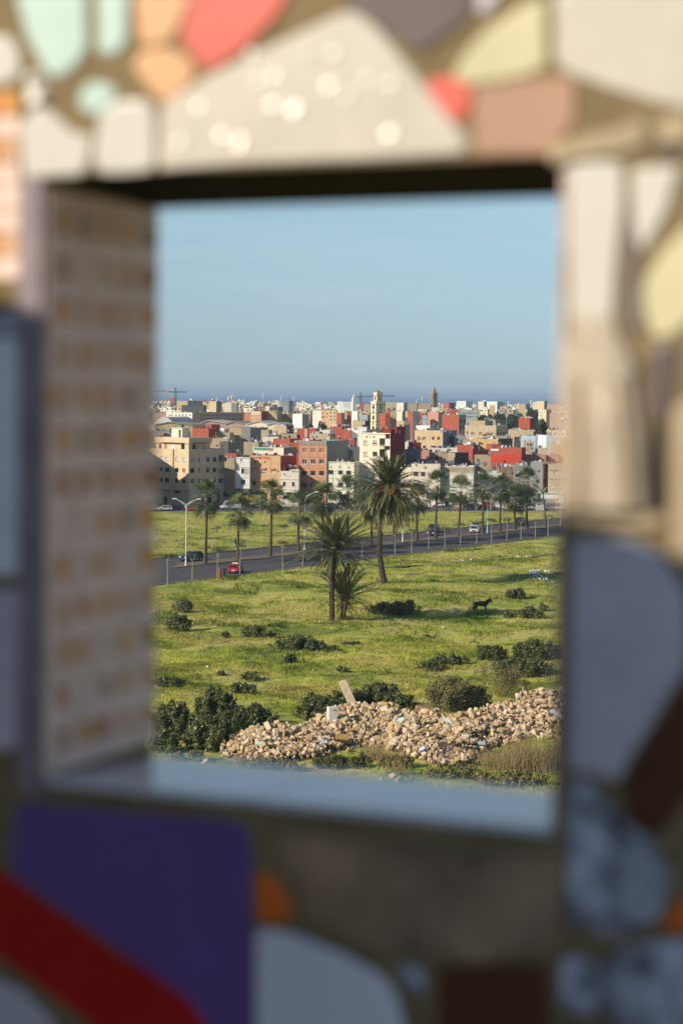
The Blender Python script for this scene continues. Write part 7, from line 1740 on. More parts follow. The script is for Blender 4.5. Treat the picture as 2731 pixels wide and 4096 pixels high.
def date_palm(base, top, label, spec, seed, trunk_r, mid=None, fruit=0, dead=0):
	rg = np.random.default_rng(seed); base, top = Vector(base), Vector(top)
	root = empty('date_palm', base, 0, label, 'date palm', 'date palms standing in the meadow')
	t = top - base; mids = [Vector((0, 0, -.3))] + [Vector(m_) for m_ in (mid or [])] + [t]
	palm_trunk(mids, trunk_r, trunk_r * .82, parent=root, rings=60)
	G = []; Bn = []; Rr = []
	for (n, e0, e1, d0, d1, L0, L1, wd, old) in spec:
		for k in range(n):
			az = 2 * PI * k / n + rg.uniform(-.25, .25); el = R_(rg.uniform(e0, e1)); dr = R_(rg.uniform(d0, d1)); L = rg.uniform(L0, L1)
			lf, r, _ = frond(rg, az, el, L, dr * 1.15, wd * 1.1, bend=rg.uniform(-.25, .25))
			o_ = np.array(t) + np.array([math.cos(az), math.sin(az), 0]) * trunk_r * .6 + np.array([0, 0, rg.uniform(-.3, .3) + (.35 if el > .6 else -.35 if el < 0 else 0)])
			(Bn if rg.random() < old else G).append(lf + o_); Rr.append(r + o_)
	Vv = np.concatenate(G + Bn + Rr); n1 = sum(len(x) for x in G); n2 = sum(len(x) for x in Bn)
	mi = np.zeros(len(Vv), int); mi[n1:n1 + n2] = 1; mi[n1 + n2:] = 2
	link('crown', tri_mesh('crown', Vv, [DATE_G, DATE_B, DATE_R], mi), root)
	b = MB(); b.lathe(t, [(trunk_r * .8, -1.0), (trunk_r * 1.35, -.5), (trunk_r * 1.25, .1), (trunk_r * .6, .8)], 10); b.build('crown_base', DEADF, root)
	OR = mat('date_fruit_stalks', (.72, .20, .03), rough=.6, var=.3, scale=3)
	for k in range(fruit):
		a = [-2.3, -1.9, -1.45, -.8, -1.2, 3.0][k % 6] + rg.uniform(-.1, .1); b = MB(); st = t + Vector((math.cos(a) * .4, math.sin(a) * .4, .3)); e = st + Vector((math.cos(a) * 1.25, math.sin(a) * 1.25, .2 - .25 * (k % 3)))
		b.tube([st, (st + e) / 2 + Vector((0, 0, .4)), e], [.05, .04, .03], 4)
		for q in range(46):
			c = e + Vector((rg.normal(0, .25), rg.normal(0, .25), -rg.uniform(-.1, 1.0))); b.tube([e, c], .012, 3, 0, False); b.box(c, (.09, .09, .13))
		b.build('fruit_cluster', OR, root)
	if dead:
		D_ = []
		for k in range(dead):
			az = rg.uniform(0, 2 * PI); lf, r, _ = frond(rg, az, R_(rg.uniform(-20, -5)), rg.uniform(3.0, 5.2), R_(rg.uniform(62, 80)), .22, nl=16, curve=.5); D_ += [lf[::2] + np.array(t) + np.array([0, 0, -.6]), r + np.array(t) + np.array([0, 0, -.6])]
		link('dead_frond', tri_mesh('dead_frond', np.concatenate(D_), DEADF), root)
	return root
def palms():
	g = gp(384, 583.8); D = g.y; s = F / D; tp = at(388.2, 489.5, D)
	mid = [at(378.8, 555, D) - g, at(379.5, 530, D) - g, at(383.5, 508, D) - g]
	date_palm(g, tp, 'tall date palm with a full drooping crown and orange fruit stalks',
			  [(34, 50, 84, 15, 40, 5.4, 6.4, .72, .0), (44, 22, 52, 35, 62, 6.2, 7.2, .76, .05), (56, -5, 25, 50, 78, 6.6, 7.8, .76, .15), (64, -35, 0, 42, 55, 6.2, 7.8, .70, .4), (34, -60, -35, 20, 30, 5.2, 7.0, .6, .6)], 3, .46, [tuple(m_) for m_ in mid], fruit=6)
	g = gp(331.6, 620.8); D = g.y; tp = at(334.2, 549.5, D)
	date_palm(g, tp, 'shorter date palm with long wind combed fronds, left of the tall one',
			  [(26, 42, 78, 10, 30, 5.0, 6.2, .66, .0), (38, 14, 44, 14, 36, 6.4, 7.6, .76, .05), (40, -8, 16, 12, 32, 6.6, 7.8, .74, .25), (14, -35, -12, 20, 40, 4.6, 5.6, .5, .6)], 8, .36, [tuple(at(331.2, 590, D) - g), tuple(at(332.8, 565, D) - g)], dead=9)
	g = gp(342.0, 620.0); g.y += .3; D = g.y; tp = at(344.0, 600.5, D)
	date_palm(g, tp, 'young bushy date palm growing against the trunk of the shorter one',
			  [(30, 48, 80, 12, 32, 4.4, 5.6, .55, .0), (28, 22, 50, 20, 42, 4.4, 5.4, .55, .05), (16, 0, 22, 30, 50, 3.4, 4.4, .5, .4), (22, -50, -10, 30, 50, 1.4, 2.4, .3, 1.0)], 12, .42, dead=2)
	# dry fallen fronds at its foot
	p = gp(*zp('b', 700, 1740)); root = empty('fallen_frond', p, 0, 'dry broken palm fronds propped on the ground right of the young palm', 'fallen fronds'); b = MB()
	b.tube([(-.9, 0, 1.7), (-.3, 0, .8), (.6, .2, -.05)], [.07, .06, .05], 5); b.tube([(.0, .1, 1.15), (.8, .1, 1.05), (1.3, .2, -.05)], [.05, .05, .04], 5); b.box((.75, .1, 1.1), (1.0, .1, .18)); b.build('rachis', DEADF, root)
palms()
FAN_PROTO = []
def fan_crown(seed, n=36, R=1.06):
	rg = np.random.default_rng(seed); T = []; mi = []
	for k in range(n):
		az = k * 2.39996 + rg.uniform(-.2, .2); u = k / n; el = R_(86 - 150 * u ** .9) + rg.uniform(-.12, .12)
		pl = R * rg.uniform(.75, 1.1); d = np.array([math.cos(el) * math.cos(az), math.cos(el) * math.sin(az), math.sin(el)])
		sd = np.array([-math.sin(az), math.cos(az), 0]); up = np.cross(d, sd); c = d * pl + np.array([0, 0, .15]); c[2] -= .15 * pl
		br = R * rg.uniform(.75, 1.0); ns = 15; dr = rg.uniform(.15, .6) * (.35 if u < .4 else 1)
		m = 1 if rg.random() < .5 and u < .7 else (2 if u > .9 else 0)  # pale share raised so upper leaves stand for sunlit highlights
		T.append([np.array([0, 0, .1]) - sd * .02, c - sd * .02, c + sd * .02]); mi.append(m)
		for q in range(ns):
			a0 = (q / (ns - 1) - .5) * 2.5; hw = 1.25 / (ns - 1)
			def pt(a, r, lift): v = d * math.cos(a) + sd * math.sin(a); w = c + v * r + up * lift; w[2] -= dr * (r / br) ** 2 * br * (.5 + abs(a) * .3); return w
			lift = .06 * (1 if q % 2 else -1)
			rr = br * rg.uniform(.85, 1.05)
			T.append([c, pt(a0 - hw * .8, rr * .62, lift), pt(a0 + hw * .8, rr * .62, lift)]); mi.append(m)
			T.append([pt(a0 - hw * .8, rr * .62, lift), pt(a0 + rg.uniform(-.04, .04), rr * 1.08, lift * .5 - .05), pt(a0 + hw * .8, rr * .62, lift)]); mi.append(m)
	return np.array(T), mi
def fan_palms():
	CR = [tri_mesh('crown', *(lambda a: (a[0], [FAN_G, FAN_Y, DEADF], a[1]))(fan_crown(50 + i, 46 + i % 3 * 4))) for i in range(5)]
	# base point, crown centre, crown scale, label
	L = [(('a', 602, 932), ('a', 615, 250), 1.75, 'first avenue palm from the left, beside the white lamp post'), (('a', 948, 892), ('a', 958, 385), 1.75, 'second avenue palm from the left, shorter, above the red taxi'), (('a', 1280, 856), ('a', 1293, 232), 1.75, 'third avenue palm from the left, before the ochre block'),
		 (('b', 112, 1058), ('b', 122, 622), 1.8, 'fourth avenue palm from the left, leaning beside a lamp post'), (('b', 375, 1034), ('b', 370, 525), 1.8, 'fifth avenue palm from the left, behind the shorter date palm'), (('b', 622, 1020), ('b', 627, 440), 1.7, 'sixth avenue palm from the left, left of the tall date palm'),
		 (('b', 872, 1002), ('b', 880, 620), 1.5, 'avenue palm mostly hidden by the tall date palm'), (('b', 1108, 974), ('b', 1118, 560), 1.4, 'avenue palm right behind the tall date palm trunk'), (('b', 1350, 952), ('b', 1362, 515), 1.7, 'avenue palm at the right edge of the tall date palm crown'),
		 (('c', 160, 800), ('c', 178, 248), 1.8, 'tall avenue palm beside the dark cars on the right'), (('c', 400, 772), ('c', 425, 310), 1.8, 'avenue palm between the dark cars and the white car'), (('c', 652, 746), ('c', 662, 258), 1.75, 'avenue palm touching the pale blue lamp post'),
		 (('c', 832, 727), ('c', 846, 288), 1.75, 'avenue palm just right of the pale blue lamp post'), (('c', 992, 708), ('c', 990, 402), 1.75, 'short thick avenue palm beside the dark van'), (('c', 1116, 697), ('c', 1122, 210), 1.8, 'tallest slender avenue palm at the right'), ]
	for i, (bp, cp, sc, lab) in enumerate(L):
		px, py = zp(*bp); g = ground(px, py, .18); cx, cy = zp(*cp); c = at(cx, cy, g.y); v = c - g
		root = empty('fan_palm', g, 0, lab, 'fan palm', 'fan palms along the avenue median'); sc *= .94
		b = MB(); n = 22; pts = []; rad = []
		r0 = .30;
		for k in range(n + 1):
			u = k / n; bow = math.sin(PI * u) * random.Random(i).uniform(-.15, .15)
			pts.append(Vector((v.x * u + bow, v.y * u, v.z * u - .05))); r = .20 + .22 * math.exp(-u * 6) + .05 * (1 - u); r = r if u < .93 else r * .8; rad.append(r * (1.03 if k % 2 else .97))
		b.tube(pts, rad, 10); b.build('trunk', FBARK, root)
		b = MB(); b.lathe(v, [(.19, -1.7), (.33, -1.1), (.36, -.4), (.2, .1)], 9); b.build('leaf_base_sheath', mat('leaf_bases', (.28, .16, .09), rough=.9, var=.35, scale=5), root)
		c_ = link('crown', CR[i % 5], root, tuple(v)); c_.scale = (sc * 1.05, sc * 1.05, sc * 1.3); c_.rotation_euler = (0, 0, i * 1.1)
	# sparse young palm at the far right
	g = ground(*zp('c', 1312, 676), .18); c = at(*zp('c', 1285, 345), g.y); v = c - g; root = empty('fan_palm', g, 0, 'sparse young palm near the right pillar with few ragged fronds', 'fan palm', 'fan palms along the avenue median')
	palm_trunk([(0, 0, 0), tuple(v * .5 + Vector((.1, 0, 0))), tuple(v)], .22, .13, parent=root, rings=26, m=FBARK, rough_=.03)
	rg = np.random.default_rng(4); X = []
	for k in range(11):
		lf, r, _ = frond(rg, k * .9, R_(rg.uniform(20, 75)), rg.uniform(2.2, 3.0), R_(rg.uniform(50, 80)), .35, nl=14); X += [lf, r]
	c_ = link('crown', tri_mesh('crown', np.concatenate(X), FAN_Y), root, tuple(v))
fan_palms()
# ------------------------------------------------------------------ slim pollarded trees beside the avenue
def young_trees():
	YB = mat('young_bark', (.40, .33, .24), rough=.9, var=.2, scale=3); YL = mat('young_leaf', (.06, .085, .028), rough=.6, var=.3, scale=2, transl=.2)
	near = [('a', 210, 1160, 838, 1, 'first'), ('a', 468, 1118, 838, .6, 'second'), ('a', 730, 1095, 785, .7, 'third'), ('a', 965, 1052, 718, 1.1, 'fourth'), ('a', 1413, 1010, 705, .9, 'fifth'), ('b', 158, 1240, 900, .5, 'sixth'), ('b', 362, 1190, 880, .5, 'seventh'), ('b', 775, 1150, 930, .6, 'eighth'),
			('b', 958, 1142, 860, .3, 'ninth'), ('b', 1125, 1106, 850, .4, 'tenth'), ('b', 1297, 1086, 830, .7, 'eleventh'), ('b', 1475, 1038, 815, .3, 'twelfth'), ('c', 260, 906, 680, 1, 'thirteenth'), ('c', 420, 892, 640, .7, 'fourteenth'), ('c', 590, 862, 628, 1.2, 'fifteenth'), ('c', 748, 848, 598, 1.1, 'sixteenth'), ('c', 905, 825, 598, 1, 'seventeenth'), ('c', 1053, 812, 608, .8, 'eighteenth'), ('c', 1203, 800, 600, .4, 'nineteenth'), ('c', 1335, 782, 555, .7, 'twentieth')]
	far = [('a', 248, 833, 575, .15, 'first'), ('a', 463, 820, 555, .15, 'second'), ('a', 665, 797, 545, .3, 'third, leaning'), ('a', 852, 773, 510, .15, 'fourth'), ('a', 1047, 757, 500, .15, 'fifth'), ('a', 1243, 742, 515, .2, 'sixth'), ('a', 1415, 722, 525, 1, 'seventh'), ('b', 165, 905, 690, .1, 'eighth'), ('b', 318, 885, 700, .1, 'ninth'), ('b', 665, 870, 655, .2, 'tenth'),
		   ('c', 60, 700, 475, .3, 'eleventh'), ('c', 200, 652, 478, .15, 'twelfth'), ('c', 327, 680, 445, .8, 'thirteenth'), ('c', 477, 672, 455, .4, 'fourteenth'), ('c', 590, 645, 440, .3, 'fifteenth'), ('c', 733, 612, 430, .9, 'sixteenth'), ('c', 858, 622, 425, .1, 'seventeenth'), ('c', 1105, 603, 425, .1, 'eighteenth'), ('c', 1225, 592, 400, .8, 'nineteenth'), ('b', 1210, 835, 640, .2, 'twentieth')]
	for row, nm in ((near, 'near'), (far, 'far')):
		for i, (zc, X, Yb, Yt, leafy, od) in enumerate(row):
			px, py = zp(zc, X, Yb); g = gp(px, py); h = at(px, zp(zc, X, Yt)[1], g.y).z - g.z; h = max(h, 2.5)
			rnd = random.Random(i * 7 + (3 if nm == 'near' else 0)); rg = np.random.default_rng(i + 300)
			root = empty('young_tree', g, 0, f'{od} slim pollarded tree from the left, {nm} side of the avenue', 'young tree', 'slim pollarded trees along the avenue')
			lean = .9 if 'leaning' in od else rnd.uniform(-.12, .12)
			b = MB(); fk = h * .76; b.tube([(0, 0, -.2), (lean * .5, 0, fk * .5), (lean, 0, fk)], [.10, .075, .06], 6)
			tips = []
			for k in range(6):
				a = k * 1.05 + rnd.random(); r = rnd.uniform(.35, .95); tp = Vector((lean + r * math.cos(a), r * math.sin(a), h * rnd.uniform(.9, 1.0))); tips.append(tp)
				b.tube([(lean, 0, fk - .05), (lean + r * .45 * math.cos(a), r * .45 * math.sin(a), fk + (h - fk) * .45), tp], [.05, .035, .02], 4)
				for q in range(3): b.tube([tp, tp + Vector((rnd.uniform(-.25, .25), rnd.uniform(-.25, .25), rnd.uniform(.05, .35)))], [.015, .006], 3)
			b.build('trunk', YB, root)
			n = int(40 + 330 * leafy); c = np.array([list(tips[int(k) % 6]) for k in range(n)]) + rg.normal(0, .20 + .1 * leafy, (n, 3)) * np.array([1, 1, .6])
			d = rg.normal(0, 1, (n, 3)); d /= np.linalg.norm(d, axis=1)[:, None]; t = np.cross(d, rg.normal(0, 1, (n, 3))); t /= np.linalg.norm(t, axis=1)[:, None]; bb = np.cross(d, t); s = .085 * rg.uniform(.6, 1.4, (n, 1))
			link('crown', tri_mesh('crown', np.stack([c - t * s, c + bb * s * .6, c + t * s, c - bb * s * .6], 1), YL), root)
young_trees()
# ------------------------------------------------------------------ lamp posts and poles
def lamps():
	LW = mat('lamp_white_paint', (.72, .72, .70), rough=.4, var=.04); LB = mat('lamp_pale_blue_paint', (.42, .60, .68), rough=.4, var=.04); DK = mat('tarred_pole', (.12, .10, .09), rough=.8, var=.1)
	def lamp(zb, X, Yb, Yt, m, label, double=True, armr=2.1, z0=.18, hide=False):
		px, py = zp(zb, X, Yb); g = ground(px, py, z0); h = at(px, zp(zb, X, Yt)[1], g.y).z - z0
		root = empty('street_lamp', g, 0, label, 'street lamp', 'street lamps'); b = MB()
		b.tube([(0, 0, 0), (0, 0, .9)], [.17, .15], 8); b.tube([(0, 0, .9), (0, 0, h * .9)], [.10, .07], 8); b.build('pole', m, root)
		for sx in ((-1, 1) if double else (1,)):
			b = MB(); b.tube([(0, 0, h * .84), (sx * .35, 0, h * .90), (sx * 1.2, 0, h * .955), (sx * armr, 0, h * .985)], [.055, .055, .05, .045], 6); b.tube([(0, 0, h * .9), (sx * .9, 0, h * .945)], .035, 5); a = b.build('arm', m, root)
			b = MB(); b.hexa([(sx * armr - .35, -.14, h * .975), (sx * armr + .5, -.12, h * .982), (sx * armr + .5, .12, h * .982), (sx * armr - .35, .14, h * .975), (sx * armr - .3, -.1, h * .975 + .16), (sx * armr + .4, -.06, h * .982 + .12), (sx * armr + .4, .06, h * .982 + .12), (sx * armr - .3, .1, h * .975 + .16)]); b.build('lamp_head', LW, a)
	lamp('a', 400, 955, 243, LW, 'white double armed lamp post at the left end of the median', armr=2.15)
	lamp('b', 178, 1046, 432, LW, 'white double armed lamp post left of the shorter date palm', armr=2.2)
	lamp('b', 1202, 962, 520, LW, 'white lamp post hidden in the crown of the tall date palm', armr=2.0)
	lamp('c', 702, 741, 212, LB, 'pale blue lamp post standing among the right hand palms', armr=2.3)
	lamp('c', 1466, 662, 260, LB, 'pale blue lamp post nearest the right pillar', armr=2.0)
	def pole(z, X, Yb, Yt, label, m=DK, arm=True, r=.09, z0=.0, cross=False):
		px, py = zp(z, X, Yb); g = ground(px, py, z0); h = at(px, zp(z, X, Yt)[1], g.y).z - z0
		root = empty('utility_pole', g, 0, label, 'pole', 'thin poles along the back street'); b = MB(); b.tube([(0, 0, 0), (0, 0, h)], [r, r * .6], 6)
		b.build('pole', m, root)
		if arm: b = MB(); b.tube([(0, 0, h - .1), (.9, 0, h + .15), (1.6, 0, h + .1)], [.05, .04, .04], 4); b.box((1.8, 0, h + .1), (.6, .2, .1)); b.build('lamp_arm', m, root)
		if cross:
			b = MB()
			for q in range(4): b.box((0, 0, h - .4 - q * .5), (1.3 if q == 0 else .6, .1, .1))
			b.tube([(-.3, 0, h - 2.6), (.3, 0, h - 2.6)], .12, 6); b.build('insulator_rack', m, root)
	pole('F', 605, 1210, 640, 'thin dark street pole before the weathered white house', arm=False); pole('F', 1234, 1250, 700, 'thin street lamp pole before the white two storey building')
	pole('H', 330, 1178, 600, 'thin dark pole beside the clipped tree at the right', arm=False); pole('H', 792, 1140, 545, 'tall thin pole before the grey brown house', m=METAL, arm=False); pole('H', 886, 1130, 620, 'thin pole rising out of the loose street tree', arm=False)
	pole('H', 552, 1150, 670, 'thick concrete electricity pole with insulators', m=CEMENT, arm=False, r=.2, cross=True); pole('E', 1212, 1190, 680, 'electricity pole with a rack of insulators by the white house', arm=False, cross=True, m=CEMENT)
	pole('E', 185, 1270, 745, 'thin pole in front of the corner block, left part', arm=False, r=.07); pole('E', 1143, 1150, 640, 'left iron post of the scaffold frame beside the corner block', arm=False, r=.12); pole('E', 1191, 1150, 655, 'right iron post of the scaffold frame beside the corner block', arm=False, r=.12)
	def sign(z, X, Y0, Yb, w, h, m, label, rnd_=False, txt=None):
		px, pyb = zp(z, X, Yb); g = ground(px, pyb); t = at(px, zp(z, X, Y0)[1], g.y).z; root = empty('street_sign', g, 0, label, 'sign'); b = MB(); b.tube([(0, 0, 0), (0, 0, t)], .06, 5); b.build('post', METAL, root)
		b = MB()
		if rnd_: b.tube([(0, -.12, t), (0, -.02, t)], w / 2, 16)
		else: b.box((0, -.1, t), (w, .1, h))
		p_ = b.build('panel', m, root); return root, p_, t
	TEAL = mat('sign_teal', (.02, .33, .42), rough=.4, var=.05)
	r_, p_, t = sign('E', 1250, 1000, 1170, 1.3, 1.3, WHITE, 'round white ringed teal sign above the white van', True); b = MB(); b.tube([(0, -.16, t), (0, -.123, t)], .48, 16); b.build('sign_face', TEAL, p_)
	sign('E', 1068, 990, 1150, .9, .9, TEAL, 'small teal pharmacy cross shaped board at the corner block edge', True)
	r_, p_, t = sign('G', 1222, 1160, 1218, 2.0, 2.3, mat('poster_red', (.55, .06, .05), rough=.5, var=.3, scale=2), 'red advertising panel with an orange picture beside the white hatchback')
	b = MB(); b.tube([(-.2, -.2, t), (-.2, -.153, t)], .5, 12); b.build('picture', mat('poster_orange', (.85, .45, .15), rough=.5, var=.4, scale=3), p_)
lamps()
# ------------------------------------------------------------------ vehicles
TYRE = mat('tyre_rubber', (.018, .018, .02), rough=.85, var=0); RIM = mat('alloy_rim', (.40, .40, .42), rough=.35, var=0, metal=.7); CHROME = mat('chrome', (.6, .6, .62), rough=.2, var=0, metal=.9)
HEADL = mat('headlight_lens', (.75, .75, .72), rough=.15, var=0, spec=.8); TAILL = mat('taillight_lens', (.45, .02, .015), rough=.2, var=0, spec=.6); PLATE = mat('number_plate', (.72, .72, .68), rough=.5, var=0); BLACKP = mat('black_trim', (.03, .03, .032), rough=.6, var=0)
def paint(n, c): return mat('car_paint_' + n, c, rough=.3, var=0, spec=.5, coat=.6)
SHAPES = {  # length, width, lower profile (x, z) from rear to front over the top, cabin (x0 base, x1 roof rear, x2 roof front, x3 base front), roof height
 'hatch': (3.8, 1.62, [(-1.9, .35), (-1.9, .78), (-1.78, .92), (.75, .95), (1.55, .82), (1.88, .62), (1.9, .35)], (-1.80, -1.42, .20, 1.0), 1.43, 1.15, -1.2),
 'suv': (4.5, 1.82, [(-2.25, .42), (-2.25, .9), (-2.15, 1.05), (.9, 1.08), (1.95, .98), (2.22, .75), (2.25, .42)], (-2.15, -1.85, .35, 1.15), 1.68, 1.38, -1.35),
 'sedan': (4.4, 1.72, [(-2.2, .35), (-2.2, .82), (-2.05, .93), (.85, .95), (1.9, .82), (2.18, .6), (2.2, .35)], (-1.55, -1.0, .2, 1.05), 1.43, 1.35, -1.35),
 'van': (4.9, 1.9, [(-2.45, .4), (-2.45, .95), (-2.42, 1.15), (1.35, 1.15), (2.15, .95), (2.42, .7), (2.45, .4)], (-2.44, -2.36, .85, 1.6), 2.15, 1.5, -1.5)}
def car(kind, pos, rz, m, label, sc=1.0, taxi=False, rack=False, solid_rear=False, side_glass=True, cat='car', name='parked_car', panelvan=False):
	L, W, prof, cab, zr, xf, xr = SHAPES[kind]; root = empty(name, pos, rz, label, cat, 'cars on the avenue and the back street'); hw = W / 2
	b = MB(); ins = .10
	P0 = [(x, z) for x, z in prof]; n = len(P0); mid = [(x, -hw, z) for x, z in P0]; belt = max(z for x, z in P0)
	ring = lambda y, k: [(x * (1 - (.03 if abs(y) > hw * .9 else 0)), y, z) for x, z in P0]
	ys = [-hw, -hw * .8, hw * .8, hw]; base = len(b.v)
	for y in ys:
		for (x, z) in P0:
			e = 1.0 if abs(y) < hw * .9 else .975; b.v.append((x * e, y, z if abs(y) < hw * .9 else z - (.05 if z > .6 else 0)))
	for j in range(3):
		for i in range(n - 1): b.f.append((base + j * n + i, base + (j + 1) * n + i, base + (j + 1) * n + i + 1, base + j * n + i + 1)); b.m.append(0)
	b.f.append(tuple(base + i for i in range(n))); b.m.append(0); b.f.append(tuple(base + 3 * n + i for i in reversed(range(n)))); b.m.append(0); b.f.append((base + n - 1, base + 4 * n - 1, base + 3 * n, base)); b.m.append(0)
	# roof and pillars
	x0, x1, x2, x3 = cab; rw = hw * .78; bz = belt - .02
	b.hexa([(x1 - .03, -rw, zr - .07), (x2 + .05, -rw, zr - .07), (x2 + .05, rw, zr - .07), (x1 - .03, rw, zr - .07), (x1 + .08, -rw * .92, zr), (x2 - .06, -rw * .92, zr), (x2 - .06, rw * .92, zr), (x1 + .08, rw * .92, zr)])
	bw = hw * .93
	for s in (-1, 1):
		b.tube([(x0, s * bw, bz), (x1, s * rw, zr - .04)], .05, 5); b.tube([(x3, s * bw, bz), (x2, s * rw, zr - .04)], .04, 5)
		xm = (x1 + x2) / 2; b.tube([(xm, s * (bw + .004), bz), (xm, s * (rw + .01), zr - .04)], .04, 5)
	if panelvan:
		for s in (-1, 1): b.hexa([(x0, s * (bw + .002), bz), (xm, s * (bw + .002), bz), (xm, s * (bw + .02), bz), (x0, s * (bw + .02), bz), (x1, s * (rw + .002), zr - .03), (xm, s * (rw + .002), zr - .03), (xm, s * (rw + .02), zr - .03), (x1, s * (rw + .02), zr - .03)])
	b.build('body', m, root)
	b = MB(); e = .012
	b.hexa([(x0 + e, -bw + e, bz), (x3 - e, -bw + e, bz), (x3 - e, bw - e, bz), (x0 + e, bw - e, bz), (x1 + e, -rw + e, zr - .05), (x2 - e, -rw + e, zr - .05), (x2 - e, rw - e, zr - .05), (x1 + e, rw - e, zr - .05)]); b.build('window', GLASS, root)
	for x in (xf, xr):
		for s in (-1, 1):
			r = .31 if kind != 'suv' else .36; b = MB(); b.tube([(x, s * (hw - .2), r), (x, s * (hw + .015), r)], r, 14); wl = b.build('wheel', TYRE, root)
			b = MB(); b.tube([(x, s * (hw + .016), r), (x, s * (hw + .03), r)], r * .6, 10); b.build('rim', RIM, wl)
	for s in (-1, 1):
		b = MB(); b.box((L / 2 - .03, s * hw * .72, .68 if kind != 'suv' else .8), (.1, hw * .42, .17)); b.build('headlight', HEADL, root)
		b = MB(); b.box((-L / 2 + .02, s * hw * .82, .78 if kind != 'suv' else .95), (.08, hw * .25, .22)); b.build('taillight', TAILL, root)
		b = MB(); b.box((x3 - .35, s * (hw + .08), bz + .05), (.12, .16, .12)); b.build('side_mirror', m, root)
	b = MB(); b.box((-L / 2 - .02, 0, .55), (.03, .5, .13)); b.build('number_plate', PLATE, root)
	b = MB(); b.box((L / 2 + .0, 0, .6), (.05, hw * .9, .16)); b.box((L / 2 - .01, 0, .40), (.08, W * .9, .12)); b.box((-L / 2 + .01, 0, .40), (.08, W * .9, .12)); b.build('grille', BLACKP, root)
	if taxi: b = MB(); b.box((-.5, 0, zr + .13), (.28, .95, .16)); b.build('taxi_sign', mat('taxi_board', (.85, .80, .35), rough=.5, var=0), root); b = MB(); b.box((.0, 0, zr + .05), (1.4, 1.1, .04)); b.build('roof_rack', BLACKP, root)
	if rack:
		b = MB()
		for s in (-1, 1): b.tube([(x1 + .2, s * rw * .9, zr + .18), (x2 - .3, s * rw * .9, zr + .18)], .03, 4)
		for k in range(4): xx = x1 + .3 + k * (x2 - x1 - .7) / 3; b.tube([(xx, -rw * .9, zr + .18), (xx, rw * .9, zr + .18)], .03, 4)
		b.build('roof_rack', BLACKP, root)
	if sc != 1: root.scale = (sc,) * 3
	return root
def cars():
	rd = math.atan2(LN.d.y, LN.d.x); st = math.atan2(LS.d.y, LS.d.x)
	W_ = paint('white', (.72, .72, .70)); K = paint('black', (.012, .013, .016)); NV = paint('navy', (.015, .02, .05)); RD = paint('red', (.45, .012, .012)); SV = paint('silver', (.45, .46, .47)); CR = paint('cream', (.62, .56, .44)); BL = paint('blue', (.03, .07, .25))
	def g(z, X, Y, h=.02): return ground(*zp(z, X, Y), h)
	car('hatch', g('a', 925, 1030), rd + R_(22), RD, 'red hatchback taxi with a roof sign on the near carriageway', 1.12, taxi=True, name='taxi', cat='taxi')
	car('suv', g('a', 458, 905), rd + PI - R_(6), NV, 'dark estate car driving left past the lamp post', 1.05, name='car')
	car('suv', g('c', 140, 735), rd + PI + R_(20), K, 'black van driving behind the dark sedan on the avenue', 1.1, name='car')
	car('sedan', g('c', 120, 768), rd + PI + R_(20), NV, 'dark sedan in front of the black van on the avenue', 1.0, name='car')
	car('hatch', g('c', 570, 745), rd + PI + R_(24), W_, 'white car with a dark grille driving on the right part of the avenue', 1.22, name='car')
	car('hatch', g('c', 590, 705), rd + PI + R_(18), W_, 'second white car close behind the first one on the avenue', 1.2, name='car')
	car('suv', g('c', 1040, 662), rd + PI + R_(18), K, 'dark van farthest along the avenue', 1.1, name='car')
	def s(z, X, Y): return g(z, X, Y, .014)
	car('hatch', s('E', 215, 1288), st + PI + R_(8), W_, 'white hatchback parked before the corner block'); car('hatch', s('E', 20, 1290), st + PI + R_(15), W_, 'white car at the left edge, partly hidden by the opening')
	car('hatch', s('E', 628, 1285), st + R_(-12), RD, 'bright red hatchback parked on the grass edge at the left', .95); car('sedan', s('E', 715, 1275), st, K, 'black car just right of the red hatchback')
	car('suv', s('E', 1310, 1140), st + R_(10), K, 'dark car parked behind the white van'); car('van', s('E', 1195, 1270), st + PI + R_(4), W_, 'white panel van with a roof rack, left of the yellow truck', 1.12, rack=True, panelvan=True, cat='van', name='parked_van')
	car('suv', s('F', 650, 1205), st + R_(160), SV, 'silver car parked under the flat clipped tree'); car('sedan', s('F', 760, 1190), st, K, 'black car behind the silver one'); car('hatch', s('F', 560, 1150), st + PI, K, 'dark car in the shade behind the truck')
	car('hatch', s('F', 1225, 1245), st + R_(10), SV, 'pale car left of the blue ones, behind the street palms'); car('hatch', s('F', 1345, 1245), st + R_(70), BL, 'blue car with white roof bars, left one of two'); car('hatch', s('F', 1450, 1245), st + R_(75), BL, 'blue car, right one of two'); car('sedan', s('G', 50, 1205), st, K, 'black sedan under the cream tower')
	car('hatch', s('G', 1310, 1232), st + PI, W_, 'white hatchback beside the red advertising panel'); car('hatch', s('G', 1410, 1228), st + R_(60), K, 'dark rounded car behind the white hatchback')
	car('suv', s('H', 292, 1155), st + PI, K, 'black off road car parked before the clipped tree at the right'); car('sedan', s('H', 400, 1160), st + PI, K, 'black sedan behind the off road car'); car('suv', s('H', 480, 1140), st + R_(85), RD, 'red van between the palms at the right', 1.1)
	car('hatch', s('H', 845, 1175), st + PI, RD, 'dark red car left of the cream car'); car('hatch', s('H', 925, 1178), st + PI, CR, 'cream car behind the short avenue palm'); car('suv', s('H', 1130, 1165), st + PI + R_(5), W_, 'white off road car at the right of the back street'); car('hatch', s('H', 1050, 1150), st + PI, SV, 'silver car left of the white off road car')
	car('van', s('H', 1400, 1168), st + PI, W_, 'white van nearest the right pillar', .95, cat='van', name='parked_van'); car('hatch', s('H', 1510, 1160), st, W_, 'white car at the right end of the back street')
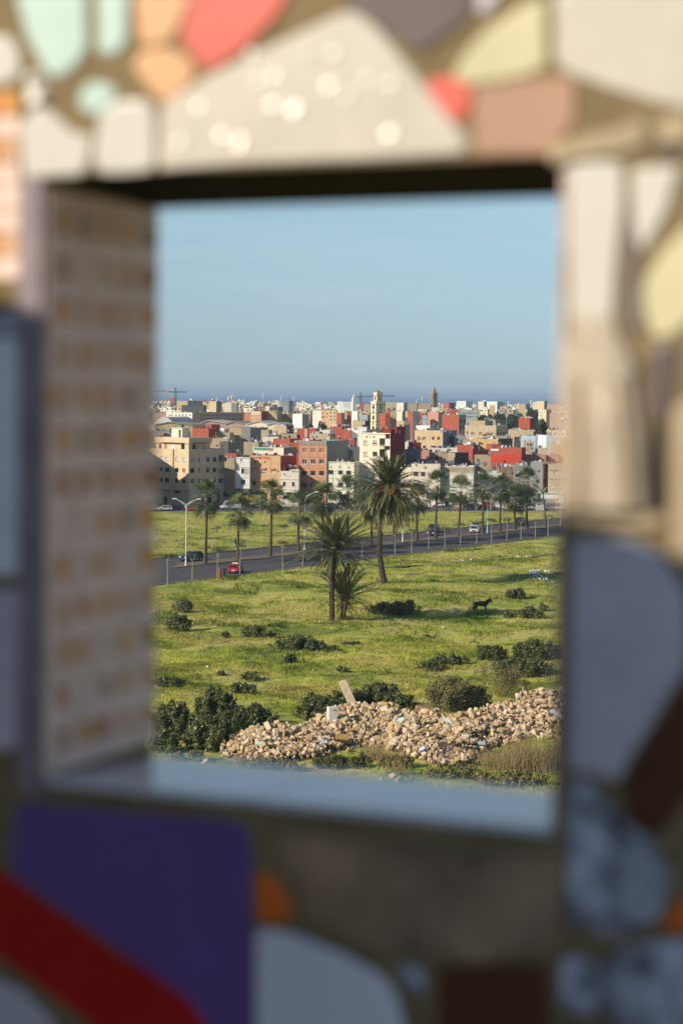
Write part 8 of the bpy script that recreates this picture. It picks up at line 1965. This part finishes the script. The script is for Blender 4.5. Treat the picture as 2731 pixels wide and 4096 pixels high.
	# yellow box truck
	p = s('F', 40, 1238); root = empty('box_truck', p, st, 'yellow box truck with a blue cab parked among the dark trees', 'truck'); YL = mat('truck_yellow', (.80, .60, .08), rough=.5, var=.08, scale=1)
	b = MB(); b.box((-1.2, 0, 2.15), (6.2, 2.3, 2.7)); b.build('cargo_box', YL, root); b = MB(); b.box((-1.2, 0, 3.53), (6.3, 2.36, .06)); b.box((-1.2, -1.17, .83), (6.3, .03, .1)); b.box((1.0, -1.17, 2.15), (.07, .03, 2.6)); b.box((-4.28, -1.17, 2.15), (.07, .03, 2.7)); b.build('box_trim', METAL, root)
	b = MB(); b.prism([(2.05, .6), (3.75, .6), (3.75, 1.5), (3.45, 2.35), (2.05, 2.4)], Vector((0, 0, 0)), Vector((1, 0, 0)), Vector((0, 0, 1)), Vector((0, -1, 0)), -1.05, 1.05, 0, bev=.05); cb = b.build('cab', BL, root); b = MB(); b.box((2.9, -1.06, 1.85), (.8, .03, .6)); b.box((2.9, 1.06, 1.85), (.8, .03, .6)); b.build('window', GLASS, cb)
	for x in (-3.2, 2.8):
		for sd_ in (-1, 1): b = MB(); b.tube([(x, sd_ * .75, .45), (x, sd_ * 1.08, .45)], .45, 14); w_ = b.build('wheel', TYRE, root); b = MB(); b.tube([(x, sd_ * 1.081, .45), (x, sd_ * 1.1, .45)], .24, 10); b.build('rim', RIM, w_)
	b = MB(); b.box((-.4, 0, .68), (7.8, .9, .2)); b.build('chassis', BLACKP, root)
	# street furniture: white barrier rails and a cabinet
	for (z, X0, X1, Y, lab) in [('F', 1290, 1480, 1235, 'white tubular barrier before the blue cars'), ('F', 830, 885, 1250, 'small white rail at the double lamp foot')]:
		a = s(z, X0, Y); c = s(z, X1, Y); root = empty('barrier', a, 0, lab, 'barrier'); v = c - a; b = MB(); b.tube([Vector((0, 0, 1.0)), v + Vector((0, 0, 1.0))], .06, 5); b.tube([Vector((0, 0, .5)), v + Vector((0, 0, .5))], .04, 5); b.build('rail', WHITE, root)
		for k in range(5): b = MB(); q = v * (k / 4); b.tube([q, q + Vector((0, 0, 1.05))], .05, 5); b.build('post', WHITE, root)
	q = s('H', 1228, 1172); root = empty('utility_cabinet', q, 0, 'grey white utility cabinet beside the young palm', 'cabinet'); b = MB(); b.box((0, 0, 1.2), (2.6, .9, 2.3)); b.box((0, 0, 2.39), (2.8, 1.1, .08)); b.build('cabinet_body', mat('cabinet_grey', (.50, .49, .44), rough=.7, var=.1, scale=2), root); b = MB(); b.box((0, -.465, 1.15), (.04, .02, 2)); b.build('door_seam', BLACKP, root)
	# low white garden wall at the right
	a = ground(*zp('H', 610, 1128), .13); c = ground(*zp('H', 740, 1128), .13); tz = at(*zp('H', 610, 940), a.y).z; root = empty('garden_wall', (a + c) / 2, 0, 'white garden wall with a gateway behind the right palms', 'wall'); v = (c - a) / 2; b = MB(); b.box((0, 0, (tz - .13) / 2), (v.length * 2, .3, tz - .13)); b.box((0, 0, tz - .05), (v.length * 2 + .3, .5, .16)); b.build('wall_body', wallmat('white'), root)
	a = ground(*zp('H', 690, 1120), .13); a = at(*zp('H', 860, 930), 552); root = empty('roller_wall', (a.x + 2, 552, 0), 0, 'low white building front behind the street palms at the right', 'wall'); b = MB(); b.box((0, 0, a.z / 2), (24, .3, a.z)); b.box((0, -.1, a.z), (24.3, .8, .16)); b.build('wall_body', wallmat('white'), root)
	for k in range(4): b = MB(); b.box((-9 + k * 6, -.16, 1.5), (3.2, .02, 2.6)); b.build('shutter_door', SHUT, root)
cars()
# ------------------------------------------------------------------ people and the horse
def skin_mesh(name, verts, edges, radii, m, parent, root_i=0, sub=1, label=None):
	me = bpy.data.meshes.new(name); me.from_pydata([tuple(v) for v in verts], edges, []); me.update()
	o = link(name, me, parent)
	md = o.modifiers.new('skin', 'SKIN'); md.use_smooth_shade = True
	for i, r in enumerate(radii):
		sv = me.skin_vertices[0].data[i]; sv.radius = (r, r) if not isinstance(r, tuple) else r; sv.use_root = (i == root_i)
	if sub: sb = o.modifiers.new('sub', 'SUBSURF'); sb.levels = sub; sb.render_levels = sub
	dg = bpy.context.evaluated_depsgraph_get(); ev = o.evaluated_get(dg); nm = bpy.data.meshes.new_from_object(ev); o.modifiers.clear(); o.data = nm; nm.materials.clear(); nm.materials.append(m)
	nm.polygons.foreach_set('use_smooth', [True] * len(nm.polygons)); nm.name = name
	return o
SKIN = mat('skin', (.36, .20, .13), rough=.6, var=.05, scale=5); HAIR = mat('dark_hair', (.02, .015, .012), rough=.8, var=0)
def person(pos, rz, label, top, bottom, scarf=None, robe=False, stride=.0, arm=(.25, .25), sc=1.0, trousers=None):
	root = empty('person', pos, rz, label, 'person')      # faces +x
	V_ = []; E = []; Rr = []
	def add(p, r, par=None):
		V_.append(p); Rr.append(r)
		if par is not None: E.append((par, len(V_) - 1))
		return len(V_) - 1
	pel = add((0, 0, .93), .13); ab = add((0, 0, 1.08), .115, pel); ch = add((0, 0, 1.28), .135, ab); nk = add((0, 0, 1.46), .055, ch); jaw = add((.015, 0, 1.53), .07, nk); hd = add((.01, 0, 1.61), .092, jaw); tp = add((.0, 0, 1.67), .07, hd)
	for s in (-1, 1):
		sh = add((0, s * .17, 1.40), .058, ch); k = stride * s * -.5; b_ = arm[0] if s < 0 else arm[1]
		el = add((k * .5 - .02, s * .22, 1.13), .042, sh); wr = add((k * .5 + b_ * .9, s * .20, .92 + b_ * .7), .028, el); pm = add((k * .5 + b_ * .9 + .05, s * .20, .85 + b_ * .7), .030, wr)
		for q in range(4):
			f1 = add((k * .5 + b_ * .9 + .035 + .014 * q, s * (.20 - .004 * q), .80 + b_ * .7), .0095, pm); f2 = add((k * .5 + b_ * .9 + .045 + .013 * q, s * .19, .765 + b_ * .7 + (.008 if q in (0, 3) else 0)), .008, f1)
		t1 = add((k * .5 + b_ * .9 + .085, s * .185, .85 + b_ * .7), .010, pm); add((k * .5 + b_ * .9 + .10, s * .18, .82 + b_ * .7), .008, t1)
		kk = stride * s * .5
		hp = add((0, s * .09, .86), .085, pel); kn = add((kk * .45 + .02, s * .10, .48), .058, hp); an = add((kk * .9 - .02, s * .10, .09), .038, kn); add((kk * .9 + .13, s * .105, .035), .033, an)
	body = skin_mesh('body', V_, E, Rr, SKIN, root, sub=1)
	# face: nose, eyes, mouth
	b = MB(); b.hexa([(.09, -.014, 1.575), (.125, -.012, 1.575), (.125, .012, 1.575), (.09, .014, 1.575), (.088, -.008, 1.62), (.098, -.006, 1.62), (.098, .006, 1.62), (.088, .008, 1.62)]); b.build('nose', SKIN, root)
	for s in (-1, 1): b = MB(); b.lathe((.088, s * .034, 1.617), [(.0, -.009), (.011, 0), (.0, .009)], 6); b.build('eye', HAIR, root)
	b = MB(); b.box((.083, 0, 1.543), (.012, .045, .01)); b.build('mouth', mat('lips', (.30, .10, .08), rough=.5, var=0), root)
	def sleeve(s, m):
		k = stride * s * -.5; b_ = arm[0] if s < 0 else arm[1]; b = MB(); b.tube([(0, s * .13, 1.41), (0, s * .19, 1.40), (k * .5 - .02, s * .225, 1.13), (k * .5 + b_ * .8, s * .20, .96 + b_ * .62)], [.07, .082, .068, .058], 8); b.build('sleeve', m, root, smooth=True)
	for s in (-1, 1): sleeve(s, top)
	if robe:
		b = MB(); n = 14; prof = [(.06, .09, 1.47), (.14, .22, 1.41), (.17, .23, 1.25), (.17, .21, 1.05), (.20, .23, .85), (.22, .26, .45), (.25, .29, .10)]; base = len(b.v)
		for (rx, ry, z) in prof:
			for k in range(n): a = 2 * PI * k / n; w = 1 + .05 * math.cos(a * 5) * (1.4 - z); b.v.append((rx * w * math.cos(a), ry * w * math.sin(a), z))
		for l in range(len(prof) - 1):
			for k in range(n): b.f.append((base + l * n + k, base + (l + 1) * n + k, base + (l + 1) * n + (k + 1) % n, base + l * n + (k + 1) % n)); b.m.append(0)
		b.build('robe', top, root, smooth=True)
	else:
		b = MB(); n = 12; prof = [(.07, .10, 1.47), (.14, .20, 1.41), (.155, .20, 1.25), (.145, .18, 1.05), (.155, .19, .84)]; base = 0
		for (rx, ry, z) in prof:
			for k in range(n): a = 2 * PI * k / n; b.v.append((rx * math.cos(a), ry * math.sin(a), z))
		for l in range(len(prof) - 1):
			for k in range(n): b.f.append((l * n + k, (l + 1) * n + k, (l + 1) * n + (k + 1) % n, l * n + (k + 1) % n)); b.m.append(0)
		b.build('jacket', top, root, smooth=True)
		b = MB()
		for s in (-1, 1): kk = stride * s * .5; b.tube([(0, s * .085, .92), (kk * .1, s * .09, .80), (kk * .45 + .02, s * .10, .48), (kk * .9 - .02, s * .10, .09)], [.12, .115, .085, .07], 8)
		b.build('trousers', bottom, root, smooth=True)
	hm = scarf or HAIR; b = MB(); n = 12
	rows = [(.075 * math.sin(a) * 1.45 + .0, a) for a in [i * PI / 10 for i in range(1, 8)]]
	for i_, (r, a) in enumerate(rows):
		z = 1.61 + .115 * math.cos(a)
		for k in range(n): t = 2 * PI * k / n; b.v.append((-.018 + r * 1.02 * math.cos(t) * (.80 if math.cos(t) > .3 else 1.05), r * math.sin(t), z - (.05 if scarf and i_ > 4 else 0)))
	for l in range(len(rows) - 1):
		for k in range(n):
			t = 2 * PI * (k + .5) / n
			if l >= 2 and math.cos(t) > .35: continue
			b.f.append((l * n + k, (l + 1) * n + k, (l + 1) * n + (k + 1) % n, l * n + (k + 1) % n)); b.m.append(0)
	b.f.append(tuple(range(n))); b.m.append(0)
	b.build('headscarf' if scarf else 'hair', hm, root, smooth=True)
	b = MB()
	for s in (-1, 1): kk = stride * s * .5; b.box((kk * .9 + .05, s * .105, .035), (.28, .10, .08))
	b.build('shoes', BLACKP, root)
	root.scale = (sc,) * 3
	return root
def people():
	rust = mat('rust_robe', (.34, .10, .035), rough=.9, var=.1, scale=6); navy = mat('navy_cloth', (.02, .022, .04), rough=.9, var=.1, scale=6); blk = mat('black_cloth', (.018, .018, .02), rough=.9, var=.1, scale=6); wht = mat('white_cloth', (.65, .65, .62), rough=.9, var=.05, scale=6); redc = mat('red_cloth', (.30, .03, .03), rough=.9, var=.1, scale=6); beig = mat('beige_scarf', (.50, .34, .22), rough=.9, var=.05, scale=6)
	g = lambda z, X, Y, h=.03: ground(*zp(z, X, Y), h)
	person(gp(*zp('a', 755, 1085)), R_(-60), 'person in a long rust orange robe and headscarf walking at the road edge', rust, rust, scarf=rust, robe=True, stride=.25, sc=1.06)
	person(gp(*zp('a', 803, 1070)), R_(-120), 'person in dark navy clothes standing beside the one in the orange robe', navy, blk, scarf=navy, robe=False, stride=.2, sc=.98)
	person(gp(*zp('a', 918, 762)), R_(160), 'person in a dark jacket and white trousers on the meadow behind the second avenue palm', blk, wht, stride=.3, sc=1.05)
	person(g('H', 600, 1178), R_(0), 'person in dark red clothes striding along the back street at the right', redc, blk, stride=.55, sc=1.1)
	person(g('G', 1362, 1232), R_(90), 'person in red standing between white hatchback and dark car', redc, blk, sc=1.1)
	person(g('c', 1070, 565), R_(180), 'person in black standing on the grass beside the tallest slender palm', blk, blk, sc=1.2)
	person(g('G', 1495, 1222), R_(180), 'person in dark blue by the street tree right of the awning', navy, navy, stride=.2, sc=1.1)
	person(g('E', 1245, 1138), R_(200), 'person in white standing behind the white van', wht, navy, sc=1.1)
	person(g('F', 545, 1110), R_(180), 'person in orange clothes under the green awning', rust, blk, sc=1.1)
people()
def bicycle():
	g = ground(*zp('b', 1150, 915), .18); root = empty('bicycle', g, R_(10), 'bicycle parked on the median behind the tall date palm', 'bicycle'); m = BLACKP
	for x in (-.52, .52):
		b = MB(); pts = [(x + .33 * math.cos(a), 0, .34 + .33 * math.sin(a)) for a in [2 * PI * k / 16 for k in range(17)]]; b.tube(pts, .02, 4, 0, False); w = b.build('wheel', TYRE, root); b = MB(); b.tube([(x, -.04, .34), (x, .04, .34)], .03, 6); b.build('hub', METAL, w)
	b = MB(); q = [(-.52, 0, .34), (-.1, 0, .34), (.4, 0, .85), (-.2, 0, .85), (-.52, 0, .34)]; b.tube(q, .025, 5, 0, False); b.tube([(-.1, 0, .34), (-.22, 0, .95)], .025, 5); b.tube([(.52, 0, .34), (.38, 0, .98)], .025, 5); b.build('frame', m, root)
	b = MB(); b.box((-.23, 0, .97), (.24, .12, .05)); b.build('saddle', m, root); b = MB(); b.tube([(.33, -.28, 1.0), (.38, 0, 1.02), (.33, .28, 1.0)], .018, 5); b.build('handlebar', METAL, root)
bicycle()
def horse():
	g = gp(*zp('c', 640, 1568)); root = empty('horse', g, R_(6), 'dark brown horse standing in the grass facing right', 'horse')
	coat = mat('dark_bay_coat', (.020, .010, .007), rough=.5, var=.3, scale=1.5, spec=.35); mane = mat('black_mane', (.01, .009, .008), rough=.7, var=0)
	V_ = []; E = []; Rr = []
	def add(p, r, par=None):
		V_.append(p); Rr.append(r)
		if par is not None: E.append((par, len(V_) - 1))
		return len(V_) - 1
	bar = add((.0, 0, 1.06), (.36, .36)); loin = add((-.38, 0, 1.12), (.34, .34), bar); cr = add((-.72, 0, 1.14), (.34, .34), loin); rump = add((-.95, 0, 1.04), (.24, .26), cr)
	gir = add((.32, 0, 1.05), (.37, .38), bar); sh = add((.56, 0, 1.14), (.32, .37), gir); n1 = add((.78, 0, 1.34), (.25, .30), sh); n2 = add((.98, 0, 1.54), (.20, .24), n1); pol = add((1.14, 0, 1.68), (.15, .17), n2)
	h1 = add((1.25, 0, 1.60), (.145, .16), pol); h2 = add((1.35, 0, 1.44), (.115, .125), h1); h3 = add((1.42, 0, 1.29), (.085, .09), h2); add((1.44, 0, 1.22), .065, h3)
	for s in (-1, 1):
		dx = .05 * s
		a = add((.52, s * .15, .88), .17, gir); e = add((.54 + dx, s * .16, .70), .115, a); k = add((.56 + dx, s * .16, .45), .075, e); f = add((.55 + dx, s * .16, .18), .052, k); p = add((.57 + dx, s * .16, .09), .036, f); add((.60 + dx, s * .16, .03), .048, p)
		dx = -.10 * s
		a = add((-.80, s * .15, .88), .24, cr); st = add((-.68 + dx * .5, s * .16, .74), .17, a); hk = add((-.93 + dx, s * .16, .50), .085, st); f = add((-.88 + dx, s * .16, .19), .056, hk); p = add((-.85 + dx, s * .16, .09), .038, f); add((-.82 + dx, s * .16, .03), .05, p)
		add((1.17, s * .07, 1.83), .022, pol)
	skin_mesh('body', V_, E, Rr, coat, root, sub=2)
	b = MB()
	for k in range(46):
		y = random.uniform(-.06, .06); x = -1.02 + random.uniform(-.05, .02); b.tube([(-.98, y * .4, 1.22), (x - .10, y, 1.0), (x - .06 + random.uniform(-.05, .05), y * 1.6, .35 + random.uniform(-.1, .2))], [.018, .022, .006], 3)
	b.build('tail', mane, root)
	b = MB()
	for k in range(60):
		u = k / 59; p = Vector((.62, 0, 1.46)).lerp(Vector((1.17, 0, 1.84)), u); s = random.choice((-1, 1)); b.tube([p, p + Vector((-.02, s * .08, .02)), p + Vector((-.04 + random.uniform(-.04, .04), s * .12, -.22))], [.02, .02, .005], 3)
	for k in range(10): b.tube([(1.17, 0, 1.80), (1.29, random.uniform(-.04, .04), 1.76), (1.36, random.uniform(-.05, .05), 1.56)], [.018, .018, .004], 3)
	b.build('mane', mane, root); root.scale = (1.08,) * 3
	for s in (-1, 1): b = MB(); b.lathe((1.30, s * .088, 1.60), [(0, -.02), (.018, 0), (0, .02)], 6); b.build('eye', BLACKP, root)
horse()
